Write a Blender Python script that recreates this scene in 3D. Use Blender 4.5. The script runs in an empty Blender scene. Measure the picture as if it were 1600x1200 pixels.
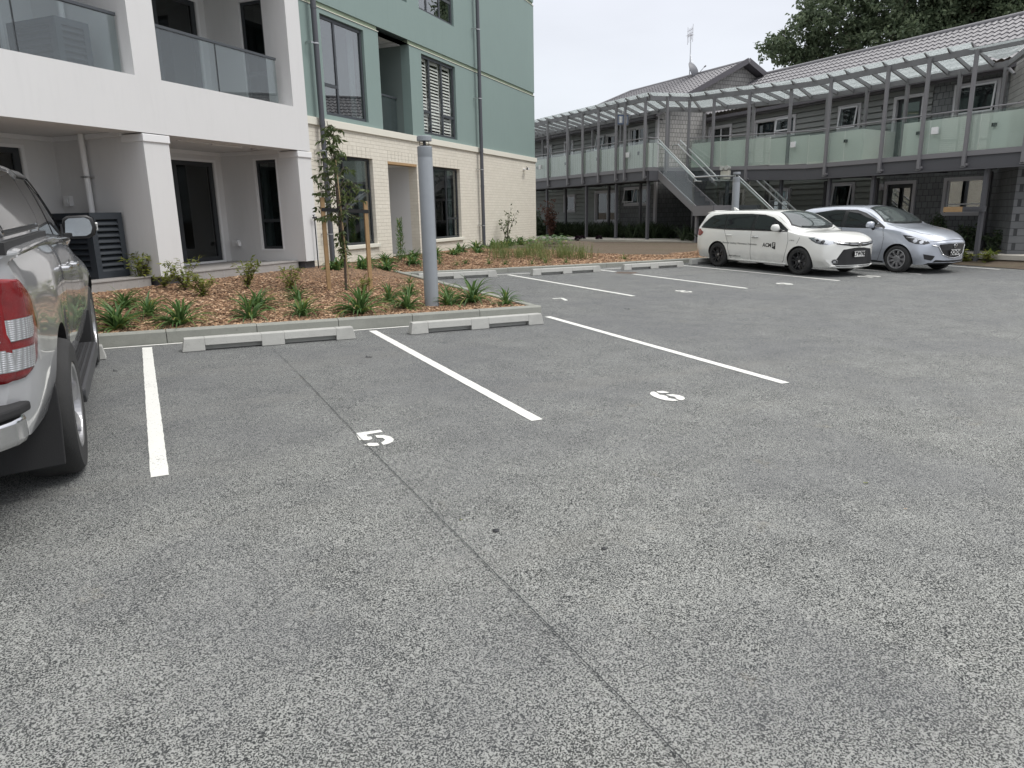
import bpy, bmesh, math, random
import numpy as np
from mathutils import Vector, Matrix
from mathutils.bvhtree import BVHTree
random.seed(7); rng = np.random.default_rng(7)
S = bpy.context.scene; C = S.collection
R = math.radians
# ---------------------------------------------------------------- camera
# world: X runs along the kerb (right), Y along the parking lines (away), Z up
cam = bpy.data.objects.new('camera', bpy.data.cameras.new('camera')); C.objects.link(cam)
cam.data.sensor_width = 36; cam.data.lens = 24.947; cam.data.clip_start = .05; cam.data.clip_end = 3000
Mr = ((0.8868894896769658, -0.12473916428249798, 0.44482263206207867),
      (-0.46156126181923574, -0.19818396507723957, 0.8646874103247362),
      (-0.019703671951348214, -0.9721950714133287, -0.23334204171401723))
m4 = Matrix([[Mr[i][0], -Mr[i][1], -Mr[i][2], 0] for i in range(3)] + [[0, 0, 0, 1]])
cam.matrix_world = Matrix.Translation((0, 0, 1.6)) @ m4
S.camera = cam
S.view_settings.view_transform = 'Standard'; S.view_settings.look = 'None'
S.view_settings.exposure = 0.34; S.view_settings.gamma = 1
try: S.cycles.max_bounces = 8; S.cycles.transparent_max_bounces = 16
except Exception: pass
# ---------------------------------------------------------------- overcast sky and veiled sun
SUN_EL, SUN_AZ = 58, 128            # azimuth in degrees clockwise from +Y (behind and right of the camera)
W = bpy.data.worlds.new('World'); S.world = W; W.use_nodes = True
nt = W.node_tree; nt.nodes.clear()
def N(t, ty, **k):
    n = t.nodes.new(ty)
    for a, v in k.items():
        if a in n.bl_rna.properties: setattr(n, a, v)
        else: n.inputs[a].default_value = v
    return n
sky = N(nt, 'ShaderNodeTexSky', sky_type='NISHITA', sun_disc=False, sun_elevation=R(SUN_EL), sun_rotation=R(SUN_AZ))
scl = N(nt, 'ShaderNodeVectorMath', operation='SCALE'); scl.inputs['Scale'].default_value = .10
tc = N(nt, 'ShaderNodeTexCoord'); sx = N(nt, 'ShaderNodeSeparateXYZ')
ramp = N(nt, 'ShaderNodeValToRGB'); cr = ramp.color_ramp
cr.elements[0].position = 0; cr.elements[0].color = (.69, .72, .765, 1)
cr.elements[1].position = 1; cr.elements[1].color = (.92, .91, .90, 1)
e = cr.elements.new(.12); e.color = (.69, .72, .765, 1)
e = cr.elements.new(.28); e.color = (.69, .71, .77, 1)
mul = N(nt, 'ShaderNodeMapRange'); mul.inputs['From Min'].default_value = .3; mul.inputs['From Max'].default_value = 1
mul.inputs['To Min'].default_value = 1.0; mul.inputs['To Max'].default_value = 1.9
no = N(nt, 'ShaderNodeTexNoise'); no.inputs['Scale'].default_value = 3.2; no.inputs['Detail'].default_value = 4; no.inputs['Roughness'].default_value = .45
mp = N(nt, 'ShaderNodeMapping'); mp.inputs['Scale'].default_value = (1, 1, 3.5)
mr = N(nt, 'ShaderNodeMapRange'); mr.inputs['From Min'].default_value = .3; mr.inputs['From Max'].default_value = .7
mr.inputs['To Min'].default_value = .93; mr.inputs['To Max'].default_value = 1.06
m1 = N(nt, 'ShaderNodeMath', operation='MULTIPLY')
v1 = N(nt, 'ShaderNodeVectorMath', operation='SCALE')
mix = N(nt, 'ShaderNodeMix', data_type='RGBA'); mix.inputs[0].default_value = .93
bg = N(nt, 'ShaderNodeBackground'); bg.inputs['Strength'].default_value = 1.0
out = N(nt, 'ShaderNodeOutputWorld'); L = nt.links.new
L(tc.outputs['Generated'], sx.inputs[0]); L(sx.outputs['Z'], ramp.inputs[0]); L(sx.outputs['Z'], mul.inputs['Value'])
L(tc.outputs['Generated'], mp.inputs[0]); L(mp.outputs[0], no.inputs['Vector']); L(no.outputs['Fac'], mr.inputs['Value'])
L(mul.outputs[0], m1.inputs[0]); L(mr.outputs[0], m1.inputs[1]); L(ramp.outputs[0], v1.inputs[0]); L(m1.outputs[0], v1.inputs['Scale'])
L(sky.outputs[0], scl.inputs[0]); L(scl.outputs[0], mix.inputs[6]); L(v1.outputs[0], mix.inputs[7])
L(mix.outputs[2], bg.inputs['Color']); L(bg.outputs[0], out.inputs[0])
sun = bpy.data.objects.new('sun', bpy.data.lights.new('sun', 'SUN')); C.objects.link(sun)
sun.data.energy = 1.5; sun.data.angle = R(20); sun.data.color = (1, .97, .93)
sd = Vector((math.sin(R(SUN_AZ))*math.cos(R(SUN_EL)), math.cos(R(SUN_AZ))*math.cos(R(SUN_EL)), math.sin(R(SUN_EL))))
sun.rotation_euler = sd.to_track_quat('Z', 'Y').to_euler(); sun.location = (0, 0, 30)
# ---------------------------------------------------------------- node material helpers
def newmat(name):
    m = bpy.data.materials.new(name); m.use_nodes = True
    return m, m.node_tree, m.node_tree.nodes['Principled BSDF']
def setp(p, **k):
    for a, v in k.items():
        a = a.replace('_', ' ')
        p.inputs[a].default_value = v
def mixc(t, fac, a, b, blend='MIX'):
    n = N(t, 'ShaderNodeMix', data_type='RGBA', blend_type=blend)
    for i, v in ((0, fac), (6, a), (7, b)):
        if hasattr(v, 'is_linked') or hasattr(v, 'links'): t.links.new(v, n.inputs[i])
        else: n.inputs[i].default_value = v if i == 0 else (*v, 1) if len(v) == 3 else v
    return n.outputs[2]
def noise(t, vec, scale, detail=3, rough=.5):
    n = N(t, 'ShaderNodeTexNoise'); n.inputs['Scale'].default_value = scale; n.inputs['Detail'].default_value = detail
    n.inputs['Roughness'].default_value = rough
    t.links.new(vec, n.inputs['Vector']); return n.outputs['Fac']
def rng_(t, v, a, b, c=0, d=1, smooth=False):
    n = N(t, 'ShaderNodeMapRange'); n.interpolation_type = 'SMOOTHSTEP' if smooth else 'LINEAR'
    for k, x in zip(('From Min', 'From Max', 'To Min', 'To Max'), (a, b, c, d)): n.inputs[k].default_value = x
    t.links.new(v, n.inputs['Value']); return n.outputs[0]
def bump(t, p, h, dist=.01, strength=.6, prev=None):
    b = N(t, 'ShaderNodeBump'); b.inputs['Distance'].default_value = dist; b.inputs['Strength'].default_value = strength
    t.links.new(h, b.inputs['Height'])
    if prev is not None: t.links.new(prev, b.inputs['Normal'])
    if p is not None: t.links.new(b.outputs[0], p.inputs['Normal'])
    return b.outputs[0]
def coord(t, kind='Object', scale=None, rot=None):
    c = N(t, 'ShaderNodeTexCoord').outputs[kind]
    if scale or rot:
        m = N(t, 'ShaderNodeMapping')
        if scale: m.inputs['Scale'].default_value = scale
        if rot: m.inputs['Rotation'].default_value = rot
        t.links.new(c, m.inputs[0]); c = m.outputs[0]
    return c
def plain(name, col, rough=.6, metal=0, var=.06, vs=2.0, bmp=0, bs=40, coat=0, spec=.5, dirt=0, streak=False):
    m, t, p = newmat(name); c = coord(t)
    setp(p, Roughness=rough, Metallic=metal, Coat_Weight=coat, Specular_IOR_Level=spec)
    if coat: setp(p, Coat_Roughness=.04)
    lo = tuple(x*(1-var) for x in col); hi = tuple(min(1, x*(1+var)) for x in col)
    o = mixc(t, noise(t, c, vs, 5, .6), lo, hi)
    if dirt:
        c2 = coord(t, scale=(3, 3, .35)) if streak else c
        f = rng_(t, noise(t, c2, 3.0, 6, .65), .5, .78, 0, dirt)
        o = mixc(t, f, o, tuple(x*.62 for x in col))
    t.links.new(o, p.inputs['Base Color'])
    if bmp: bump(t, p, noise(t, c, bs, 4, .6), .004, bmp)
    return m
def glass(name, tint=(.8, .9, .87), alpha=.5, ior=1.5, rough=.0, body=None, bodyw=0.0, refl=(1, 1, 1), trans=False):
    m, t, p = newmat(name); t.nodes.remove(p)
    o = t.nodes['Material Output']
    tr = N(t, 'ShaderNodeBsdfTransparent'); tr.inputs[0].default_value = (*tint, 1)
    gl = N(t, 'ShaderNodeBsdfGlossy'); gl.inputs['Roughness'].default_value = rough; gl.inputs[0].default_value = (*refl, 1)
    lw = N(t, 'ShaderNodeLayerWeight'); lw.inputs['Blend'].default_value = .5
    pw = N(t, 'ShaderNodeMath', operation='POWER'); t.links.new(lw.outputs['Facing'], pw.inputs[0]); pw.inputs[1].default_value = 4.5
    fa = rng_(t, pw.outputs[0], 0, 1, alpha, 1)
    base = tr.outputs[0]
    if bodyw:
        df = N(t, 'ShaderNodeBsdfTranslucent' if trans else 'ShaderNodeBsdfDiffuse'); df.inputs[0].default_value = (*body, 1)
        mb = N(t, 'ShaderNodeMixShader'); mb.inputs[0].default_value = bodyw
        t.links.new(base, mb.inputs[1]); t.links.new(df.outputs[0], mb.inputs[2]); base = mb.outputs[0]
    ms = N(t, 'ShaderNodeMixShader'); t.links.new(fa, ms.inputs[0]); t.links.new(base, ms.inputs[1]); t.links.new(gl.outputs[0], ms.inputs[2])
    t.links.new(ms.outputs[0], o.inputs[0]); return m
# ---------------------------------------------------------------- materials
MT = {}
def asphalt_mat():
    m, t, p = newmat('asphalt'); c = coord(t)
    # coarse stone mastic: rounded pale stone tops with dark gaps between them
    wn = N(t, 'ShaderNodeTexNoise'); wn.inputs['Scale'].default_value = 60; wn.inputs['Detail'].default_value = 2
    t.links.new(c, wn.inputs['Vector'])
    w = N(t, 'ShaderNodeVectorMath', operation='MULTIPLY_ADD'); w.inputs[1].default_value = (.012, .012, .012)
    t.links.new(wn.outputs['Color'], w.inputs[0]); t.links.new(c, w.inputs[2]); cw = w.outputs[0]
    n1 = noise(t, cw, 152, 2.0, .6)
    n2 = noise(t, c, 260, 2, .5)
    big = noise(t, c, .55, 5, .62); mid = noise(t, c, 2.6, 5, .6); big2 = noise(t, coord(t, scale=(.25, 1.3, 1)), .8, 4, .6)
    # dark void pattern; its share wanders a little over the yard
    a = N(t, 'ShaderNodeMath', operation='ADD'); t.links.new(n1, a.inputs[0]); t.links.new(rng_(t, n2, 0, 1, -.09, .09), a.inputs[1])
    a2 = N(t, 'ShaderNodeMath', operation='ADD'); t.links.new(a.outputs[0], a2.inputs[0]); t.links.new(rng_(t, mid, .3, .7, -.03, .02), a2.inputs[1])
    stone = rng_(t, a2.outputs[0], .465, .515, 0, 1, True)
    sc = mixc(t, n2, (.25, .256, .242), (.42, .426, .402))
    vo = N(t, 'ShaderNodeTexVoronoi'); vo.inputs['Scale'].default_value = 120; t.links.new(cw, vo.inputs['Vector'])
    sv = N(t, 'ShaderNodeSeparateXYZ'); t.links.new(vo.outputs['Color'], sv.inputs[0])
    sc = mixc(t, rng_(t, sv.outputs[0], .55, 1, 0, .6), sc, (.16, .165, .155))
    col = mixc(t, stone, (.018, .020, .020), sc)
    # coarser grain that still reads further off
    gr = noise(t, coord(t, scale=(1, .8, 1)), 34, 3, .75)
    col = mixc(t, rng_(t, gr, .50, .70, 0, .38), col, (.06, .064, .065)); col = mixc(t, rng_(t, gr, .48, .28, 0, .35), col, (.36, .365, .335))
    # broad weathering
    col = mixc(t, rng_(t, big, .38, .66, 0, .42, True), col, (.115, .118, .124))
    col = mixc(t, rng_(t, big2, .52, .72, 0, .30, True), col, (.235, .228, .205))
    col = mixc(t, rng_(t, noise(t, c, 1.3, 4, .7), .60, .78, 0, .22, True), col, (.07, .072, .078))
    col = mixc(t, rng_(t, noise(t, c, 2.1, 5, .7), .62, .76, 0, .30, True), col, (.27, .235, .16))
    col = mixc(t, rng_(t, noise(t, coord(t, rot=(0, 0, .4)), 3.7, 3, .5), .70, .78, 0, .5, True), col, (.05, .052, .055))
    sp = N(t, 'ShaderNodeSeparateXYZ'); t.links.new(c, sp.inputs[0])     # bays are less worn than the aisle
    wv = N(t, 'ShaderNodeMath', operation='MULTIPLY_ADD'); t.links.new(noise(t, c, .9, 4, .6), wv.inputs[0]); wv.inputs[1].default_value = 2.2; t.links.new(sp.outputs[1], wv.inputs[2])
    col = mixc(t, rng_(t, wv.outputs[0], 4.2, 8.2, 0, .30, True), col, (.095, .10, .108))
    t.links.new(col, p.inputs['Base Color'])
    t.links.new(rng_(t, stone, 0, 1, .95, .72), p.inputs['Roughness']); setp(p, Specular_IOR_Level=.35)
    bump(t, p, a2.outputs[0], .012, .55)
    return m
MT['asphalt'] = asphalt_mat()
def paint_mat():
    m, t, p = newmat('line_paint'); c = coord(t)
    n1 = noise(t, c, 75, 3, .6); n3 = noise(t, c, 3, 4, .6)
    a = N(t, 'ShaderNodeMath', operation='ADD'); t.links.new(n1, a.inputs[0]); t.links.new(rng_(t, n3, .3, .7, -.07, .07), a.inputs[1])
    col = mixc(t, rng_(t, a.outputs[0], .30, .40, 1, 0, True), (.72, .72, .68), (.30, .30, .28))
    col = mixc(t, rng_(t, noise(t, c, 9, 4, .6), .5, .8, 0, .25), col, (.55, .54, .5))
    t.links.new(col, p.inputs['Base Color']); setp(p, Roughness=.6); bump(t, p, n1, .006, .35); return m
MT['paint'] = paint_mat()
def concrete_mat(name, col, dark=.75):
    m, t, p = newmat(name); c = coord(t)
    o = mixc(t, noise(t, c, 6, 6, .65), tuple(x*.86 for x in col), tuple(x*1.1 for x in col))
    o = mixc(t, rng_(t, noise(t, c, 11, 5, .75), .58, .74, 0, .45), o, tuple(x*.45 for x in col))
    o = mixc(t, rng_(t, noise(t, c, 1.7, 5, .7), .5, .75, 0, .7), o, tuple(x*dark for x in col))
    o = mixc(t, rng_(t, noise(t, c, 90, 3, .6), .62, .74, 0, .8), o, tuple(x*.5 for x in col))
    t.links.new(o, p.inputs['Base Color']); setp(p, Roughness=.85)
    bump(t, p, noise(t, c, 55, 4, .65), .005, .5); return m
MT['kerb'] = concrete_mat('kerb_concrete', (.275, .28, .25)); MT['stop'] = concrete_mat('precast_concrete', (.42, .42, .395)); MT['path'] = concrete_mat('path_concrete', (.42, .40, .35))
MT['deckc'] = concrete_mat('deck_tile', (.33, .315, .30), .85)
def mulch_mat():
    m, t, p = newmat('mulch'); c = coord(t)
    vo = N(t, 'ShaderNodeTexVoronoi'); vo.inputs['Scale'].default_value = 42; vo.inputs['Randomness'].default_value = 1
    mpg = coord(t, scale=(1, .55, 1)); t.links.new(mpg, vo.inputs['Vector'])
    sv = N(t, 'ShaderNodeSeparateXYZ'); t.links.new(vo.outputs['Color'], sv.inputs[0])
    col = mixc(t, sv.outputs[0], (.08, .046, .028), (.33, .20, .115))
    col = mixc(t, rng_(t, sv.outputs[1], .75, 1, 0, 1), col, (.42, .27, .16))
    col = mixc(t, rng_(t, vo.outputs['Distance'], .45, .9, 0, .85), col, (.03, .017, .011))
    t.links.new(col, p.inputs['Base Color']); setp(p, Roughness=.9)
    inv = rng_(t, vo.outputs['Distance'], 0, 1, 1, 0); bump(t, p, inv, .02, .8); return m
MT['mulch'] = mulch_mat()
def soil_mat():
    m, t, p = newmat('dry_grass_soil'); c = coord(t)
    col = mixc(t, noise(t, c, 14, 6, .75), (.055, .042, .030), (.165, .125, .088))
    col = mixc(t, rng_(t, noise(t, c, 1.2, 4, .6), .5, .7, 0, .5), col, (.095, .088, .048))
    t.links.new(col, p.inputs['Base Color']); setp(p, Roughness=.95); bump(t, p, noise(t, c, 45, 5, .7), .02, .8); return m
MT['soil'] = soil_mat()
def brick_mat(name, c1, c2, mortar, bw=.242, rh=.0852, ms=.011, off=.5, rot=None, bmpd=.006, smooth=.1, var=.12):
    m, t, p = newmat(name); c = coord(t)
    sp = N(t, 'ShaderNodeSeparateXYZ'); t.links.new(c, sp.inputs[0])
    ad = N(t, 'ShaderNodeMath', operation='ADD'); t.links.new(sp.outputs[0], ad.inputs[0]); t.links.new(sp.outputs[1], ad.inputs[1])
    cb = N(t, 'ShaderNodeCombineXYZ'); t.links.new(ad.outputs[0], cb.inputs[0]); t.links.new(sp.outputs[2], cb.inputs[1])
    b = N(t, 'ShaderNodeTexBrick'); t.links.new(cb.outputs[0], b.inputs['Vector'])
    b.offset = off; b.inputs['Scale'].default_value = 1; b.inputs['Brick Width'].default_value = bw; b.inputs['Row Height'].default_value = rh
    b.inputs['Mortar Size'].default_value = ms/2; b.inputs['Mortar Smooth'].default_value = smooth
    b.inputs['Color1'].default_value = (*c1, 1); b.inputs['Color2'].default_value = (*c2, 1); b.inputs['Mortar'].default_value = (*mortar, 1)
    nz = noise(t, c, 5, 5, .65)
    o = mixc(t, rng_(t, nz, .35, .8, 0, .5), b.outputs[0], tuple(x*(1-var*1.6) for x in c1))
    t.links.new(o, p.inputs['Base Color']); setp(p, Roughness=.85)
    h = N(t, 'ShaderNodeMath', operation='MULTIPLY_ADD'); t.links.new(b.outputs['Fac'], h.inputs[0]); h.inputs[1].default_value = -1
    t.links.new(rng_(t, noise(t, c, 35, 4, .6), 0, 1, 0, .35), h.inputs[2])
    bump(t, p, h.outputs[0], bmpd, .8); return m
MT['brick'] = brick_mat('cream_brick', (.70, .66, .57), (.655, .615, .525), (.56, .52, .44))
MT['shingle_d'] = brick_mat('dark_shingle', (.125, .13, .135), (.17, .175, .18), (.035, .037, .04), bw=.19, rh=.19, ms=.014, off=.43, bmpd=.02)
MT['shingle_l'] = brick_mat('pale_shingle', (.40, .39, .375), (.32, .315, .305), (.08, .08, .08), bw=.15, rh=.17, ms=.016, off=.41, bmpd=.02)
MT['white'] = plain('white_render', (.63, .627, .622), .75, var=.03, vs=1.2, bmp=.15, bs=90, dirt=.10, streak=True)
MT['white_trim'] = plain('white_trim', (.72, .72, .72), .6, var=.02)
MT['green'] = plain('green_render', (.210, .280, .262), .7, var=.06, vs=.6, bmp=.15, bs=80, dirt=.12, streak=True)
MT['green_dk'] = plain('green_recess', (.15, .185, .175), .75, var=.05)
MT['green_ol'] = plain('olive_joint', (.26, .31, .215), .6, var=.05)
MT['cream'] = plain('cream_band', (.68, .66, .575), .7, var=.03)
MT['alu'] = plain('charcoal_frame', (.030, .034, .038), .42, var=.03, spec=.5)
MT['alu2'] = plain('slate_frame', (.055, .062, .07), .42, var=.03)
MT['pipe'] = plain('grey_downpipe', (.075, .078, .09), .4, var=.04)
MT['steel'] = plain('brushed_steel', (.55, .55, .55), .3, metal=1, var=.03)
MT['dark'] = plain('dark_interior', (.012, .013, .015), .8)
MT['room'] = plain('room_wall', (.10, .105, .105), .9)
MT['curtain'] = plain('curtain', (.50, .52, .52), .9)
MT['slat'] = plain('white_shutter', (.74, .74, .72), .45, var=.02)
MT['screen'] = plain('charcoal_louvre', (.028, .034, .042), .5, var=.05)
MT['bollard'] = plain('bollard_grey', (.25, .27, .29), .45, var=.04, dirt=.25)
MT['timber'] = plain('raw_timber', (.36, .235, .12), .8, var=.3, vs=9, bmp=.4, bs=50)
MT['black'] = plain('black_plastic', (.015, .016, .018), .5)
MT['blackr'] = plain('black_rubber', (.018, .018, .019), .8, bmp=.2, bs=120)
MT['walk'] = plain('walkway_steel', (.185, .180, .188), .45, var=.06)
MT['beam'] = plain('walkway_beam', (.080, .080, .088), .5, var=.06)
MT['parapet'] = plain('parapet_board', (.62, .64, .60), .7, var=.05)
MT['weather'] = plain('weatherboard', (.195, .20, .197), .7, var=.10, vs=4)
MT['weather2'] = plain('weatherboard_shaded', (.21, .225, .21), .7, var=.10, vs=4)
MT['trim'] = plain('window_trim', (.42, .41, .43), .6, var=.06)
MT['sash'] = plain('window_sash', (.55, .55, .57), .5, var=.03)
MT['rooftile'] = plain('roof_tile', (.185, .18, .19), .5, var=.15, vs=3, bmp=.2, bs=60)
MT['fascia'] = plain('roof_fascia', (.085, .08, .09), .55)
MT['glass'] = glass('window_glass', (.62, .67, .67), .20)
MT['glass_clear'] = glass('clear_glass', (.96, .97, .96), .05)
MT['glass_dim'] = glass('dark_door_glass', (.5, .55, .55), .06)
MT['glass_bal'] = glass('balustrade_glass', (.76, .81, .815), .07, body=(.5, .54, .56), bodyw=.04)
MT['glass_walk'] = glass('walkway_glass', (.91, .94, .925), .06, body=(.35, .42, .38), bodyw=.03)
MT['glass_roof'] = glass('canopy_glass', (.93, .955, .95), .05, body=(.7, .75, .75), bodyw=.30, trans=True)
MT['glass_stair'] = glass('stair_glass', (.94, .965, .96), .03)
# ---------------------------------------------------------------- mesh helpers
class MB:
    def __init__(s): s.v = []; s.f = []; s.mi = []; s.m = 0
    def add(s, vs, fs):
        o = len(s.v); s.v += [tuple(map(float, v)) for v in vs]; s.f += [tuple(o+i for i in f) for f in fs]; s.mi += [s.m]*len(fs); return s
    def box(s, x0, x1, y0, y1, z0, z1):
        return s.add([(x, y, z) for x in (x0, x1) for y in (y0, y1) for z in (z0, z1)],
                     [(0, 1, 3, 2), (4, 6, 7, 5), (0, 4, 5, 1), (2, 3, 7, 6), (0, 2, 6, 4), (1, 5, 7, 3)])
    def obox(s, p, q, w, h, up=(0, 0, 1)):     # bar from p to q, width w, height h
        p = Vector(p); q = Vector(q); d = (q-p).normalized(); u = Vector(up)
        if abs(d.dot(u)) > .99: u = Vector((1, 0, 0))
        sd = d.cross(u).normalized(); u = sd.cross(d).normalized(); vs = []
        for b in (p, q):
            for i, j in ((-1, -1), (1, -1), (1, 1), (-1, 1)): vs.append(b + sd*(w/2*i) + u*(h/2*j))
        return s.add(vs, [(0, 3, 2, 1), (4, 5, 6, 7), (0, 1, 5, 4), (1, 2, 6, 5), (2, 3, 7, 6), (3, 0, 4, 7)])
    def tube(s, pts, r, n=10, cap=True):
        pts = [Vector(p) for p in pts]; rs = r if hasattr(r, '__len__') else [r]*len(pts); rings = []; base = len(s.v)
        prev = None
        for i, p in enumerate(pts):
            d = (pts[min(i+1, len(pts)-1)] - pts[max(i-1, 0)]).normalized()
            if prev is None:
                u = Vector((0, 0, 1)) if abs(d.z) < .9 else Vector((1, 0, 0)); a = d.cross(u).normalized()
            else: a = (prev - d*prev.dot(d)).normalized()
            prev = a; b = d.cross(a)
            s.v += [tuple(p + (a*math.cos(2*math.pi*k/n) + b*math.sin(2*math.pi*k/n))*rs[i]) for k in range(n)]
        for i in range(len(pts)-1):
            for k in range(n):
                a0 = base+i*n+k; a1 = base+i*n+(k+1) % n; s.f.append((a0, a1, a1+n, a0+n)); s.mi.append(s.m)
        if cap:
            s.f.append(tuple(base+k for k in range(n))[::-1]); s.mi.append(s.m)
            s.f.append(tuple(base+(len(pts)-1)*n+k for k in range(n))); s.mi.append(s.m)
        return s
    def lathe(s, prof, c=(0, 0, 0), n=32, axis='z', close=False):
        base = len(s.v); m = len(prof)
        for k in range(n):
            a = 2*math.pi*k/n; ca, sa = math.cos(a), math.sin(a)
            for r, h in prof:
                if axis == 'z': v = (r*ca, r*sa, h)
                elif axis == 'y': v = (r*ca, h, r*sa)
                else: v = (h, r*ca, r*sa)
                s.v.append((c[0]+v[0], c[1]+v[1], c[2]+v[2]))
        for k in range(n):
            for i in range(m-1 + (1 if close else 0)):
                j = (i+1) % m
                s.f.append((base+k*m+i, base+((k+1) % n)*m+i, base+((k+1) % n)*m+j, base+k*m+j)); s.mi.append(s.m)
        return s
    def prism(s, poly, z0, z1, plane='xy'):    # extruded polygon; plane tells which two coords poly gives
        n = len(poly)
        def P(a, b, c): return (a, b, c) if plane == 'xy' else (a, c, b) if plane == 'xz' else (c, a, b)
        vs = [P(a, b, z0) for a, b in poly] + [P(a, b, z1) for a, b in poly]
        fs = [tuple(range(n))[::-1], tuple(range(n, 2*n))] + [(i, (i+1) % n, n+(i+1) % n, n+i) for i in range(n)]
        return s.add(vs, fs)
    def quad(s, a, b, c, d): return s.add([a, b, c, d], [(0, 1, 2, 3)])
    def sheet(s, poly, zf, off=0, step=None):   # flat polygon draped on zf
        return s.add([(x, y, zf(x, y)+off) for x, y in poly], [tuple(range(len(poly)))])
def mesh_obj(name, verts, faces, mats, mi=None, parent=None, smooth=False, bevel=0, loc=None):
    me = bpy.data.meshes.new(name); me.from_pydata(verts, [], faces)
    for m in (mats if isinstance(mats, (list, tuple)) else [mats]): me.materials.append(MT[m] if isinstance(m, str) else m)
    if mi is not None and len(me.polygons) == len(mi): me.polygons.foreach_set('material_index', mi)
    bm = bmesh.new(); bm.from_mesh(me); bmesh.ops.recalc_face_normals(bm, faces=bm.faces); bm.to_mesh(me); bm.free()
    if smooth: me.polygons.foreach_set('use_smooth', [True]*len(me.polygons))
    o = bpy.data.objects.new(name, me); C.objects.link(o)
    if parent: o.parent = parent
    if loc: o.location = loc
    if smooth:
        try: me.set_sharp_from_angle(angle=R(38))
        except Exception: pass
    if bevel:
        b = o.modifiers.new('bevel', 'BEVEL'); b.width = bevel; b.segments = 2; b.limit_method = 'ANGLE'; b.angle_limit = R(40)
    return o
def obj(name, mb, mat, parent=None, smooth=False, bevel=0, org=None):
    """link a mesh; org (world/frame point) becomes its origin so local coords stay small"""
    vs = mb.v
    if org is not None: vs = [(x-org[0], y-org[1], z-org[2]) for x, y, z in vs]
    return mesh_obj(name, vs, mb.f, mat, mb.mi, parent, smooth, bevel, org if parent is None else None)
def tag(o, label, cat, group=None, kind=None):
    if label: o['label'] = label
    if cat: o['category'] = cat
    if group: o['group'] = group
    if kind: o['kind'] = kind
    return o
def thing(name, label, cat, loc=(0, 0, 0), rz=0, group=None):
    o = bpy.data.objects.new(name, None); C.objects.link(o); o.empty_display_size = .2
    o.location = loc; o.rotation_euler = (0, 0, rz); return tag(o, label, cat, group)
def struct(name, mb, mat, **k):
    o = obj(name, mb, mat, **k); o['kind'] = 'structure'; return o
def copy_tree(o, parent=None):
    c = o.copy(); C.objects.link(c); c.parent = parent
    for ch in list(o.children): copy_tree(ch, c)
    return c
def text_mesh(txt, size, font_bold=0.0, ext=0.001, align='CENTER', sx=1.0, shear=0):
    cu = bpy.data.curves.new('t', 'FONT'); cu.body = txt; cu.size = size; cu.extrude = ext; cu.align_x = align; cu.align_y = 'CENTER'
    cu.offset = font_bold; cu.shear = shear; cu.resolution_u = 3
    o = bpy.data.objects.new('t', cu); C.objects.link(o)
    dg = bpy.context.evaluated_depsgraph_get(); me = o.evaluated_get(dg).to_mesh()
    vs = [(v.co.x*sx, v.co.y, v.co.z) for v in me.vertices]; fs = [tuple(p.vertices) for p in me.polygons]
    o.evaluated_get(dg).to_mesh_clear(); bpy.data.objects.remove(o); bpy.data.curves.remove(cu)
    return vs, fs
# ---------------------------------------------------------------- ground shape
def G(b, a):
    w = 1.2; t = (b-7.5)/w
    sp = w*(math.log1p(math.exp(-abs(t))) + max(t, 0))
    return .01942*max(min(a, 40), -30) - .01895*max(b, -25) + .0140*sp
PHI = math.atan2(.6529, .75744)
dC = Vector((.75744, .65290, 0)); dQ = Vector((-.65290, .75744, 0))
def SQ(s, q, z=0): return Vector((s*dC.x + q*dQ.x, s*dC.y + q*dQ.y, z))
def toSQ(b, a): return (b*dC.x + a*dC.y, b*dQ.x + a*dQ.y)
def smst(t): t = max(0, min(1, t)); return t*t*(3-2*t)
KN, KR, KF = 9.30, 5.31, 15.95      # near kerb face (Y), planter end kerb (X), far kerb face (Y)
def ZM(b, a):
    """mulch / garden surface"""
    s, q = toSQ(b, a)
    df = max(.0, 9.3 - q) if s < 26.6 else 50
    dw = max(.0, 17.2 - b) if a > 15.5 else 50
    d2 = min(df, dw)
    if a < KF: dk = min(a-KN, max(.05, KR-b)) if b < KR else .05
    else: dk = min(a-KN, 50) if b < KR - .5 else (a-KF)*1.0 + max(0, (KR-b))
    dk = max(0, dk)
    base = G(b, a) + .125 if a < KF or b < KR else G(b, KF) + .10
    top = .60 if df <= dw else .50
    t = dk/(dk+d2+.001)
    return base + (max(top, base) - base)*smst(t*.92) + .012*math.sin(b*5.1+a*3.3)*min(1, dk)*min(1, d2)
# ================================================================ GROUND
def grid(x0, x1, y0, y1, nx, ny, zf, keep=None):
    mb = MB(); ids = {}
    for i in range(nx+1):
        for j in range(ny+1):
            x = x0+(x1-x0)*i/nx; y = y0+(y1-y0)*j/ny
            ids[i, j] = len(mb.v); mb.v.append((x, y, zf(x, y)))
    for i in range(nx):
        for j in range(ny):
            x = x0+(x1-x0)*(i+.5)/nx; y = y0+(y1-y0)*(j+.5)/ny
            if keep is None or keep(x, y): mb.f.append((ids[i, j], ids[i+1, j], ids[i+1, j+1], ids[i, j+1])); mb.mi.append(0)
    return mb
far = MB(); 
struct('ground', grid(-1500, 1500, -1500, 1500, 60, 60, lambda x, y: -.75 if abs(x) < 75 and abs(y) < 75 else -.9), 'soil')
struct('car_park', grid(-40, 60, -40, 60, 200, 200, lambda x, y: G(x, y)), 'asphalt')
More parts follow.
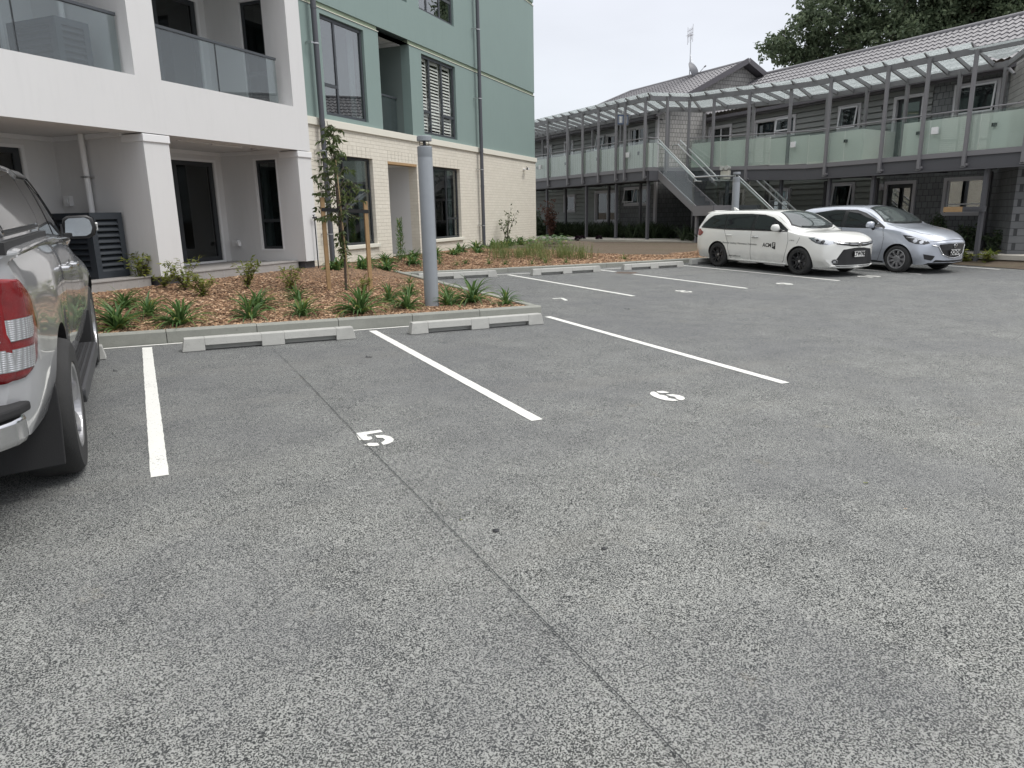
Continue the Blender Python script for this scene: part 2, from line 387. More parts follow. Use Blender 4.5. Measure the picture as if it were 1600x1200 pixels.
struct('asphalt_joint', (lambda mb: [mb.quad((1.24+.008*math.sin(y*1.1)+.001*math.sin(y*9), y, G(1.25, y)+.009), (1.2427+.008*math.sin(y*1.1)+.001*math.sin(y*9)+w, y, G(1.25, y)+.009),
   (1.2427+.008*math.sin((y+.1)*1.1)+.001*math.sin((y+.1)*9)+w, y+.1, G(1.25, y+.1)+.009), (1.24+.008*math.sin((y+.1)*1.1)+.001*math.sin((y+.1)*9), y+.1, G(1.25, y+.1)+.009)) for y, w in [(-1+k*.1, .0015 if k < 80 else .0) for k in range(95)]] and mb)(MB()), 'black')
# garden surfaces -------------------------------------------------
def keep_near(x, y):
    s, q = toSQ(x, y); return KN+.10 < y and q < 9.9 and x < KR-.1 and y < 20.2
def strip(mb, x, y0, y1, zf, n): pass
def poly_grid(x0, x1, y0, y1, step, inside, zf):
    nx = int((x1-x0)/step); ny = int((y1-y0)/step); return grid(x0, x1, y0, y1, nx, ny, zf, inside)
struct('mulch_bed', poly_grid(-6, KR-.10, KN+.1, 21.4, .15, lambda x, y: toSQ(x, y)[1] < 10.1, ZM), 'mulch', smooth=True)
struct('mulch_bed', poly_grid(KR-.12, 20, KF+.08, 27.5, .17, lambda x, y: toSQ(x, y)[1] < 10.1 and y < 18.4+.35*math.sin(x*.9)+(1.6 if x < 11 else max(-1.1, 1.6-(x-11)*.8)), ZM), 'mulch', smooth=True)
struct('lawn_soil', poly_grid(8, 20.4, KF+.08, 45, .3, lambda x, y: x < 16.2 or (y < 25 and x < 17.3) or (y < 19 and x < 19.3), lambda x, y: ZM(x, y)-.012 if y < 30 else .50), 'soil', smooth=True)
struct('footpath', (lambda mb: mb.add([(x, y, ZM(min(x, 20), min(y, 29))+.035) for x, y in ((16.0, 40), (17.2, 40), (17.2, 27), (17.6, 24.2), (19.4, 21.0), (19.9, 18), (20.9, 14.5), (21.8, 12.6), (22.2, 9), (19.9, 6), (19.8, 9.7), (19.7, 12.5), (18.9, 17.2), (18.2, 20), (16.3, 23.6), (16.0, 27))], [tuple(range(16))]))(MB()), 'path') if False else None
def ribbon(name, cl, w, zf, mat, off=.04, thick=.12):
    mb = MB(); n = len(cl); Ls = []; Rs = []
    for i, (x, y) in enumerate(cl):
        d = Vector((cl[min(i+1, n-1)][0]-cl[max(i-1, 0)][0], cl[min(i+1, n-1)][1]-cl[max(i-1, 0)][1])).normalized()
        Ls.append((x-d.y*w/2, y+d.x*w/2)); Rs.append((x+d.y*w/2, y-d.x*w/2))
    for i in range(n-1):
        a, b, c, d = Ls[i], Rs[i], Rs[i+1], Ls[i+1]
        z = [zf(*p)+off for p in (a, b, c, d)]
        mb.add([(*a, z[0]), (*b, z[1]), (*c, z[2]), (*d, z[3]), (*a, z[0]-thick), (*b, z[1]-thick), (*c, z[2]-thick), (*d, z[3]-thick)],
               [(0, 1, 2, 3), (0, 4, 5, 1), (1, 5, 6, 2), (2, 6, 7, 3), (3, 7, 4, 0)])
    return struct(name, mb, mat)
def catm(pts, k=6):
    o = []
    P = [pts[0]] + list(pts) + [pts[-1]]
    for i in range(1, len(P)-2):
        p0, p1, p2, p3 = (np.array(p, float) for p in P[i-1:i+3])
        for j in range(k):
            t = j/k; o.append(tuple(.5*((2*p1)+(-p0+p2)*t+(2*p0-5*p1+4*p2-p3)*t*t+(-p0+3*p1-3*p2+p3)*t**3)))
    o.append(tuple(pts[-1])); return o
def zpath(x, y): return .50 if y > 23 else .50 + (.24-.50)*smst((23-y)/10)
def ground_ob(x, y): return zpath(x, y)
ribbon('footpath', catm([(16.4, 45), (16.4, 30), (16.7, 25.5), (17.6, 22.2), (19.6, 18.5), (20.6, 15), (21.0, 12), (21.2, 8), (21.3, 0)]), 1.7, zpath, 'path', .04)
struct('garden_soil', grid(16.5, 34, 8, 46, 35, 76, lambda x, y: zpath(x, y)-.03 if y > 17 else G(x, y)+(zpath(x, y)-.03-G(x, y))*smst((x-19.6)/1.2)+.012, lambda x, y: y > 16.2 or x > 19.5), 'soil')
# kerbs ------------------------------------------------------------
def kerb_run(p, q, w=.13, h=.16, seg=1.0, side=1):
    """a run of separate kerb blocks from p to q; body lies to the left of the direction when side=1"""
    mb = MB(); p = Vector(p); q = Vector(q); L_ = (q-p).length; d = (q-p)/L_; nn = Vector((-d.y, d.x))*side; k = max(1, round(L_/seg))
    for i in range(k):
        a = p + d*(L_*i/k+.004); b = p + d*(L_*(i+1)/k-.004)
        dz = random.uniform(-.003, .003)
        prof = [(0, -.08), (0, h-.02), (.018, h), (w-.01, h), (w, h-.01), (w, -.08)]
        vs = []
        for e in (a, b):
            for o_, z in prof:
                e2 = e + nn*o_; vs.append((e2.x, e2.y, G(e.x, e.y)+z+dz))
        n = len(prof); mb.add(vs, [tuple(range(n)), tuple(range(2*n-1, n-1, -1))] + [(j, j+1, n+j+1, n+j) for j in range(n-1)])
    return mb
struct('kerb', kerb_run((-7, KN), (KR, KN)), 'kerb')
struct('kerb', kerb_run((KR, KN+.132), (KR, KF)), 'kerb')
struct('kerb', kerb_run((KR-.13, KF), (15.1, KF), h=.115), 'kerb')
struct('kerb', kerb_run((15.1, KF), (19.0, KF-.6), h=.10), 'kerb')
struct('kerb', kerb_run((19.0, KF-.6), (19.5, 13.2), h=.06), 'kerb')
# painted lines -----------------------------------------------------
def pl_strip(name, p, q, w, lab, grp, z=.004, rag=.004):
    mb = MB(); p = Vector(p); q = Vector(q); L_ = (q-p).length; d = (q-p)/L_; n = Vector((-d.y, d.x)); k = int(L_/.06)
    prev = None
    for i in range(k+1):
        c = p + d*(L_*i/k); e = random.uniform(0, rag)
        a = c + n*(w/2-e); b = c - n*(w/2-random.uniform(0, rag))
        cur = ((a.x, a.y, G(a.x, a.y)+z), (b.x, b.y, G(b.x, b.y)+z))
        if prev: mb.quad(prev[0], prev[1], cur[1], cur[0])
        prev = cur
    o = obj(name, mb, 'paint', org=(p.x, p.y, 0)); return tag(o, lab, 'line', grp)
BL = 'white bay lines'
pl_strip('bay_line', (-.04, 9.12), (-.05, 4.6), .105, 'white bay line beside the silver pickup, ending in the open asphalt', BL)
pl_strip('bay_line', (2.63, 9.12), (2.58, 4.6), .105, 'long white bay line between the numerals 5 and 6', BL)
pl_strip('bay_line', (5.36, 9.20), (5.27, 4.6), .105, 'long white bay line running out from the end of the raised planter', BL)
pl_strip('bay_line', (7.88, 15.40), (8.05, 10.65), .10, 'white bay line between the numerals 7 and 8, nearest the near bollard light', BL)
pl_strip('bay_line', (10.50, 15.40), (10.58, 14.75), .10, 'short piece of bay line between the far kerb and the rusty drain patch', BL)
pl_strip('bay_line', (10.60, 14.05), (10.76, 10.52), .10, 'white bay line between the numerals 8 and 9', BL)
pl_strip('bay_line', (13.20, 15.30), (13.52, 10.55), .10, 'white bay line alongside the white station wagon', BL)
pl_strip('bay_line', (16.05, 15.30), (16.32, 10.52), .10, 'white bay line between the white wagon and the silver hatchback', BL)
pl_strip('bay_line', (18.95, 13.6), (19.10, 10.30), .12, 'white bay line at the far side of the silver hatchback', BL)
pl_strip('edge_line', (-3, 9.24), (5.25, 9.24), .06, 'thin white line along the foot of the near kerb', 'white kerb lines', z=.0055)
pl_strip('edge_line', (5.4, 15.55), (13.2, 15.45), .07, 'thin white line along the foot of the far kerb', 'white kerb lines', z=.0055)
struct('drain_patch', grid(10.35, 10.95, 14.1, 14.7, 6, 6, lambda x, y: G(x, y)+.0035, lambda x, y: (x-10.65)**2/.08+(y-14.4)**2/.07 < 1), plain('rusty_patch', (.10, .075, .06), .9, var=.4, vs=20))
def arc(cx, cy, rx, ry, a0, a1, w, n=14):
    o = []; i_ = []
    for k in range(n+1):
        a = R(a0+(a1-a0)*k/n); ca, sa = math.cos(a), math.sin(a)
        o.append((cx+(rx+w/2)*ca, cy+(ry+w/2)*sa)); i_.append((cx+(rx-w/2)*ca, cy+(ry-w/2)*sa))
    return [[o[k], o[k+1], i_[k+1], i_[k]] for k in range(n)]
def digit(d):
    w = .065; q = []
    if d == '5': q += [[(-.115, .179), (.072, .176), (.072, .12), (-.052, .111), (-.058, .061), (-.034, .053), (-.04, .004), (-.068, -.023), (-.133, .009)],
        [(-.001, .069), (.057, .043), (.088, -.008), (.092, -.074), (.068, -.125), (.031, -.153), (-.013, -.164), (-.012, -.109), (.017, -.084), (.034, -.053), (.029, -.014), (-.006, .007)],
        [(-.135, -.104), (-.087, -.079), (-.036, -.105), (-.039, -.161), (-.079, -.159), (-.114, -.138)]]
    if d == '6': q += [[(.027, .19), (.081, .171), (.108, .105), (.073, .096), (.03, .11), (.009, .144)],
        [(-.075, .154), (-.025, .192), (-.003, .186), (-.004, .15), (-.017, .11), (-.029, .07), (-.008, .052), (-.003, .019), (-.013, -.014), (-.031, -.042), (-.018, -.078), (-.006, -.106), (-.011, -.154), (-.059, -.137), (-.101, -.095), (-.117, -.029), (-.113, .058), (-.092, .124)],
        [(.03, .06), (.086, .036), (.119, -.011), (.117, -.071), (.092, -.118), (.058, -.145), (.024, -.154), (.01, -.128), (.022, -.083), (.047, -.043), (.035, -.015), (.025, .005)]]
    if d == '7': q += [[(-.10, .17), (.10, .17), (.10, .11), (-.10, .11)], [(.035, .10), (.10, .10), (.02, -.17), (-.045, -.17)]]
    if d == '8':
        for cy, r_ in ((.085, .062), (-.075, .075)): q += arc(0, cy, r_, r_, -80, 80, .055, 10) + arc(0, cy, r_, r_, 100, 260, .055, 10)
    if d == '9': q += [[(-x, -y) for x, y in p] for p in digit('6')]
    if d == '1': q += [[(-.03, .17), (.035, .17), (.035, -.17), (-.03, -.17)], [(-.09, .11), (-.03, .17), (-.03, .10), (-.07, .07)]]
    if d == '0': q += arc(0, 0, .07, .135, -78, 78, w) + arc(0, 0, .07, .135, 102, 258, w)
    return q
def numeral(txt, x, y, lab, sc=1.0):
    mb = MB(); n = len(txt)
    for i, ch in enumerate(txt):
        for p in digit(ch):
            pts = [(x+(px+(i-(n-1)/2)*.25)*sc, y+py*sc) for px, py in p]
            mb.add([(a, b, G(a, b)+.005) for a, b in pts], [tuple(range(len(pts)))])
    mb.v = [(a-x, b-y, c) for a, b, c in mb.v]
    o = mesh_obj('bay_number', mb.v, mb.f, 'paint'); o.location = (x, y, 0); tag(o, lab, 'number', 'painted bay numbers')
numeral('5', 1.35, 4.72, 'white stencilled numeral 5 crossed by the thin asphalt joint', 1.0)
numeral('6', 3.95, 4.71, 'white stencilled numeral 6 in the bay left of the planter end line', 1.0)
numeral('7', 6.62, 10.85, 'white stencilled numeral 7 beyond the planter corner', 1.05)
numeral('8', 9.33, 10.76, 'white stencilled numeral 8 in the second far bay', 1.1)
numeral('9', 12.04, 10.74, 'white stencilled numeral 9 in front of the empty bay left of the white wagon', 1.1)
numeral('10', 14.84, 10.80, 'white stencilled numeral 10 in front of the white wagon', 1.1)
# wheel stops --------------------------------------------------------
def stop_mesh(L_=1.97):
    mb = MB(); h = .15
    prof = [(-.075, 0), (-.055, h-.012), (-.045, h), (.045, h), (.055, h-.012), (.075, 0)]
    def seg(x0, x1, zc, slope0=0, slope1=0):
        vs = []
        for x, sl in ((x0, slope0), (x1, slope1)):
            for y, z in prof:
                if z < zc: z = zc; y = math.copysign(.068, y)
                vs.append((x - sl*(z/h), y, z))
        n = len(prof); mb.add(vs, [tuple(range(n)), tuple(range(2*n-1, n-1, -1))] + [(j, (j+1) % n, n+(j+1) % n, n+j) for j in range(n)])
    f = L_/2; mb.box(-f+.2, f-.2, .0, .066, .001, .06); seg(-f, -f+.24, 0, -.03, 0); seg(-f+.24, -.13, .058); seg(-.13, .13, 0); seg(.13, f-.24, .058); seg(f-.24, f, 0, 0, .03)
    return mb
WS = 'concrete wheel stops'
st0 = obj('wheel_stop', stop_mesh(), 'stop', bevel=.006)
stops = [(1.29, 8.70, 'grey concrete wheel stop at the head of bay 5'), (3.97, 8.68, 'grey concrete wheel stop at the head of bay 6, beside the planter corner'), (-1.42, 8.64, 'concrete wheel stop mostly hidden behind the pickup front wheel'),
         (6.45, 15.15, 'far wheel stop half hidden behind the grey bollard light'), (9.28, 15.0, 'far wheel stop at the head of bay 8'), (11.95, 15.0, 'far wheel stop at the head of the empty bay 9'), (14.55, 15.42, 'wheel stop behind the rear wheel of the white wagon'), (17.5, 14.75, 'wheel stop hidden behind the silver hatchback')]
for i, (x, y, lab) in enumerate(stops):
    o = st0 if i == 0 else st0.copy()
    if i: C.objects.link(o)
    o.location = (x, y, G(x, y)+.002); o.rotation_euler = (0, math.atan2(-(G(x+.5, y)-G(x-.5, y)), 1), random.uniform(-.012, .012)); tag(o, lab, 'wheel stop', WS)
# ================================================================ NEW APARTMENT BUILDINGS (frame: x = along facade, y = depth, z up)
def wall_mb(mb, u0, u1, z0, z1, holes, y0, y1, axis='x'):
    """slab in the x-z plane between depth y0 (front) and y1, with rectangular holes (u0,u1,z0,z1)"""
    us = sorted({u0, u1, *[h[0] for h in holes], *[h[1] for h in holes]}); zs = sorted({z0, z1, *[h[2] for h in holes], *[h[3] for h in holes]})
    us = [u for u in us if u0 <= u <= u1]; zs = [z for z in zs if z0 <= z <= z1]
    def P(u, y, z): return (u, y, z) if axis == 'x' else (y, u, z)
    for i in range(len(us)-1):
        for j in range(len(zs)-1):
            cu = (us[i]+us[i+1])/2; cz = (zs[j]+zs[j+1])/2
            if any(h[0] < cu < h[1] and h[2] < cz < h[3] for h in holes): continue
            for y in (y0, y1): mb.quad(P(us[i], y, zs[j]), P(us[i+1], y, zs[j]), P(us[i+1], y, zs[j+1]), P(us[i], y, zs[j+1]))
    for a, b, c, d in list(holes) + [(u0, u1, z0, z1)]:
        a = max(a, u0); b = min(b, u1); c = max(c, z0); d = min(d, z1)
        mb.quad(P(a, y0, c), P(a, y1, c), P(a, y1, d), P(a, y0, d)); mb.quad(P(b, y0, c), P(b, y1, c), P(b, y1, d), P(b, y0, d))
        mb.quad(P(a, y0, c), P(a, y1, c), P(b, y1, c), P(b, y0, c)); mb.quad(P(a, y0, d), P(a, y1, d), P(b, y1, d), P(b, y0, d))
    return mb
def frame_mb(mb, u0, u1, z0, z1, y0, y1, w, axis='x'):
    def B(a, b, c, d):
        return mb.box(a, b, y0, y1, c, d) if axis == 'x' else mb.box(y0, y1, a, b, c, d)
    B(u0, u1, z0, z0+w); B(u0, u1, z1-w, z1); B(u0, u0+w, z0+w, z1-w); B(u1-w, u1, z0+w, z1-w); return mb
def child(name, mb, mat, par, org, **k):
    return obj(name, mb, mat, parent=par, org=org, **k)
def window(par, org, u0, u1, z0, z1, y, mull=(), trans=(), fw=.05, axis='x', depth=.06, room=True, blind=None, mat='alu', sill=None, curt=(), sgn=1, pane='glass'):
    """window part > pane, interior: frame at depth y..y+depth*sgn; mull = x positions; trans = (x0,x1,z)"""
    ya, yb = (y, y+depth) if sgn > 0 else (y-depth, y)
    mb = MB(); frame_mb(mb, u0, u1, z0, z1, ya, yb, fw, axis)
    def B(m, a, b, c, d, e, f):
        return m.box(a, b, min(c, d), max(c, d), e, f) if axis == 'x' else m.box(min(c, d), max(c, d), a, b, e, f)
    for m_ in mull: B(mb, m_-fw/2, m_+fw/2, y+.004*sgn, y+(depth-.004)*sgn, z0+fw, z1-fw)
    for a, b, z in trans: B(mb, a+fw/2, b-fw/2, y+.006*sgn, y+(depth-.006)*sgn, z-fw*.55, z+fw*.55)
    w = child('window', mb, mat, par, org)
    g = MB(); B(g, u0+fw*.6, u1-fw*.6, y+.022*sgn, y+.030*sgn, z0+fw*.6, z1-fw*.6); child('pane', g, pane, w, org)
    if room:
        r_ = MB(); d0, d1 = y+(depth+.002)*sgn, y+(1.6 if axis == 'x' else .36)*sgn
        def P(u, yy, z): return (u, yy, z) if axis == 'x' else (yy, u, z)
        a, b, c, d = u0+.01, u1-.01, z0+.01, z1-.01
        ax, bx, cx, dx = (u0-.6, u1+.6, z0-.3, z1+.15) if axis == 'x' else (u0, u1, z0, z1)
        r_.quad(P(a, d0, c), P(a, d0, d), P(ax, d1, dx), P(ax, d1, cx)); r_.quad(P(b, d0, c), P(b, d0, d), P(bx, d1, dx), P(bx, d1, cx))
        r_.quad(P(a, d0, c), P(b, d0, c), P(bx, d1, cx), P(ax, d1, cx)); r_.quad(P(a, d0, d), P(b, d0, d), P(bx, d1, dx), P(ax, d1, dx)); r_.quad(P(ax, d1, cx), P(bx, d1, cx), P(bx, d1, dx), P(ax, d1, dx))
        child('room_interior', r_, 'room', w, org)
    if blind == 'shutter':
        s_ = MB(); edges = [u0+fw] + [m_ for m_ in mull] + [u1-fw]
        for i in range(len(edges)-1):
            a, b = edges[i]+.035, edges[i+1]-.035
            B(s_, a, a+.03, y+(depth+.03)*sgn, y+(depth+.055)*sgn, z0+.05, z1-.05); B(s_, b-.03, b, y+(depth+.03)*sgn, y+(depth+.055)*sgn, z0+.05, z1-.05)
            B(s_, a, b, y+(depth+.03)*sgn, y+(depth+.055)*sgn, z1-.12, z1-.05); B(s_, a, b, y+(depth+.03)*sgn, y+(depth+.055)*sgn, z0+.05, z0+.10)
            n = int((z1-z0-.25)/.083)
            for k in range(n):
                zc = z0+.14+k*.083
                s_.add([(u, y+(depth+.01+yo)*sgn, zc+zo) if axis == 'x' else (y+(depth+.01+yo)*sgn, u, zc+zo) for u in (a+.03, b-.03) for yo, zo in ((0, .0), (.028, .052), (.036, .050), (.008, -.002))],
                       [(0, 1, 2, 3), (4, 7, 6, 5), (0, 4, 5, 1), (1, 5, 6, 2), (2, 6, 7, 3), (3, 7, 4, 0)])
        child('shutter', s_, 'slat', w, org)
    for a, b in curt:
        c_ = MB(); n = 14
        for k in range(n):
            x0_, x1_ = a+(b-a)*k/n, a+(b-a)*(k+1)/n; o0, o1 = .02*math.sin(k*1.9), .02*math.sin((k+1)*1.9)
            pts = [(x0_, y+(depth+.12+o0)*sgn), (x1_, y+(depth+.12+o1)*sgn)]
            P = (lambda u, yy, z: (u, yy, z)) if axis == 'x' else (lambda u, yy, z: (yy, u, z))
            c_.quad(P(*pts[0], z0+.02), P(*pts[1], z0+.02), P(*pts[1], z1-.02), P(*pts[0], z1-.02))
        child('curtain', c_, 'curtain', w, org)
    if sill:
        c_ = MB(); c_.box(u0-.07, u1+.07, y-.15, y+.02, z0-.085, z0-.004); child('sill', c_, sill, w, org, bevel=.006)
    return w
def balustrade(par, org, u0, u1, y, z0, z1, joints):
    b = MB(); b.box(u0, u1, y-.025, y+.025, z1, z1+.045); r_ = child('handrail', b, 'alu2', par, org, bevel=.004)
    us = [u0+.03] + list(joints) + [u1-.01]
    for i in range(len(us)-1):
        g = MB(); g.box(us[i]+.006, us[i+1]-.006, y-.006, y+.006, z0, z1-.002); child('glass_panel', g, 'glass_bal', par, org)
        if i: k = MB(); k.box(us[i]-.005, us[i]+.005, y-.012, y+.012, z0, z1-.002); child('joint_post', k, 'alu', par, org)
# ---- white block
OW = (8.0, 9.3, 0.0)
wb = thing('white_apartment_block', 'white rendered apartment block with recessed glass-fronted balconies at the left', 'building', SQ(*OW), PHI)
q0, qb = 9.3, 11.25
def wp(name, mb, mat, par=None, **k): return child(name, mb, mat, par or wb, OW, **k)
# outer skin: openings of the three storeys; the ground openings reach down
mb = MB()
holes = []
for b0, b1 in ((5.45, 8.40), (8.88, 12.01), (1.6, 4.95)):
    holes += [(b0, b1, 3.70, 6.02), (b0, b1, 6.74, 9.06)]
wall_mb(mb, -3, 12.42, 2.90, 12, holes, q0, q0+.42)
wp('outer_wall', mb, 'white')
mb = MB(); mb.box(-3, 12.42, q0, q0+.42, 2.885, 2.8999) if False else None
for s0, s1 in ((8.40, 8.88), (12.02, 12.44), (4.97, 5.43), (1.2, 1.6)):
    m_ = MB(); m_.box(s0, s1, q0+.012, q0+.42, .74, 2.77); pl_ = wp('pillar', m_, 'white')
    c_ = MB(); c_.box(s0-.015, s1+.012, q0-.012, q0+.45, 2.77, 2.885); wp('pillar_cap', c_, 'white_trim', pl_, bevel=.01)
    b_ = MB(); b_.box(s0+.06, s1-.04, q0+.1, q0+.40, .2, .74); wp('pillar_base', b_, 'beam', pl_)
# recess walls, ceilings, floors on every level
for z0_, z1_ in ((.745, 2.93), (3.71, 6.02), (6.75, 9.06)):
    g = z0_ < 1
    for s_ in (12.02, 8.40, 4.95):          # cross walls facing the camera side
        lv_h = []; lv = MB()
        if s_ == 12.02 and not g: lv_h = [(9.86, 10.40, z0_+.10, z1_-.36)]
        if s_ == 12.02 and g: lv_h = [(9.86, 10.38, .99, 2.75)]
        wall_mb(lv, q0+.42, qb, z0_, z1_, lv_h, s_, s_+.42, axis='y'); wp('cross_wall', lv, 'white')
    bk = MB(); bh = [(9.6, 11.80, z0_+.01, z0_+2.02 if not g else 2.75), (5.6, 7.84, z0_+.01, z0_+2.02 if not g else 2.75), (2, 4, z0_+.01, z0_+2.02)]
    wall_mb(bk, -3, 12.02, z0_, z1_, bh, qb, qb+.2); wp('back_wall', bk, 'white')
    sf = MB(); sf.box(-3, 12.42, q0+.42, qb+.3, z1_+.002, z1_+.10)
    wp('soffit', sf, 'white')
    cv = MB(); cv.box(8.82, 12.018, qb-.05, qb-.002, z1_-.07, z1_-.002); cv.box(11.965, 12.018, q0+.42, qb-.05, z1_-.07, z1_-.002); cv.box(4.95, 8.398, qb-.05, qb-.002, z1_-.07, z1_-.002); cv.box(8.348, 8.398, q0+.42, qb-.05, z1_-.07, z1_-.002)
    wp('cornice', cv, 'white_trim')
    if not g:
        fl = MB(); fl.box(-3, 12.02, q0+.42, qb, z0_-.2, z0_-.03); wp('balcony_floor', fl, 'deckc')
    zt = (z0_+2.02 if not g else 2.75)
    for a, b in ((9.6, 11.80), (5.6, 7.84)):
        w = window(wb, OW, a, b, z0_+.01, zt, qb+.03, mull=((a+b)/2+.12,), fw=.10, mat='alu', pane='glass_dim')
        w.name = 'sliding_door'
        fr = MB(); frame_mb(fr, a-.03, b+.06, z0_-.02, zt+.03, qb-.012, qb-.002, .05); wp('door_trim', fr, 'white_trim', w)
    window(wb, OW, 9.86, 10.39, .99 if g else z0_+.10, 2.75 if g else z1_-.36, 12.02+.04, trans=((9.86, 10.39, 1.56 if g else z0_+.66),), axis='y', fw=.055, sgn=1, depth=.05, pane='glass_dim')
    for a, b, j in ((8.92, 11.84, (10.30,)), (5.48, 8.36, (6.82,))):
        if not g: balustrade(wb, OW, a, b, q0+.20, z0_-.0, z0_+.80, j)
tr = MB(); frame_mb(tr, 9.83, 10.42, .96, 2.78, 12.012, 12.018, .03, 'y'); wp('window_trim', tr, 'white_trim')
# top light fittings and service bits under the soffit
lf = MB(); lf.box(9.6, 10.3, 9.86, 9.89, 2.905, 2.928); lf.box(10.45, 11.2, 9.93, 9.96, 2.905, 2.928); wp('ceiling_vent', lf, 'white_trim')
sp_ = MB(); sp_.lathe([(0, 2.90), (.06, 2.90), (.07, 2.928)], (11.55, 9.95, 0), 16); wp('ceiling_light', sp_, 'trim')
so = MB(); so.box(11.95, 12.019, 10.98, 11.12, 1.05, 1.17); so.tube([(11.93, 10.97, 1.1), (11.93, 10.90, 1.1)], .05, 12); wp('outlet_box', so, 'white_trim')
so = MB(); so.box(8.33, 8.399, 11.0, 11.13, 1.86, 2.02); so.box(8.31, 8.33, 11.03, 11.10, 1.90, 1.97); wp('outlet_box', so, 'white_trim')
dp = MB(); dp.tube([(8.30, 10.49, 2.93), (8.30, 10.49, .75)], .045, 14); d_ = wp('downpipe', dp, 'white_trim', smooth=True)
br = MB(); br.box(8.24, 8.40, 10.43, 10.55, 2.28, 2.30); wp('pipe_clip', br, 'steel', d_)
dp = MB(); dp.tube([(8.30, 10.49, 6.02), (8.30, 10.49, 3.7)], .045, 14); wp('downpipe', dp, 'white_trim', smooth=True)
dk = MB(); dk.box(-3, 8.38, 9.52, 11.25, .1, .735); dk.box(8.90, 12.02, 9.52, 11.25, .1, .735)
k_ = wp('deck', dk, 'deckc')
gr = MB()
for s_ in [5+.45*i for i in range(16)]:
    if not 8.36 < s_ < 8.92: gr.box(s_-.003, s_+.003, 9.517, 9.5195, .5, .72)
wp('tile_joint', gr, 'trim', k_)
ed = MB(); ed.box(-3, 8.38, 9.505, 9.9, .736, .755); ed.box(8.90, 12.0, 9.505, 9.9, .736, .755); wp('deck_edge', ed, 'deckc', k_)
# ---- louvred screens (free-standing boxes round the heat pumps)
def louvre_screen(s0, s1, qa, qc, z0, z1, lab):
    o = (s0, qa, z0); t = thing('louvred_screen', lab, 'screen', SQ(*o), PHI, 'charcoal louvred screens')
    fr = MB(); fw = .09
    for (a, b) in ((s0, s1),):
        frame_mb(fr, a, b, z0, z1, qa, qa+.04, fw)
        frame_mb(fr, a, b, z0, z1, qc-.04, qc, fw)
    frame_mb(fr, qa+.04, qc-.04, z0, z1, s0, s0+.04, fw, 'y'); frame_mb(fr, qa+.04, qc-.04, z0, z1, s1-.04, s1, fw, 'y')
    fr.box(s0+.003, s1-.003, qa+.003, qc-.003, z1-.03, z1-.004)
    child('frame', fr, 'screen', t, o)
    def slats(name, u0, u1, y, ax, sg):
        m_ = MB(); n = int((z1-z0-2*fw)/.088)
        for k in range(n+1):
            z = z0+fw+k*.088
            for (yo0, zo0, yo1, zo1) in ((0.0, 0, .05, .06),):
                vs = []
                for u in (u0+fw, u1-fw):
                    for yy, zz in ((yo0, zo0), (yo1, zo1), (yo1, zo1+.012), (yo0, zo0+.012)):
                        vs.append((u, y+sg*yy, z+zz) if ax == 'x' else (y+sg*yy, u, z+zz))
                m_.add(vs, [(0, 1, 2, 3), (4, 7, 6, 5), (0, 4, 5, 1), (1, 5, 6, 2), (2, 6, 7, 3), (3, 7, 4, 0)])
        child(name, m_, 'screen', t, o)
    slats('louvre_panel', s0, s1, qa, 'x', 1); slats('louvre_panel', qa, qc, s0, 'y', 1)
    bx = MB(); bx.box(s0+.08, s1-.08, qa+.08, qc-.08, z0, z1-.06); child('heat_pump', bx, 'dark', t, o)
louvre_screen(7.78, 8.34, 9.9, 10.95, .757, 1.74, 'dark louvred box on the ground floor deck, beside the pickup mirror')
louvre_screen(7.60, 8.12, 9.76, 10.75, 3.685, 4.38, 'dark louvred box behind the upper left balcony glass')
# ---- green block with cream brick base
OG = (12.44, 9.5, 0.0)
gb = thing('green_apartment_block', 'sage green apartment block on a cream brick ground floor, windows with shutters', 'building', SQ(*OG), PHI)
def gp_(name, mb, mat, par=None, **k): return child(name, mb, mat, par or gb, OG, **k)
GE = 26.30; g0 = 9.5
bh = [(13.46, 15.02, .96, 2.92), (15.69, 17.13, .60, 2.90), (17.72, 19.72, .94, 2.91)]
mb = MB(); wall_mb(mb, 12.2, GE, .60, 3.46, bh, g0, g0+.25); mb.box(GE-.25, GE, g0+.25, 19, .6, 3.46); gp_('brick_wall', mb, 'brick')
mb = MB(); mb.box(12.2, 15.69, g0+.02, g0+.24, .0, .598); mb.box(17.13, GE-.02, g0+.02, g0+.24, 0, .598); mb.box(15.69, 17.13, g0+.02, g0+.24, 0, .55); mb.box(GE-.24, GE-.02, g0+.24, 19, 0, .598); gp_('plinth', mb, 'kerb')
mb = MB(); mb.box(12.2, GE+.05, g0-.05, g0+.3, 3.462, 3.615); mb.box(GE-.2, GE+.05, g0+.3, 19, 3.462, 3.615); gp_('cream_band', mb, 'cream', bevel=.008)
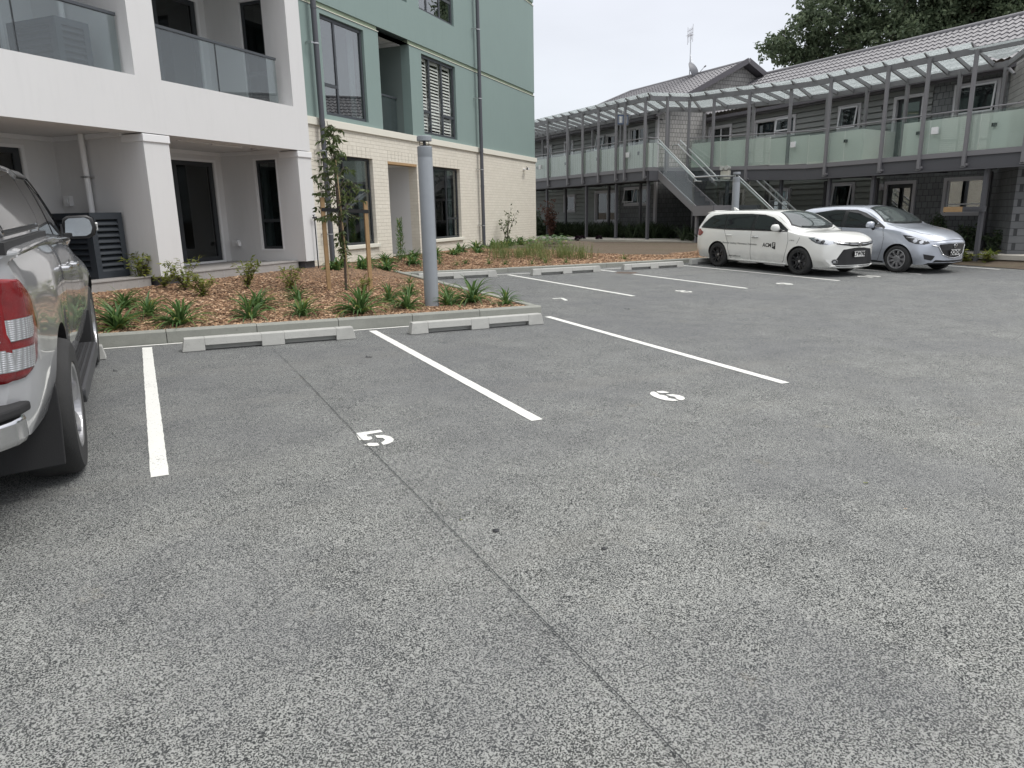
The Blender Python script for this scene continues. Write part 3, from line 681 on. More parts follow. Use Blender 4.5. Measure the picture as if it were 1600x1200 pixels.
# render skin, storey by storey, with shadow joints
zj = 5.80; zj2 = 8.84
up = []
for k, (za, zb) in enumerate(((3.617, 5.80), (5.90, 8.84), (8.94, 12))):
    if k == 0: hs = [(13.37, 14.98, 3.72, 5.69), (15.60, 17.05, 3.60, 5.81), (17.67, 19.67, 3.72, 5.70)]
    elif k == 1: hs = [(13.37, 14.98, 6.75, 8.72), (15.60, 17.05, 6.75, 8.85), (17.67, 19.69, 6.76, 8.73)]
    else: hs = []
    mb = MB(); wall_mb(mb, 12.2, GE-.02, za, zb, hs, g0+.01, g0+.26); mb.box(GE-.26, GE-.02, g0+.26, 19, za, zb); gp_('rendered_wall', mb, 'green')
    if k < 2:
        mb = MB(); segs = ((12.2, 15.60), (17.05, GE-.02))
        for a, b in segs: mb.box(a, b, g0+.045, g0+.26, zb+.001, zb+.099)
        if True: mb.box(GE-.24, GE-.045, g0+.26, 19, zb+.001, zb+.099)
        gp_('shadow_joint', mb, 'green_ol')
        mb = MB()
        for a, b in segs: mb.box(a, b+.01, g0-.006, g0+.01, zb-.014, zb-.001)
        gp_('drip_edge', mb, 'cream')
# recess of the small balconies
for za, zb in ((3.62, 5.87), (6.75, 8.85)):
    mb = MB()
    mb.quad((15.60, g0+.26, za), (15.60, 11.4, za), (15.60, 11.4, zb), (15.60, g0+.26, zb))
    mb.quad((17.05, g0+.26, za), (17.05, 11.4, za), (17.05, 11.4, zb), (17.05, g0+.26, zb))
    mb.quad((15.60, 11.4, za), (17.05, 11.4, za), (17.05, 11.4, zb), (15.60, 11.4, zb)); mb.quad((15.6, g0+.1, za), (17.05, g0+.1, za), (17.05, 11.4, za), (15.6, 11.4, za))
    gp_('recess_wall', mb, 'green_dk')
    mb = MB(); mb.box(15.60, 17.05, g0+.26, 11.4, zb-.02, zb+.06); mb.box(15.6, 17.048, 11.30, 11.398, zb-.09, zb-.021); mb.box(16.97, 17.048, g0+.27, 11.3, zb-.09, zb-.021); gp_('recess_ceiling', mb, 'white')
balustrade(gb, OG, 15.62, 17.03, g0+.45, 3.64, 4.52, (16.1,))
balustrade(gb, OG, 15.62, 17.03, g0+.45, 6.76, 7.6, (16.1,))
# entrance recess
mb = MB()
mb.quad((15.69, g0+.25, .6), (15.69, 11.2, .6), (15.69, 11.2, 2.86), (15.69, g0+.25, 2.86)); mb.quad((17.13, g0+.25, .6), (17.13, 11.2, .6), (17.13, 11.2, 2.86), (17.13, g0+.25, 2.86))
mb.quad((15.69, 11.2, .6), (17.13, 11.2, .6), (17.13, 11.2, 2.86), (15.69, 11.2, 2.86)); mb.quad((15.69, g0+.2, 2.84), (17.13, g0+.2, 2.84), (17.13, 11.2, 2.86), (15.69, 11.2, 2.86))
gp_('entrance_recess', mb, 'white')
mb = MB(); mb.box(15.6, 17.2, g0, 11.2, .4, .60); gp_('entrance_step', mb, 'path')
mb = MB(); mb.box(15.69, 17.13, g0-.004, g0+.22, 2.845, 2.905); gp_('timber_lintel', mb, 'timber')
mb = MB()
for i in range(9):
    for a, b, z in ((13.42, 15.06, 2.92), (15.65, 17.17, 2.92), (17.68, 19.76, 2.92)):
        x = a+.06+i*(b-a)/9; mb.box(x-.006, x+.006, g0-.0015, g0, z, z+.23)
gp_('soldier_course', mb, plain('mortar', (.46, .43, .36), .9))
# windows
window(gb, OG, 13.47, 15.01, .97, 2.91, g0+.09, mull=(13.95,), trans=((13.47, 13.95, 1.5),), mat='alu', sill='cream', curt=((14.72, 14.95), (13.55, 13.68)))
window(gb, OG, 17.73, 19.71, .95, 2.90, g0+.09, mull=(18.25, 18.98), trans=((17.73, 18.25, 1.5), (18.98, 19.71, 1.5)), sill='cream', curt=((19.40, 19.66),))
window(gb, OG, 13.38, 14.97, 3.73, 5.68, g0+.07, mull=(13.93,), trans=((13.38, 13.93, 4.34),), mat='alu2', fw=.06, curt=((14.66, 14.90),))
window(gb, OG, 17.68, 19.66, 3.73, 5.69, g0+.07, mull=(18.20, 18.92), trans=((17.68, 18.20, 4.31), (18.92, 19.66, 4.31)), mat='alu2', fw=.06, blind='shutter', pane='glass_clear')
window(gb, OG, 17.68, 19.68, 6.77, 8.72, g0+.07, mull=(18.20, 18.94), trans=((17.68, 18.20, 7.35), (18.94, 19.68, 7.35)), mat='alu2', fw=.06)
window(gb, OG, 13.38, 14.97, 6.76, 8.71, g0+.07, mull=(13.93,), trans=((13.38, 13.93, 7.35),), mat='alu2', fw=.06)
# downpipes with brackets
for s_, n_ in ((12.99, 1), (21.04, 2)):
    mb = MB(); mb.tube([(s_, g0-.13, .45), (s_, g0-.13, 12)], .055, 18)
    for z in (2.45, 3.50, 5.7, 8.7): mb.tube([(s_, g0-.13, z-.04), (s_, g0-.13, z+.04)], .0605, 18)
    d_ = gp_('downpipe', mb, 'pipe', smooth=True)
    mb = MB()
    for z in (1.25, 2.95, 5.02, 6.95, 9): mb.tube([(s_, g0-.13, z-.012), (s_, g0-.13, z+.012)], .0625, 14); mb.box(s_-.16, s_-.05, g0-.14, g0-.12, z-.012, z+.012); mb.box(s_-.17, s_-.15, g0-.14, g0, z-.02, z+.02)
    gp_('pipe_clip', mb, 'steel', d_)
mb = MB(); mb.box(11, GE+.1, g0-.05, 19, 12, 12.1); gp_('roof', mb, 'fascia')
# security camera on the brick
o_ = SQ(25.02, 9.5, 3.15)
t = thing('security_camera', 'small white security camera on the brick near the building corner', 'camera', SQ(25.02, 9.45, 3.15), PHI)
mb = MB(); mb.lathe([(0, -.02), (.045, -.02), (.045, .02), (0, .02)], (0, .03, 0), 16, 'y'); obj('mount', mb, 'white_trim', parent=t)
mb = MB(); mb.tube([(0, .02, 0), (0, -.08, -.01)], .012, 8); mb.obox((-.09, -.13, .005), (.12, -.10, .02), .07, .065); obj('housing', mb, 'white_trim', parent=t, bevel=.01)
mb = MB(); mb.obox((-.115, -.133, .003), (-.091, -.130, .005), .06, .056); mb.tube([(.02, -.1, .05), (.08, -.03, .09)], .012, 6); obj('lens', mb, 'black', parent=t)
# garden tap riser at the white pillar
t = thing('garden_tap', 'thin dark riser pipe with a tap beside the right white pillar', 'tap', SQ(12.30, 9.24, .62), PHI)
mb = MB(); mb.tube([(0, 0, -.1), (0, 0, .98)], .012, 8); obj('riser_pipe', mb, 'black', parent=t)
mb = MB(); mb.tube([(-.05, 0, .98), (.06, 0, .985)], .018, 8); mb.tube([(.06, 0, .985), (.07, -.02, .93)], .014, 8); mb.tube([(-.02, 0, 1.0), (-.02, 0, 1.03)], .01, 8); mb.obox((-.055, 0, 1.03), (.02, 0, 1.035), .012, .012); obj('tap_head', mb, 'black', parent=t)
# reflected surroundings outside the frame (behind and right of the camera)
# bollard lights
def bollard(x, y, zb, lab, top=2.35, r=.098):
    t = thing('bollard_light', lab, 'bollard light', (x, y, zb), 0, 'grey bollard lights')
    mb = MB(); mb.lathe([(0, -.25), (r, -.25), (r, top-.16), (r*.985, top-.155), (r*.985, top-.145), (r, top-.14), (r, top-.01), (r-.010, top), (0, top)], n=48); obj('post', mb, 'bollard', parent=t, smooth=True)
    mb = MB(); mb.lathe([(0, top), (.062, top), (.062, top+.012), (.022, top+.012), (.022, top+.07), (0, top+.07)], n=24)
    for k in range(3): mb.tube([(.075*math.cos(k*2.1+.2), .075*math.sin(k*2.1+.2), top-.02), (.075*math.cos(k*2.1+.2), .075*math.sin(k*2.1+.2), top+.07)], .004, 6)
    obj('lamp_stem', mb, 'black', parent=t)
    mb = MB(); mb.lathe([(0, top+.07), (r*.95, top+.07), (r, top+.076), (r, top+.132), (r*.94, top+.140), (0, top+.142)], n=40); obj('cap', mb, 'bollard', parent=t, smooth=True)
    return t
bollard(3.83, 10.03, .27, 'tall grey cylindrical bollard light in the near planter', 2.29, .106)
bollard(16.1, 16.4, .22, 'grey bollard light standing behind the white station wagon', 2.31, .106)
# ================================================================ OLD BOARDED BUILDING
def weatherboards(mb, p, q, z0, z1, holes, pitch=.195, nrm=None):
    """overlapping boards on the vertical plane p->q (x,y); holes (t0,t1,z0,z1) in metres along p->q"""
    p = Vector(p); q = Vector(q); L_ = (q-p).length; d = (q-p)/L_; n = Vector(nrm).normalized()
    def P(t, z, o): v = p + d*t + n*o; return (v.x, v.y, z)
    rows = int(math.ceil((z1-z0)/pitch))
    for r_ in range(rows):
        a = z0+r_*pitch; b = min(z1, a+pitch)
        segs = [(0, L_)]
        for h in holes:
            if h[2] < b-.02 and h[3] > a+.02:
                ns = []
                for s0, s1 in segs:
                    if h[1] <= s0 or h[0] >= s1: ns.append((s0, s1)); continue
                    if h[0] > s0: ns.append((s0, h[0]))
                    if h[1] < s1: ns.append((h[1], s1))
                segs = ns
        for s0, s1 in segs:
            j = random.uniform(-.002, .002)
            c = a+.042; mb.quad(P(s0, c, .075+j), P(s1, c, .075+j), P(s1, b, .055), P(s0, b, .055)); mb.quad(P(s0, c, .075+j), P(s1, c, .075+j), P(s1, c, .0), P(s0, c, .0)); mb.quad(P(s0, a, .0), P(s1, a, .0), P(s1, c, .0), P(s0, c, .0)); mb.quad(P(s0, b, .055), P(s1, b, .055), P(s1, b, .0), P(s0, b, .0))
    return mb
def tile_roof(name, par, org, e0, e1, r0, r1, mat='rooftile', row=.36, pitch=.21, clip=None):
    """corrugated pressed tiles between eave line e0-e1 and ridge line r0-r1 (any quad)"""
    e0, e1, r0, r1 = (Vector(v) for v in (e0, e1, r0, r1)); up = (((r0+r1)/2)-((e0+e1)/2)); along = (e1-e0)
    n = along.cross(up).normalized(); n = n if n.z > 0 else -n
    Ls = up.length; nr = max(1, int(Ls/row)); La = along.length; na = int(La/pitch*6)
    mb = MB()
    for r_ in range(nr):
        for e_ in (0, 1):
            t = (r_+e_)/nr; A = e0.lerp(r0, t); B = e1.lerp(r1, t); h = .032 if e_ == 0 else .0
            for i in range(na+1):
                u = i/na; p = A.lerp(B, u); ph = (p-e0).dot(along.normalized())/pitch*2*math.pi
                w = .022*math.sin(ph) + .008*math.sin(2*ph)
                mb.v.append(tuple(p + n*(w+h)))
        b = len(mb.v)-2*(na+1)
        for i in range(na): mb.f.append((b+i, b+i+1, b+na+1+i+1, b+na+1+i)); mb.mi.append(0)
        if r_ > 0:
            pb_ = b-(na+1)
            for i in range(na): mb.f.append((pb_+i, pb_+i+1, b+i+1, b+i)); mb.mi.append(0)
    return child(name, mb, mat, par, org)
WR, WL, AG = 22.4, 19.7, 24.62
zg = .2
OB = (22.4, 12.5, 0)
rb = thing('boarded_apartment_wing', 'long dark weatherboard wing with the white-framed windows and grey tiled roof at the right', 'building', OB)
def rp(name, mb, mat, par=None, **k): return child(name, mb, mat, par or rb, OB, **k)
# openings along wall: y range, z range
RW = [('w', 12.80, 13.93, 4.20, 5.0, 'right shuttered'), ('d', 15.02, 15.88, 3.05, 4.93, ''), ('w', 17.28, 17.98, 4.24, 4.94, ''), ('w', 20.02, 21.9, 4.34, 4.92, ''), ('w', 23.3, 24.45, 4.36, 4.95, ''),
      ('w', 12.80, 13.92, 1.36, 2.33, ''), ('d', 15.02, 15.92, .25, 2.30, ''), ('w', 17.25, 17.98, 1.60, 2.36, ''), ('w', 20.04, 20.85, 1.5, 2.28, ''), ('w', 22.4, 23.6, 1.3, 2.3, '')]
mb = MB(); holes = [(a, b, c, d) for _, a, b, c, d, _x in RW]
wall_mb(mb, 12.5, AG+.5, .0, 5.42, holes, WR+.04, WR+.2, axis='y')
rp('wall_core', mb, 'weather2')
mb = MB(); weatherboards(mb, (WR+.035, 14.7), (WR+.035, AG+.0), 2.85, 5.36, [(a-14.7, b-14.7, c, d) for a, b, c, d in holes], nrm=(-1, 0)); rp('weatherboards', mb, 'weather')
mb = MB(); weatherboards(mb, (WR+.035, 16.1), (WR+.035, AG+.0), .1, 2.6, [(a-16.1, b-16.1, c, d) for a, b, c, d in holes], nrm=(-1, 0)); rp('weatherboards', mb, 'weather2')
mb = MB(); wall_mb(mb, 12.5, 14.7, 2.85, 5.36, holes, WR+.0, WR+.038, axis='y'); wall_mb(mb, 12.5, 16.1, .1, 2.6, holes, WR+.0, WR+.038, axis='y'); rp('shingle_wall', mb, 'shingle_d')
def ob_window(par, org, X, a, b, z0, z1, kind='plain', trimw=.10):
    fr = MB(); y0, y1 = X-.065, X+.03
    frame_mb(fr, a-trimw, b+trimw, z0-trimw*.9, z1+trimw*.8, y0, y1, trimw*.98, 'y')
    w = child('window', fr, 'trim', par, org)
    s_ = MB(); frame_mb(s_, a, b, z0, z1, X+.01, X+.05, .04, 'y')
    if kind in ('slider', 'sashes'): s_.box(X+.008, X+.05, (a+b)/2-.025, (a+b)/2+.025, z0, z1)
    if kind == 'awning': s_.box(X+.008, X+.05, a, b, z0+(z1-z0)*.24, z0+(z1-z0)*.24+.04)
    child('sash', s_, 'sash', w, org)
    g = MB(); g.box(X+.028, X+.034, a+.02, b-.02, z0+.02, z1-.02); child('pane', g, 'glass' if kind == 'awning' else 'glass_dim', w, org)
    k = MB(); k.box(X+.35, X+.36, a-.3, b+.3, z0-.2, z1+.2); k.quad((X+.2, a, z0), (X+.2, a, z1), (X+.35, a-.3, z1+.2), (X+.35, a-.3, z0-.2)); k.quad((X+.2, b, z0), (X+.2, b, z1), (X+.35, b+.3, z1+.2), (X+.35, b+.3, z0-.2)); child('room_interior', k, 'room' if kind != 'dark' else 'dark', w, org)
    if kind in ('blind', 'slider'):
        s_ = MB(); n = int((z1-z0)/.05)
        for i in range(n):
            z = z0+.04+i*.05; s_.add([(X+.08, a+.03, z), (X+.08, b-.03, z), (X+.115, b-.03, z+.022), (X+.115, a+.03, z+.022)], [(0, 1, 2, 3)])
        child('blind', s_, 'weather', w, org)
    return w
def open_sash(par, w, org, X, a, b, z0, z1, tilt=14):
    """awning sash pushed out at the bottom"""
    c, s_ = math.cos(R(tilt)), math.sin(R(tilt)); H = z1-z0
    def P(y, t, o): return (X-.075 - s_*t - c*o, y, z1 - c*t + s_*o)
    m_ = MB(); f = .045
    def bar(a0, b0, t0, t1): m_.add([P(y, t, o) for y in (a0, b0) for t in (t0, t1) for o in (0, .03)], [(0, 1, 3, 2), (4, 6, 7, 5), (0, 4, 5, 1), (2, 3, 7, 6), (0, 2, 6, 4), (1, 5, 7, 3)])
    bar(a, b, 0, f); bar(a, b, H-f, H); bar(a, a+f, f, H-f); bar(b-f, b, f, H-f)
    child('open_sash', m_, 'sash', w, org)
    g = MB(); g.quad(P(a+f, f, .015), P(b-f, f, .015), P(b-f, H-f, .015), P(a+f, H-f, .015)); child('pane', g, 'glass_dim', w, org)
w = ob_window(rb, OB, WR, 12.80, 13.93, 4.20, 5.0, 'blind'); open_sash(rb, w, OB, WR, 12.80, 13.93, 4.20, 5.0, 5)
w = ob_window(rb, OB, WR, 17.28, 17.98, 4.24, 4.94); open_sash(rb, w, OB, WR, 17.28, 17.98, 4.24, 4.94, 9)
w = ob_window(rb, OB, WR, 20.02, 21.9, 4.34, 4.92, 'slider'); open_sash(rb, w, OB, WR, 20.1, 20.8, 4.45, 4.92, 8)
ob_window(rb, OB, WR, 23.3, 24.45, 4.36, 4.95, 'slider')
ob_window(rb, OB, WR, 12.80, 13.92, 1.36, 2.33, 'awning')
w = ob_window(rb, OB, WR, 17.25, 17.98, 1.60, 2.36); open_sash(rb, w, OB, WR, 17.25, 17.98, 1.60, 2.36, 9)
w = ob_window(rb, OB, WR, 20.04, 20.85, 1.5, 2.28, 'awning'); open_sash(rb, w, OB, WR, 20.04, 20.85, 1.85, 2.28, 12)
ob_window(rb, OB, WR, 22.4, 23.6, 1.3, 2.3, 'slider')
for z0_, z1_, a, b in ((3.05, 4.93, 15.02, 15.88), (.25, 2.30, 15.02, 15.92)):
    m_ = MB(); frame_mb(m_, a-.10, b+.10, z0_-.1, z1_+.09, WR-.065, WR+.04, .10, 'y'); f_ = rp('door_frame', m_, 'trim')
    m_ = MB(); m_.box(WR+.05, WR+.09, a, b, z0_, z1_); d_ = rp('door', m_, 'alu', f_)
    m_ = MB(); m_.box(WR+.044, WR+.05, a+.14, b-.14, z0_+.15, z1_-.14); rp('pane', m_, 'glass', f_)
for y_, z_ in ((16.15, 2.22), (16.3, 4.75)):
    m_ = MB(); m_.lathe([(0, -.09), (.09, -.09), (.11, -.05), (.09, 0), (0, 0)] if z_ > 3 else [(0, -.10), (.10, -.09), (.12, -.04), (.12, 0), (0, 0)], (WR, y_, z_), 18, 'x'); rp('wall_lamp', m_, 'trim' if z_ < 3 else 'black', smooth=True)
# roof: eave, fascia, gutter, tiles, ridge cap
mb = MB(); mb.box(22.16, 22.22, 10.8, AG-.02, 5.18, 5.40); rp('fascia_board', mb, 'fascia')
mb = MB(); mb.box(22.04, 22.158, 10.8, AG-.02, 5.26, 5.38); mb.box(22.22, WR+.2, 12.5, AG, 5.36, 5.40); rp('gutter', mb, 'fascia')
tile_roof('tiled_roof', rb, OB, (22.08, 10.9, 5.50), (22.08, AG-.01, 5.50), (25.3, 10.9, 7.30), (25.3, AG+.6, 7.30))
tile_roof('tiled_roof', rb, OB, (28.8, 10.9, 5.36), (28.8, AG+.6, 5.36), (25.3, 10.9, 7.30), (25.3, AG+.6, 7.30), pitch=.42)
mb = MB(); mb.tube([(25.3, 10.8, 7.32), (25.3, AG+.7, 7.32)], .075, 10); rp('ridge_cap', mb, 'rooftile', smooth=True)
mb = MB(); mb.box(WR+.2, 28.5, 12.5, 12.6, 0, 5.4); mb.box(WR+.2, 28.5, AG, AG+.1, 0, 5.4); mb.add([(21.9, 12.4, 5.38), (28.7, 12.4, 5.38), (25.3, 12.4, 7.28)], [(0, 1, 2)]); rp('end_wall', mb, 'weather2')
# corner return with pale shingles at the right edge of the view
e = Vector((WR, 12.5)); d2 = Vector((-.757, -.653)); 
mb = MB(); mb.prism([(WR, 12.5), (WR+d2.x*2.2, 12.5+d2.y*2.2), (WR+d2.x*2.2+.4, 12.5+d2.y*2.2-.5), (WR+3, 11.5), (WR+3, 12.5)], 2.75, 5.36); rp('shingle_return', mb, 'shingle_l')
mb = MB(); mb.prism([(WR, 12.5), (WR+d2.x*2.2, 12.5+d2.y*2.2), (WR+d2.x*2.2+.4, 12.5+d2.y*2.2-.5), (WR+3, 11.5), (WR+3, 12.5)], .0, 2.74); rp('shingle_return', mb, 'shingle_d')
# ---- gabled wing on the left
OL = (19.7, 24.6, 0)
lb = thing('gabled_apartment_wing', 'gable-ended wing with pale shingled gable and tiled roof, left of the long wing', 'building', OL)
def lp(name, mb, mat, par=None, **k): return child(name, mb, mat, par or lb, OL, **k)
LW = [(25.35, 26.5, 4.35, 5.05, 'sl'), (28.42, 29.0, 4.30, 4.98, 'aw'), (27.5, 28.3, 4.36, 4.95, 'pl'), (31.2, 31.85, 4.36, 4.98, 'sl'), (33.25, 33.95, 4.3, 4.95, 'pl'),
      (25.15, 26.75, 1.92, 2.55, 'aw'), (27.4, 29.1, 1.2, 2.48, 'sl'), (31.0, 31.9, 1.7, 2.4, 'pl')]
holes = [(a, b, c, d) for a, b, c, d, _ in LW]
mb = MB(); wall_mb(mb, AG+.13, 37.0, 0, 5.36, holes, WL+.04, WL+.2, axis='y'); mb.box(WL+.2, 28.5, 36.8, 37, 0, 5.36); lp('wall_core', mb, 'weather2')
mb = MB(); weatherboards(mb, (WL+.035, AG+.13), (WL+.035, 37), 3.0, 5.34, [(a-AG-.13, b-AG-.13, c, d) for a, b, c, d in holes], nrm=(-1, 0)); lp('weatherboards', mb, 'weather')
mb = MB(); weatherboards(mb, (WL+.035, 27.2), (WL+.035, 37), .1, 2.7, [(a-27.2, b-27.2, c, d) for a, b, c, d in holes], nrm=(-1, 0)); lp('weatherboards', mb, 'weather2')
mb = MB(); wall_mb(mb, AG+.13, 27.2, .1, 2.7, holes, WL, WL+.038, axis='y'); lp('shingle_wall', mb, 'shingle_d')
for a, b, c, d, k in LW:
    w = ob_window(lb, OL, WL, a, b, c, d, {'sl': 'slider', 'aw': 'sashes', 'pl': 'plain'}[k])
    if k == 'aw': open_sash(lb, w, OL, WL, (a+b)/2+.05 if b-a > 1 else a, b, c+.05, d, 12)
pkx, pkz = 24.11, 7.72
gx0, gz0 = 19.3, 5.40; sl = (pkz-gz0)/(pkx-gx0); gx1 = 2*pkx-gx0
mb = MB(); mb.prism([(WL+.03, 3.0), (28.4, 3.0), (28.4, 5.6), (pkx, pkz-.12), (WL+.03, gz0+sl*.43-.10)], AG, AG+.125, 'xz'); lp('gable_wall', mb, 'shingle_l')
mb = MB(); mb.prism([(WL+.03, 0), (28.4, 0), (28.4, 2.99), (WL+.03, 2.99)], AG, AG+.12, 'xz'); lp('gable_wall', mb, 'shingle_d')
mb = MB(); mb.box(WL-.06, WL+.029, AG-.02, AG+.128, 0.1, 5.4); lp('corner_board', mb, 'trim')
mb = MB()
mb.obox((gx0-.1, AG-.42, gz0-.02), (pkx, AG-.42, pkz+.03), .04, .21, up=(0, 0, 1)); mb.obox((pkx, AG-.424, pkz+.03), (gx1+.1, AG-.424, gz0-.02), .04, .21, up=(0, 0, 1)); lp('bargeboard', mb, 'fascia')
mb = MB(); mb.quad((gx0, AG-.4, gz0-.06), (pkx, AG-.4, pkz-.06), (pkx, AG+.1, pkz-.06), (gx0, AG+.1, gz0-.06)); mb.quad((gx1, AG-.4, gz0-.06), (pkx, AG-.4, pkz-.06), (pkx, AG+.1, pkz-.06), (gx1, AG+.1, gz0-.06)); lp('soffit', mb, 'fascia')
HA = 32.5; HE = HA+(pkx-gx0)
tile_roof('tiled_roof', lb, OL, (gx0, AG-.40, gz0), (gx0, HE, gz0), (pkx, AG-.40, pkz), (pkx, HA, pkz))
tile_roof('tiled_roof', lb, OL, (gx1, AG-.40, gz0), (gx1, HE, gz0), (pkx, AG-.40, pkz), (pkx, HA, pkz), pitch=.42)
tile_roof('tiled_roof', lb, OL, (gx0, HE, gz0), (gx1, HE, gz0), (pkx-.01, HA, pkz), (pkx+.01, HA, pkz), pitch=.42)
mb = MB(); mb.tube([(pkx, AG-.45, pkz+.02), (pkx, HA, pkz+.02)], .07, 8); mb.tube([(pkx, HA, pkz+.02), (gx0, HE, gz0+.03)], .07, 8); lp('ridge_cap', mb, 'rooftile', smooth=True)
mb = MB(); mb.box(gx0-.10, gx0+.02, AG-.3, HE+.1, gz0-.13, gz0-.02); mb.box(gx0+.0, WL+.2, AG, 37, gz0-.17, gz0-.14); lp('gutter', mb, 'fascia')
# antenna and dish on the ridge
t = thing('television_antenna', 'tall thin television antenna mast on the gabled roof ridge', 'antenna', (pkx, 29.6, pkz))
t.location = (24.11, 27.94, 7.72)
mb = MB(); mb.tube([(0, 0, -.2), (0, 0, 1.85)], [.022, .016], 8); mb.tube([(0, 0, .95), (0, -.42, .1)], .008, 6); mb.tube([(0, 0, .95), (.3, .2, .0)], .008, 6); obj('mast', mb, 'steel', parent=t)
mb = MB()
for x_, yy, z0_, z1_ in ((0, .22, 1.42, 2.18), (0, .13, 1.5, 2.1), (0, .02, 1.55, 2.1), (0, -.06, 1.6, 2.15), (0, -.13, 1.48, 2.25)):
    mb.tube([(x_, yy, z0_), (x_, yy, z1_)], .010, 5)
for z_ in (1.75, 1.85, 2.0): mb.tube([(0, .24, z_), (0, -.14, z_+.05)], .010, 5)
for k in range(6): mb.tube([(-.12, .22-k*.06, 1.8), (.12, .22-k*.06, 1.8)], .006, 4)
obj('antenna_array', mb, 'trim', parent=t)
t = thing('satellite_dish', 'round grey satellite dish on the gabled roof beside the antenna mast', 'dish', (24.0, 27.35, 7.95), R(25))
mb = MB(); prof = [(r_, .16*(r_/.42)**2) for r_ in (0, .1, .2, .3, .38, .42)]; mb.lathe([(r_, h) for r_, h in prof] + [(r_, h-.015) for r_, h in prof[::-1]], (0, 0, 0), 32, 'y')
o = obj('dish', mb, plain('dish_mesh', (.12, .125, .14), .5), parent=t, smooth=True); o.rotation_euler = (R(-22), 0, 0)
mb = MB(); mb.tube([(0, 0, -.35), (0, .05, 0)], .03, 8); mb.tube([(0, -.02, -.3), (0, -.40, .05)], .012, 6); mb.tube([(0, -.38, .03), (0, -.46, .08)], .035, 8); obj('dish_arm', mb, 'walk', parent=t)
# ================================================================ GLAZED WALKWAY
WO = (20, 12, 0)
wk = thing('covered_walkway', 'raised steel walkway with glass balustrade and glass canopy along the boarded building', 'walkway', WO)
def kp(name, mb, mat, par=None, **k): return child(name, mb, mat, par or wk, WO, **k)
OUT = [(17.3, 37.5), (17.3, 22.15), (18.75, 21.6), (19.1, 20.3), (19.75, 18.6), (20.0, 17.2), (20.0, 9.0)]
INN = [(19.35, 37.5), (19.35, 24.35), (21.9, 24.35), (21.95, 22.0), (22.05, 18.6), (22.05, 17.2), (22.05, 12.3)]
ZCO = [5.66, 5.60, 5.56, 5.54, 5.52, 5.48, 5.50]; ZDK = [3.2, 3.2, 3.16, 3.12, 3.06, 3.0, 3.0]
def lerp_line(P, Z, s):
    acc = 0
    for i in range(len(P)-1):
        a = Vector(P[i]); b = Vector(P[i+1]); l = (b-a).length
        if acc+l >= s or i == len(P)-2:
            t_ = min(1, (s-acc)/l); v = a.lerp(b, t_); return v.x, v.y, Z[i]+(Z[i+1]-Z[i])*t_, (b-a).normalized()
        acc += l
def poly_bar(name, P, Z, w, h, mat, off=0, par=None, out=0):
    mb = MB()
    for i in range(len(P)-1):
        a = Vector((*P[i], Z[i]+off)); b = Vector((*P[i+1], Z[i+1]+off)); mb.obox(a - (b-a).normalized()*.0, b, w, h)
    return kp(name, mb, mat, par)
poly_bar('canopy_beam', OUT, ZCO, .07, .16, 'walk')
IZ = [5.48, 5.46, 5.42, 5.38, 5.34, 5.32, 5.31]
IC = [(19.2, 37.5), (19.2, 23.4), (20.4, 22.9), (21.1, 20.8), (21.55, 19.1), (21.7, 17.65), (21.7, 12.2)]
ic = poly_bar('canopy_beam', IC, IZ, .07, .15, 'walk')
mb = MB(); mb.obox((21.7, 12.2, 5.31), (20.0, 10.6, 5.44), .07, .15); mb.tube([(21.7, 12.2, 5.2), (21.3, 11.8, 4.95)], .04, 8); kp('canopy_beam', mb, 'walk')
mb = MB()      # deck slab
n = len(OUT)
for i in range(n-1):
    a, b = OUT[i], OUT[i+1]; c, d = INN[i+1], INN[i]; z0_, z1_ = ZDK[i]-.02, ZDK[i+1]-.02
    mb.add([(*a, z0_), (*b, z1_), (*c, z1_), (*d, z0_), (*a, z0_-.12), (*b, z1_-.12), (*c, z1_-.12), (*d, z0_-.12)], [(0, 1, 2, 3), (7, 6, 5, 4), (0, 4, 5, 1), (2, 6, 7, 3)])
kp('deck_slab', mb, 'path')
poly_bar('deck_edge', [(x-.05, y) for x, y in OUT], ZDK, .05, .13, 'walk', -.075)
poly_bar('floor_beam', [(x+.02, y) for x, y in OUT], ZDK, .10, .36, 'beam', -.32)
poly_bar('floor_beam', [(x-.12, y) for x, y in INN[:2]], ZDK[:2], .10, .30, 'beam', -.3)
poly_bar('floor_beam', [(x-.12, y) for x, y in INN[3:]], ZDK[3:], .10, .30, 'beam', -.3)
mb = MB(); mb.obox((19.9, 9, 2.52), (19.9, 17.1, 2.52), .02, .035); mb.obox((17.24, 22.3, 2.74), (17.24, 37, 2.74), .02, .035)
for k in range(7): mb.obox((20.1, 10+k*1.25, 2.62), (22.0, 10+k*1.25, 2.62), .09, .18)
for k in range(9): mb.obox((17.4, 23+k*1.7, 2.8), (19.3, 23+k*1.7, 2.8), .09, .18)
kp('floor_joist', mb, 'beam')
# ground posts
for (x, y, zt) in [(17.42, 29.86, 2.7), (17.42, 26.5, 2.72), (17.42, 24.32, 2.72), (17.45, 22.32, 2.74), (17.42, 33.5, 2.7), (19.15, 31, 2.75), (19.15, 27.3, 2.75), (19.15, 25.0, 2.75),
                   (20.12, 11.50, 2.5), (20.12, 14.8, 2.5), (20.12, 16.38, 2.5), (20.05, 18.3, 2.55), (20.12, 9.9, 2.5), (21.8, 12.35, 2.5), (21.8, 11.4, 2.5), (21.8, 15.9, 2.5), (21.8, 17.9, 2.5), (21.6, 20.4, 2.6), (18.7, 21.2, 2.7), (19.2, 20.0, 2.6)]:
    mb = MB(); mb.box(x-.05, x+.05, y-.05, y+.05, min(ground_ob(x, y), .3)-.3, zt); kp('ground_post', mb, 'beam', bevel=.004)
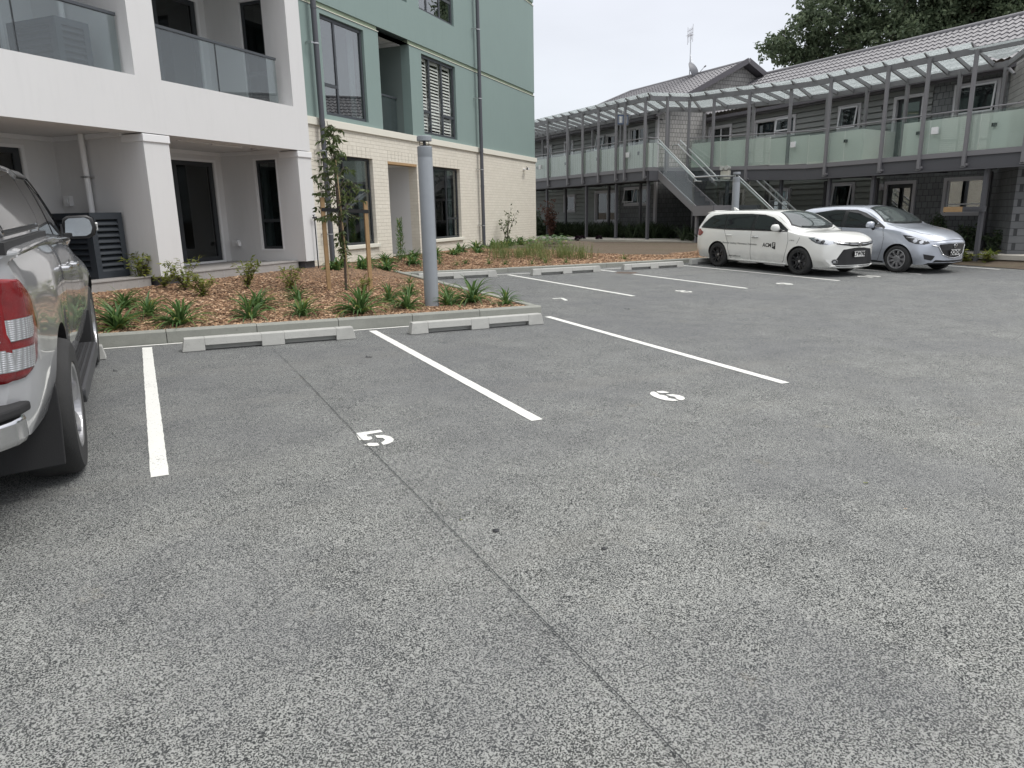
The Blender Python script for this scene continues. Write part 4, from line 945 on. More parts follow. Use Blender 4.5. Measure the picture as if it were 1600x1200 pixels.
# outer canopy posts with foot brackets
posts = [(17.26, y) for y in (22.3, 23.54, 24.12, 25.34, 26.52, 27.73, 29.42, 31.2, 33.0, 35)] + [(17.92, 21.86), (18.7, 21.56), (19.0, 20.6), (19.45, 19.35), (19.95, 18.0), (19.95, 16.45), (19.95, 14.5), (19.95, 13.28), (19.95, 12.02), (19.95, 10.55)]
for x, y in posts:
    left = y > 21.7; zb = (2.66 if left else 2.46) + .12; zt = 5.60 if left else 5.47
    mb = MB(); mb.box(x-.075, x-.005, y-.045, y+.045, zb, zt+.05); mb.box(x-.075, x+.05, y-.06, y+.06, zb-.015, zb+.02); mb.box(x-.05, x+.06, y-.10, y-.04, zb+.03, zb+.09)
    kp('canopy_post', mb, 'walk')
for x, y, z_ in [(19.25, 36, 3.2), (19.25, 33.4, 3.2), (19.25, 30.8, 3.2), (19.25, 28.8, 3.2), (19.25, 26.6, 3.2), (19.25, 24.9, 3.2), (19.3, 23.5, 3.2), (20.5, 22.8, 3.1), (21.1, 20.8, 3.1), (21.68, 18.0, 3), (21.7, 16.5, 3), (21.7, 15.1, 3), (21.7, 13.5, 3), (21.7, 12.25, 3)]:
    mb = MB(); mb.box(x-.045, x+.045, y-.045, y+.045, z_-.02, 5.40); kp('canopy_post', mb, 'walk')
# rafters and canopy panes
raf = MB(); npn = 0; rs = []
for i in range(len(OUT)-1):
    a, b = Vector(OUT[i]), Vector(OUT[i+1]); c, d = Vector(IC[i]), Vector(IC[i+1]); k = max(1, round((b-a).length/.66))
    for j in range(k):
        t_ = j/k
        if i == 5:
            p = Vector((20.0, 17.2-.63*j)); q = Vector((21.7, 17.65-.63*j))
            if q.y < 12.2: break
            rs.append((p, q, 5.49, 5.315)); continue
        p = a.lerp(b, t_); q = c.lerp(d, max(0, t_-(.42/(d-c).length if i == 5 else .25/(d-c).length if i == 4 else 0))); zo = ZCO[i]+(ZCO[i+1]-ZCO[i])*t_; zi = IZ[i]+(IZ[i+1]-IZ[i])*t_; rs.append((p, q, zo, zi))
for p, q, zo, zi in rs:
    d = (p-q).normalized(); a = Vector((p.x+d.x*.05, p.y+d.y*.05, zo+.10)); b = Vector((q.x, q.y, zi+.0))
    u = Vector((0, 0, 1)); s_ = (b-a).cross(u).normalized()*.025
    e = a + (a-b).normalized()*.22
    s_ = s_*.8; vs = [a-s_-u*.04, b-s_-u*.03, b-s_+u*.095, e-s_+u*.045, e-s_+u*.025]
    vs += [v+s_*2 for v in vs]; raf.add(vs, [(0, 1, 2, 3, 4), (9, 8, 7, 6, 5)] + [(i, (i+1) % 5, 5+(i+1) % 5, 5+i) for i in range(5)])
kp('rafter', raf, 'walk')
for i in range(len(rs)-1):
    (p, q, zo, zi), (p2, q2, zo2, zi2) = rs[i], rs[i+1]
    def E_(p, q, zo, zi):
        d = (p-q).normalized(); return Vector((p.x+d.x*.32, p.y+d.y*.32, zo+.155)), Vector((q.x-d.x*.12, q.y-d.y*.12, zi+.105))
    a, b = E_(p, q, zo, zi); c, d = E_(p2, q2, zo2, zi2)
    mb = MB(); u = Vector((0, 0, .006)); mb.add([a, b, d, c, a+u, b+u, d+u, c+u], [(0, 1, 2, 3), (7, 6, 5, 4), (0, 4, 5, 1), (1, 5, 6, 2), (2, 6, 7, 3), (3, 7, 4, 0)]); kp('canopy_glass', mb, 'glass_roof')
mb = MB(); yl = rs[-1][0].y; mb.prism([(19.68, yl-.02), (19.68, 9.0), (20.0, 9.0), (20.0, 10.55), (21.82, 12.3), (21.82, rs[-1][1].y-.02)], 5.50, 5.506); kp('canopy_glass', mb, 'glass_roof')
# balustrade: glass outside, pale boards behind, rail
def bal(P, Z, skip=()):
    for i in range(len(P)-1):
        a, b = Vector(P[i]), Vector(P[i+1]); L_ = (b-a).length; d = (b-a)/L_; nn = Vector((d.y, -d.x)); nn = nn if nn.x < 0 else -nn
        k = max(1, round(L_/1.27))
        for j in range(k):
            p = a.lerp(b, j/k) + d*.012; q = a.lerp(b, (j+1)/k) - d*.012; z0_ = Z[i]+(Z[i+1]-Z[i])*j/k
            mb = MB(); mb.obox((p.x+nn.x*.03, p.y+nn.y*.03, z0_+.46), (q.x+nn.x*.03, q.y+nn.y*.03, z0_+.46), .01, .98); kp('glass_panel', mb, 'glass_walk')
        mb = MB(); mb.tube([(a.x, a.y, Z[i]+1.04), (b.x, b.y, Z[i+1]+1.04)], .021, 8); kp('handrail', mb, 'walk')
bal([(x-.0, y) for x, y in OUT[:2]], ZDK[:2]); bal(OUT[2:], ZDK[2:])
bal([OUT[1], (17.62, 22.03)], ZDK[1:3])
def board(p, q, z0_, z1_, mat='parapet', t_=.05):
    mb = MB(); mb.obox((*p, (z0_+z1_)/2), (*q, (z0_+z1_)/2), t_, z1_-z0_); return kp('parapet_board', mb, mat)
def groove_mat():
    m, t, p = newmat('grooved_board'); c = coord(t); sp = N(t, 'ShaderNodeSeparateXYZ'); t.links.new(c, sp.inputs[0])
    mo = N(t, 'ShaderNodeMath', operation='PINGPONG'); mo.inputs[1].default_value = .075; t.links.new(sp.outputs[1], mo.inputs[0])
    f = rng_(t, mo.outputs[0], 0, .012, 1, 0, True)
    col = mixc(t, f, mixc(t, noise(t, coord(t, scale=(1, 6, .4)), 3, 3, .6), (.44, .46, .42), (.56, .575, .535)), (.16, .17, .15)); t.links.new(col, p.inputs['Base Color']); setp(p, Roughness=.75)
    bump(t, p, rng_(t, f, 0, 1, 1, 0), .01, .7); return m
MT['groove'] = groove_mat()
X = 20.09
board((X, 9.0), (X, 13.95), 3.0, 3.90); board((X, 15.28), (X, 17.3), 3.0, 3.90); board((X, 13.95), (X+1.0, 13.95), 3.0, 3.90); board((X, 15.28), (X+1.9, 15.6), 3.0, 3.90)
board((X, 17.3), (19.85, 18.7), 3.03, 3.93); board((19.85, 18.7), (19.2, 20.35), 3.08, 3.98); board((19.2, 20.35), (18.9, 21.6), 3.1, 4.0)
board((17.40, 22.3), (17.40, 37), 3.2, 4.06, 'groove'); board((17.40, 22.3), (17.7, 22.15), 3.2, 4.06, 'groove')
mb = MB()
for y, z_ in ((13.47, 3.59), (11.42, 3.59), (18.0, 3.68), (15.84, 3.6)): mb.box(19.985 if y < 17 else 19.93, 20.06, y-.045, y+.045, z_-.045, z_+.045)
for y, z_ in ((22.85, 3.74), (25.63, 3.73), (28.14, 3.71), (30.68, 3.69)): mb.box(17.345, 17.37, y-.04, y+.04, z_-.06, z_+.06)
kp('wall_light', mb, 'black')
for x, y, z_ in ((19.935, 12.94, 3.6), (19.86, 17.75, 3.66), (17.24, 23.39, 3.72), (17.24, 30.19, 3.70)):
    mb = MB(); mb.box(x-.02, x+.05, y-.09, y+.09, z_-.09, z_+.09); mb.box(x-.028, x-.02, y-.03, y+.03, z_-.03, z_+.03); kp('junction_box', mb, 'white_trim', bevel=.015)
# blue sign hanging under the canopy
t = thing('hanging_sign', 'small blue sign with a white figure hanging under the walkway canopy', 'sign', (18.3, 25.19, 5.05), 0)
mb = MB(); mb.box(-.30, .30, -.02, .02, -.02, .42); obj('sign_box', mb, 'walk', parent=t, bevel=.01)
mb = MB(); mb.box(-.26, .26, -.027, -.022, .02, .38); obj('sign_face', mb, plain('sign_blue', (.05, .09, .19), .4), parent=t)
mb = MB(); mb.box(-.22, -.02, -.031, -.028, .06, .34); mb.box(.16, .22, -.031, -.028, .06, .34); obj('sign_symbol', mb, 'trim', parent=t)
mb = MB(); mb.lathe([(0, -.033), (.05, -.033), (.05, -.031), (0, -.031)], (-.12, 0, .27), 16, 'y'); mb.box(-.16, -.08, -.034, -.031, .09, .21); mb.box(.03, .13, -.031, -.028, .08, .32); mb.tube([(0, 0, .4), (0, 0, .60)], .015, 6); obj('sign_pictogram', mb, 'white_trim', parent=t)
# floodlight box on the floor beam
t = thing('twin_floodlight', 'white box with twin flood lamps on the walkway beam above the second grey bollard', 'floodlight', (19.05, 19.9, 2.80), R(0))
mb = MB(); mb.box(-.12, .0, -.20, .20, -.16, .14); obj('battery_box', mb, plain('aged_plastic', (.60, .58, .50), .6), parent=t, bevel=.02)
for y in (-.12, .12):
    mb = MB(); mb.tube([(-.06, y, .14), (-.06, y, .20)], .02, 8); mb.tube([(-.16, y, .24), (.02, y, .22)], [.085, .06], 14); obj('flood_lamp', mb, plain('lamp_head', (.45, .45, .42), .4), parent=t)
# timber barrier on the posts
t = thing('barrier_plank', 'weathered plank strapped across the ground posts below the right window', 'plank', (20.02, 11.2, 1.48))
mb = MB(); mb.box(-.02, .02, .15, 1.25, -.07, .06); mb.box(-.035, -.022, .25, .7, -.02, .02); obj('plank', mb, 'beam', parent=t)
mb = MB(); mb.box(-.03, .025, .75, 1.27, -.075, .065); obj('timber_end', mb, 'timber', parent=t)
# ================================================================ STAIR
SO = (18.6, 19, 0)
sr = thing('glass_sided_stair', 'outdoor stair with glass sides and bright steel handrails down from the walkway', 'staircase', SO)
def sp2(name, mb, mat, par=None, **k): return child(name, mb, mat, par or sr, SO, **k)
MT['tread'] = plain('stair_tread', (.10, .105, .11), .6, var=.15)
def flight(x0, x1, y0, z0, y1, z1):
    n = round((z0-z1)/.172); dy = (y1-y0)/n; dz = (z1-z0)/n; tr_ = MB(); rs_ = MB()
    for k in range(n):
        ya = y0+dy*k; z_ = z0+dz*(k+1); tr_.box(x0+.03, x1-.03, min(ya, ya+dy*1.06), max(ya, ya+dy*1.06), z_-.03, z_); rs_.box(x0+.03, x1-.03, ya-.006, ya+.006, z_, z_-dz-.031)
    sp2('treads', tr_, 'tread'); sp2('risers', rs_, 'tread')
    for x in (x0, x1):
        m_ = MB(); m_.obox((x, y0+.12, z0-.17), (x, y1-.02, z1-.10), .05, .26); sp2('stringer', m_, 'walk')
        m_ = MB()
        dx = -.035 if x == x0 else .035
        L_ = math.hypot(y1-y0, z1-z0)
        for a_, b_ in ((0, .5), (.505, 1)):
            P = lambda t_, h: (y0+(y1-y0)*t_, z0+(z1-z0)*t_+h)
            q = [P(a_, -.02), P(b_, -.02), P(b_, .98), P(a_, .98)]
            m_.prism(q, x+dx-.005, x+dx+.005, 'yz')
        sp2('glass_panel', m_, 'glass_stair')
        m_ = MB(); m_.tube([(x+dx, y0+.06, z0+1.0), (x+dx, y0, z0+1.0), (x+dx, y1, z1+1.0), (x+dx, y1-.0, z1+.84)], .027, 8)
        ix = x - dx*1.6
        m_.tube([(ix, y0+.32, z0+.72), (ix, y0+.30, z0+.84), (ix, y0+.02, z0+.86), (ix, y1, z1+.86), (ix, y1-.25, z1+.84)], .027, 8)
        sp2('handrail', m_, 'steel', smooth=True)
flight(17.66, 18.62, 22.0, 3.16, 19.95, 1.72)
flight(18.74, 19.66, 19.0, 1.72, 17.0, .32)
mb = MB(); mb.box(17.62, 19.72, 19.0, 19.94, 1.60, 1.72); sp2('landing', mb, 'tread'); mb = MB(); mb.box(17.60, 18.70, 18.95, 18.998, 1.40, 1.74); mb.box(17.57, 17.618, 18.95, 19.94, 1.40, 1.74); mb.box(19.722, 19.77, 18.95, 19.94, 1.40, 1.74); sp2('landing_edge', mb, 'walk')
for x, y in ((17.7, 19.05), (19.65, 19.85), (17.7, 19.85)): mb = MB(); mb.box(x-.05, x+.05, y-.05, y+.05, .1, 1.6); sp2('support_post', mb, 'walk')
mb = MB(); mb.box(17.64, 18.68, 18.965, 18.975, 1.76, 2.7); sp2('glass_panel', mb, 'glass_stair'); mb = MB(); mb.box(18.78, 19.70, 19.93, 19.94, 1.76, 2.7); sp2('glass_panel', mb, 'glass_stair')
mb = MB(); mb.tube([(17.62, 19.95, 2.72), (17.62, 18.97, 2.70), (18.70, 18.97, 2.70)], .027, 8); mb.tube([(18.62, 19.95, 2.72), (19.70, 19.93, 2.70), (19.70, 19.0, 2.70)], .027, 8); mb.tube([(17.72, 19.1, 2.56), (18.7, 19.08, 2.56)], .027, 8); sp2('handrail', mb, 'steel', smooth=True)
# ================================================================ VEHICLES
def carpaint(name, col, metal=.0, rough=.28):
    m, t, p = newmat(name); c = coord(t)
    setp(p, Metallic=metal, Roughness=rough, Coat_Weight=1.0, Coat_Roughness=.03, Specular_IOR_Level=.5)
    fl = noise(t, c, 900, 1, .5)
    o = mixc(t, fl, tuple(x*.92 for x in col), tuple(min(1, x*1.08) for x in col)) if metal else mixc(t, noise(t, c, 3, 3, .5), tuple(x*.98 for x in col), col)
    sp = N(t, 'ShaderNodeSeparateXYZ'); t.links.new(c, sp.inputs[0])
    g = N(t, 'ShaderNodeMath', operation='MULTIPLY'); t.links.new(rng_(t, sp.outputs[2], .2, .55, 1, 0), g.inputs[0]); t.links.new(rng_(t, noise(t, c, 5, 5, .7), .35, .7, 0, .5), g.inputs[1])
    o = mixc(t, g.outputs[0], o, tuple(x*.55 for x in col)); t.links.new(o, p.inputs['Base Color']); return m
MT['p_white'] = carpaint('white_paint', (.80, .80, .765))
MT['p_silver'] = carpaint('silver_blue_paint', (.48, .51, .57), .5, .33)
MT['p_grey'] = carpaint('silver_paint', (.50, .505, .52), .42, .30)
MT['carglass'] = plain('tinted_glass', (.010, .011, .012), .03, var=0, spec=.7)
MT['carglass2'] = glass('clear_windscreen', (.55, .62, .60), .10)
MT['cartrim'] = plain('black_trim', (.012, .012, .013), .35, var=.02)
MT['tyre'] = plain('tyre_rubber', (.026, .026, .026), .82, var=.35, vs=9, bmp=.6, bs=70, dirt=-.8)
MT['rim_d'] = plain('dark_rim', (.035, .036, .038), .35, metal=.5, var=.03)
MT['rim_s'] = plain('silver_rim', (.42, .42, .43), .32, metal=.8, var=.05)
MT['chrome'] = plain('chrome', (.66, .66, .67), .14, metal=1, var=.04)
MT['lampglass'] = glass('lamp_lens', (.94, .95, .96), .04)
MT['lamp_red'] = plain('red_lens', (.20, .004, .007), .15, var=.45, vs=22, coat=.5)
MT['lamp_in'] = plain('lamp_reflector', (.55, .56, .58), .18, metal=.9, var=.2, vs=40)
def cell_mat():
    m, t, p = newmat('fluted_reflector'); c = coord(t); sp = N(t, 'ShaderNodeSeparateXYZ'); t.links.new(c, sp.inputs[0]); ad = N(t, 'ShaderNodeMath', operation='ADD'); t.links.new(sp.outputs[0], ad.inputs[0]); t.links.new(sp.outputs[1], ad.inputs[1])
    fs = []
    for src in (ad.outputs[0], sp.outputs[2]):
        mo = N(t, 'ShaderNodeMath', operation='PINGPONG'); mo.inputs[1].default_value = .0045; t.links.new(src, mo.inputs[0]); fs.append(rng_(t, mo.outputs[0], 0, .0045, 0, 1))
    mu = N(t, 'ShaderNodeMath', operation='MULTIPLY'); t.links.new(fs[0], mu.inputs[0]); t.links.new(fs[1], mu.inputs[1])
    t.links.new(mixc(t, mu.outputs[0], (.38, .38, .38), (.95, .95, .95)), p.inputs['Base Color']); setp(p, Metallic=.5, Roughness=.25); bump(t, p, mu.outputs[0], .003, .8); return m
MT['lamp_cell'] = cell_mat()
MT['plate'] = plain('number_plate', (.72, .72, .70), .5, var=.03)
MT['under'] = plain('underbody', (.010, .010, .011), .9)
MT['seat'] = plain('seat_fabric', (.06, .06, .065), .9)
def pchip(xs, ys, q):
    xs = np.array(xs, float); ys = np.array(ys, float); h = np.diff(xs); d = np.diff(ys)/h; m = np.zeros_like(ys)
    for i in range(1, len(xs)-1):
        if d[i-1]*d[i] > 0: w1 = 2*h[i]+h[i-1]; w2 = h[i]+2*h[i-1]; m[i] = (w1+w2)/(w1/d[i-1]+w2/d[i])
    m[0] = d[0]; m[-1] = d[-1]
    k = np.clip(np.searchsorted(xs, q)-1, 0, len(xs)-2); t = (q-xs[k])/h[k]
    return ((1+2*t)*(1-t)**2*ys[k] + t*(1-t)**2*h[k]*m[k] + t*t*(3-2*t)*ys[k+1] + t*t*(t-1)*h[k]*m[k+1])
def loft_body(table, nx=130, bow=None, sub=7):
    """table rows: x, then (y,z) of section control points bottom-centre .. roof-centre"""
    xs = [r[0] for r in table]; K = len(table[0])-1
    q = np.unique(np.concatenate([np.linspace(xs[0], xs[-1], nx), xs])); YZ = np.zeros((K, 2, len(q)))
    for k in range(K):
        for j in range(2): YZ[k, j] = pchip(xs, [r[1+k][j] for r in table], q)
    mb = MB(); secs = []
    for i, x in enumerate(q):
        pts = [YZ[k, :, i] for k in range(K)]
        sec = [pts[0], pts[1]]                # flat bottom, hard sill edge
        P = [pts[1]] + pts[1:] + [np.array([-pts[-2][0], pts[-2][1]])]
        for k in range(1, len(P)-2):
            for s_ in range(1, sub+1):
                t = s_/sub; p0, p1, p2, p3 = P[k-1], P[k], P[k+1], P[k+2]
                sec.append(.5*((2*p1)+(-p0+p2)*t+(2*p0-5*p1+4*p2-p3)*t*t+(-p0+3*p1-3*p2+p3)*t**3))
        secs.append(sec)
    n = len(secs[0])
    def V(x, y, z):
        if bow: x = bow(x, y, z)
        return (x, y, z)
    idx = []
    for i, x in enumerate(q):
        row = []
        for j, (y, z) in enumerate(secs[i]):
            y = max(0, y) if j < n-1 else 0
            row.append(len(mb.v)); mb.v.append(V(x, y, z))
        rowm = [row[0]] + [None]*(n-2) + [row[-1]]
        for j in range(1, n-1): y, z = secs[i][j]; rowm[j] = len(mb.v); mb.v.append(V(x, -max(0, y), z))
        idx.append((row, rowm))
    for i in range(len(q)-1):
        for s_ in (0, 1):
            a, b = idx[i][s_], idx[i+1][s_]
            for j in range(n-1): mb.f.append((a[j], a[j+1], b[j+1], b[j]) if s_ == 0 else (a[j], b[j], b[j+1], a[j+1])); mb.mi.append(0)
    for e in (0, len(q)-1):                     # end caps: rows across
        row, rowm = idx[e]; cols = 8; prev = None
        for j in range(n):
            yL = mb.v[row[j]]; yR = mb.v[rowm[j]]
            if j in (0, n-1): r_ = [row[j]]*(cols+1)
            else:
                r_ = [row[j]]
                w_ = secs[e][j][0]
                for c_ in range(1, cols): yy = w_*(1-2*c_/cols); r_.append(len(mb.v)); mb.v.append(V(q[e], yy, secs[e][j][1]))
                r_.append(rowm[j])
            if prev:
                for c_ in range(cols):
                    f = [prev[c_], prev[c_+1], r_[c_+1], r_[c_]]; g = []
                    for v in f:
                        if v not in g: g.append(v)
                    if len(g) > 2: mb.f.append(tuple(g)); mb.mi.append(0)
            prev = r_
    return mb
def cut_arches(ob, axles, r, yin, W_):
    cm = MB()
    for ax, az in axles:
        for s_ in (1, -1):
            ys = sorted((yin*s_, (W_+.3)*s_)); cm.prism([(ax+r*math.cos(2*math.pi*k/64), az+r*math.sin(2*math.pi*k/64)) for k in range(64)], ys[0], ys[1], 'xz')
    cut = mesh_obj('cutter', cm.v, cm.f, 'under', parent=ob.parent)
    bm = bmesh.new(); bm.from_mesh(cut.data); bmesh.ops.remove_doubles(bm, verts=bm.verts, dist=.002); bmesh.ops.recalc_face_normals(bm, faces=bm.faces); bm.to_mesh(cut.data); bm.free()
    bm = bmesh.new(); bm.from_mesh(ob.data); bmesh.ops.remove_doubles(bm, verts=bm.verts, dist=.0004); bmesh.ops.recalc_face_normals(bm, faces=bm.faces); bm.to_mesh(ob.data); bm.free()
    md = ob.modifiers.new('b', 'BOOLEAN'); md.operation = 'DIFFERENCE'; md.solver = 'EXACT'; md.object = cut
    bpy.context.view_layer.update(); dg = bpy.context.evaluated_depsgraph_get(); me = bpy.data.meshes.new_from_object(ob.evaluated_get(dg))
    ob.modifiers.clear(); ob.data = me; bpy.data.objects.remove(cut)
    me.materials.clear(); me.materials.append(ob['_m']); me.materials.append(MT['under'])
    for p in me.polygons:
        c = p.center; k = 0
        for ax, az in axles:
            if math.hypot(c.x-ax, c.z-az) < r+.004:
                d = Vector((c.x-ax, 0, c.z-az)); 
                if abs(p.normal.y) > .9 and abs(c.y) < yin+.02 or (d.length > r-.01 and p.normal.dot(d.normalized()) < -.5): k = 1
        if c.z < .30 and p.normal.z < -.7: k = 1
        p.material_index = k; p.use_smooth = True
    try: me.set_sharp_from_angle(angle=R(36))
    except Exception: pass
class Skin:
    def __init__(s, ob):
        s.bvh = BVHTree.FromPolygons([v.co.copy() for v in ob.data.vertices], [tuple(p.vertices) for p in ob.data.polygons]); s.ob = ob
    def hit(s, axis, a, b, sgn=1):
        if axis == 'side': o = Vector((a, 3*sgn, b)); d = Vector((0, -sgn, 0))
        elif axis == 'front': o = Vector((6*sgn, a, b)); d = Vector((-sgn, 0, 0))
        else: o = Vector((a, b, 4)); d = Vector((0, 0, -1))
        l, n, i, _ = s.bvh.ray_cast(o, d); return l, n
    def patch(s, name, poly, axis, mat, par, sgn=1, off=.004, step=.04, thick=0, smooth=True):
        bm = bmesh.new(); P3 = (lambda a, b: (a, 0, b)) if axis == 'side' else (lambda a, b: (0, a, b)) if axis == 'front' else (lambda a, b: (a, b, 0))
        polys = poly if isinstance(poly[0][0], (tuple, list)) else [poly]
        for pl_ in polys:
            vs = [bm.verts.new(P3(*p)) for p in pl_]; bm.faces.new(vs)
        lo = [min(p[k] for pl_ in polys for p in pl_) for k in (0, 1)]; hi = [max(p[k] for pl_ in polys for p in pl_) for k in (0, 1)]
        ax = {'side': ((1, 0, 0), (0, 0, 1)), 'front': ((0, 1, 0), (0, 0, 1)), 'top': ((1, 0, 0), (0, 1, 0))}[axis]
        for k in (0, 1):
            n_ = int((hi[k]-lo[k])/step)
            for i in range(1, n_+1):
                c = lo[k]+(hi[k]-lo[k])*i/(n_+1)
                bmesh.ops.bisect_plane(bm, geom=bm.verts[:]+bm.edges[:]+bm.faces[:], plane_co=Vector(ax[k])*c, plane_no=ax[k])
        bad = []
        for v in bm.verts:
            a, b = (v.co.x, v.co.z) if axis == 'side' else (v.co.y, v.co.z) if axis == 'front' else (v.co.x, v.co.y)
            l, n = s.hit(axis, a, b, sgn)
            if l is None: bad.append(v); continue
            if n.length and ((axis == 'side' and n.y*sgn < 0) or (axis == 'front' and n.x*sgn < 0) or (axis == 'top' and n.z < 0)): n = -n
            v.co = l + n*off
        if bad: bmesh.ops.delete(bm, geom=bad, context='VERTS')
        me = bpy.data.meshes.new(name); bmesh.ops.recalc_face_normals(bm, faces=bm.faces); bm.to_mesh(me); bm.free(); me.materials.append(MT[mat] if isinstance(mat, str) else mat)
        if smooth: me.polygons.foreach_set('use_smooth', [True]*len(me.polygons))
        o = bpy.data.objects.new(name, me); C.objects.link(o); o.parent = par
        if thick: m_ = o.modifiers.new('s', 'SOLIDIFY'); m_.thickness = thick; m_.offset = -1
        return o
def stroke(pts, w):
    """list of quads following a 2D polyline"""
    o = []; pts = [Vector(p) for p in pts]
    L_ = []; R_ = []
    for i, p in enumerate(pts):
        d = (pts[min(i+1, len(pts)-1)] - pts[max(i-1, 0)]).normalized(); n = Vector((-d.y, d.x))*w/2; L_.append(p+n); R_.append(p-n)
    for i in range(len(pts)-1): o.append([tuple(L_[i]), tuple(L_[i+1]), tuple(R_[i+1]), tuple(R_[i])])
    return o
def rpoly(x0, x1, z0, z1, r, n=4):
    o = []
    for cx, cz, a0 in ((x1-r, z1-r, 0), (x0+r, z1-r, 90), (x0+r, z0+r, 180), (x1-r, z0+r, 270)):
        for k in range(n+1): a = R(a0+90*k/n); o.append((cx+r*math.cos(a), cz+r*math.sin(a)))
    return o
def circ(cx, cz, r, n=28, ry=None): return [(cx+r*math.cos(2*math.pi*k/n), cz+(ry or r)*math.sin(2*math.pi*k/n)) for k in range(n)]
def make_wheel(par, x, y, side, r, w, rr, style, mat, name='wheel', steer=0):
    """wheel empty-less: tyre object with rim child; side=+1 outer face at +y"""
    tw = MB(); h = w/2; s_ = side
    prof = [(rr-.01, -h*.8), (rr+.02, -h), (r-.035, -h*1.02), (r-.012, -h*.86), (r-.002, -h*.62), (r, -h*.25), (r, h*.25), (r-.002, h*.62), (r-.012, h*.86), (r-.035, h*1.02), (rr+.02, h), (rr-.01, h*.8)]
    tw.lathe(prof, n=56, axis='y', close=False)
    for k in range(60):              # tread blocks
        a = 2*math.pi*k/60
        for yy in (-.75, -.38, .0, .38, .75):
            pass
    ty = obj(name, tw, 'tyre', parent=par, smooth=True); ty.location = (x, y, r); ty.rotation_euler = (0, 0, steer)
    gm = MB()
    for yy in (-.45, -.15, .15, .45): gm.lathe([(r+.0006, h*yy-.004), (r+.0006, h*yy+.004)], n=56, axis='y')
    o = s_*h; rm = MB()
    rm.lathe([(rr+.012, o*.97), (rr+.004, o*1.0), (rr-.012, o*.96), (rr-.02, o*.70), (rr-.035, o*.2), (rr-.035, -o*.8)], n=56, axis='y')
    rm.lathe([(.0005, o*.62), (.055, o*.62), (.06, o*.5), (.06, 0)], n=28, axis='y')
    R0, R1 = .05, rr-.012
    def spoke(a, w0, w1, d0=.58, d1=.86, th=.03, tw_=0):
        ca, sa = math.cos(a), math.sin(a); vs = []
        for rad, ww, dd, da in ((R0, w0, d0, 0), ((R0+R1)/2, (w0+w1)/2*.9, (d0+d1)/2+.05, tw_/2), (R1, w1, d1, tw_)):
            c2, s2 = math.cos(a+da), math.sin(a+da)
            for t_, dy in ((-1, 0), (1, 0), (1, -th), (-1, -th)):
                vs.append((rad*c2 - s2*ww/2*t_, o*dd + s_*dy, rad*s2 + c2*ww/2*t_))
        rm.add(vs, [(0, 1, 5, 4), (1, 2, 6, 5), (2, 3, 7, 6), (3, 0, 4, 7), (4, 5, 9, 8), (5, 6, 10, 9), (6, 7, 11, 10), (7, 4, 8, 11), (8, 9, 10, 11), (3, 2, 1, 0)])
    if style == 'ten':
        for k in range(5):
            for da in (-.16, .16): spoke(2*math.pi*k/5+.3+da, .035, .030, tw_=da*.5)
    elif style == 'nine':
        for k in range(9): spoke(2*math.pi*k/9, .036, .055, .80, .93); 
        rm.lathe([(.0005, o*.86), (.06, o*.85), (.085, o*.78), (.085, o*.6)], n=28, axis='y')
    elif style == 'six':
        for k in range(6): spoke(2*math.pi*k/6+.2, .075, .085, .62, .92, .05)
    rim = obj('rim', rm, mat, parent=ty)
    d = MB(); d.lathe([(.0005, o*.1), (rr*.72, o*.1), (rr*.72, -o*.0), (.0005, -o*.0)], n=32, axis='y'); obj('brake_disc', d, 'walk', parent=ty)
    k = MB(); k.lathe([(.0005, -o*.3), (rr-.03, -o*.3)], n=32, axis='y'); obj('wheel_well', k, 'under', parent=ty)
    c_ = MB(); c_.lathe([(.0005, o*.66), (.026, o*.655), (.03, o*.6)], n=20, axis='y'); obj('hub_cap', c_, 'chrome' if style != 'ten' else 'rim_s', parent=ty)
    return ty
def mirror_mesh(scale=1):
    mb = MB(); n = 14; rings = []
    for k, (y, rx, rz, ox, oz) in enumerate(((0, .02, .035, 0, -.03), (.03, .045, .05, 0, -.01), (.07, .07, .075, 0, .01), (.14, .075, .08, 0, .01), (.19, .065, .068, -.01, .008), (.22, .03, .035, -.02, 0))):
        for i in range(n):
            a = 2*math.pi*i/n; c, s_ = math.cos(a), math.sin(a)
            ex = (abs(c)**.7)*(1 if c > 0 else -1); ez = (abs(s_)**.7)*(1 if s_ > 0 else -1)
            mb.v.append(((ox + rx*(ex if ex > 0 else ex*.55))*scale, y*scale, (oz+rz*ez)*scale))
    for k in range(5):
        for i in range(n): a = k*n+i; b = k*n+(i+1) % n; mb.f.append((a, b, b+n, a+n)); mb.mi.append(0)
    mb.f.append(tuple(range(n))[::-1]); mb.f.append(tuple(range(5*n, 6*n))); mb.mi += [0, 0]
    return mb
def plate_text(par, txt, loc, rot, size, w=.38, h=.13):
    mb = MB(); mb.prism(rpoly(-w/2, w/2, -h/2, h/2, .015), -.006, 0, 'xy'); o = obj('number_plate', mb, 'plate', parent=par); o.location = loc; o.rotation_euler = rot
    vs, fs = text_mesh(txt, size, .006, .001, sx=.92); t = mesh_obj('plate_text', [(a, b, c+.0015) for a, b, c in vs], fs, 'cartrim', parent=o)
    fr = MB(); a = rpoly(-w/2+.004, w/2-.004, -h/2+.004, h/2-.004, .012); b = rpoly(-w/2+.008, w/2-.008, -h/2+.008, h/2-.008, .010)
    for i in range(len(a)): j = (i+1) % len(a); fr.add([(*a[i], .0012), (*a[j], .0012), (*b[j], .0012), (*b[i], .0012)], [(0, 1, 2, 3)])
    obj('plate_border', fr, 'cartrim', parent=o); return o
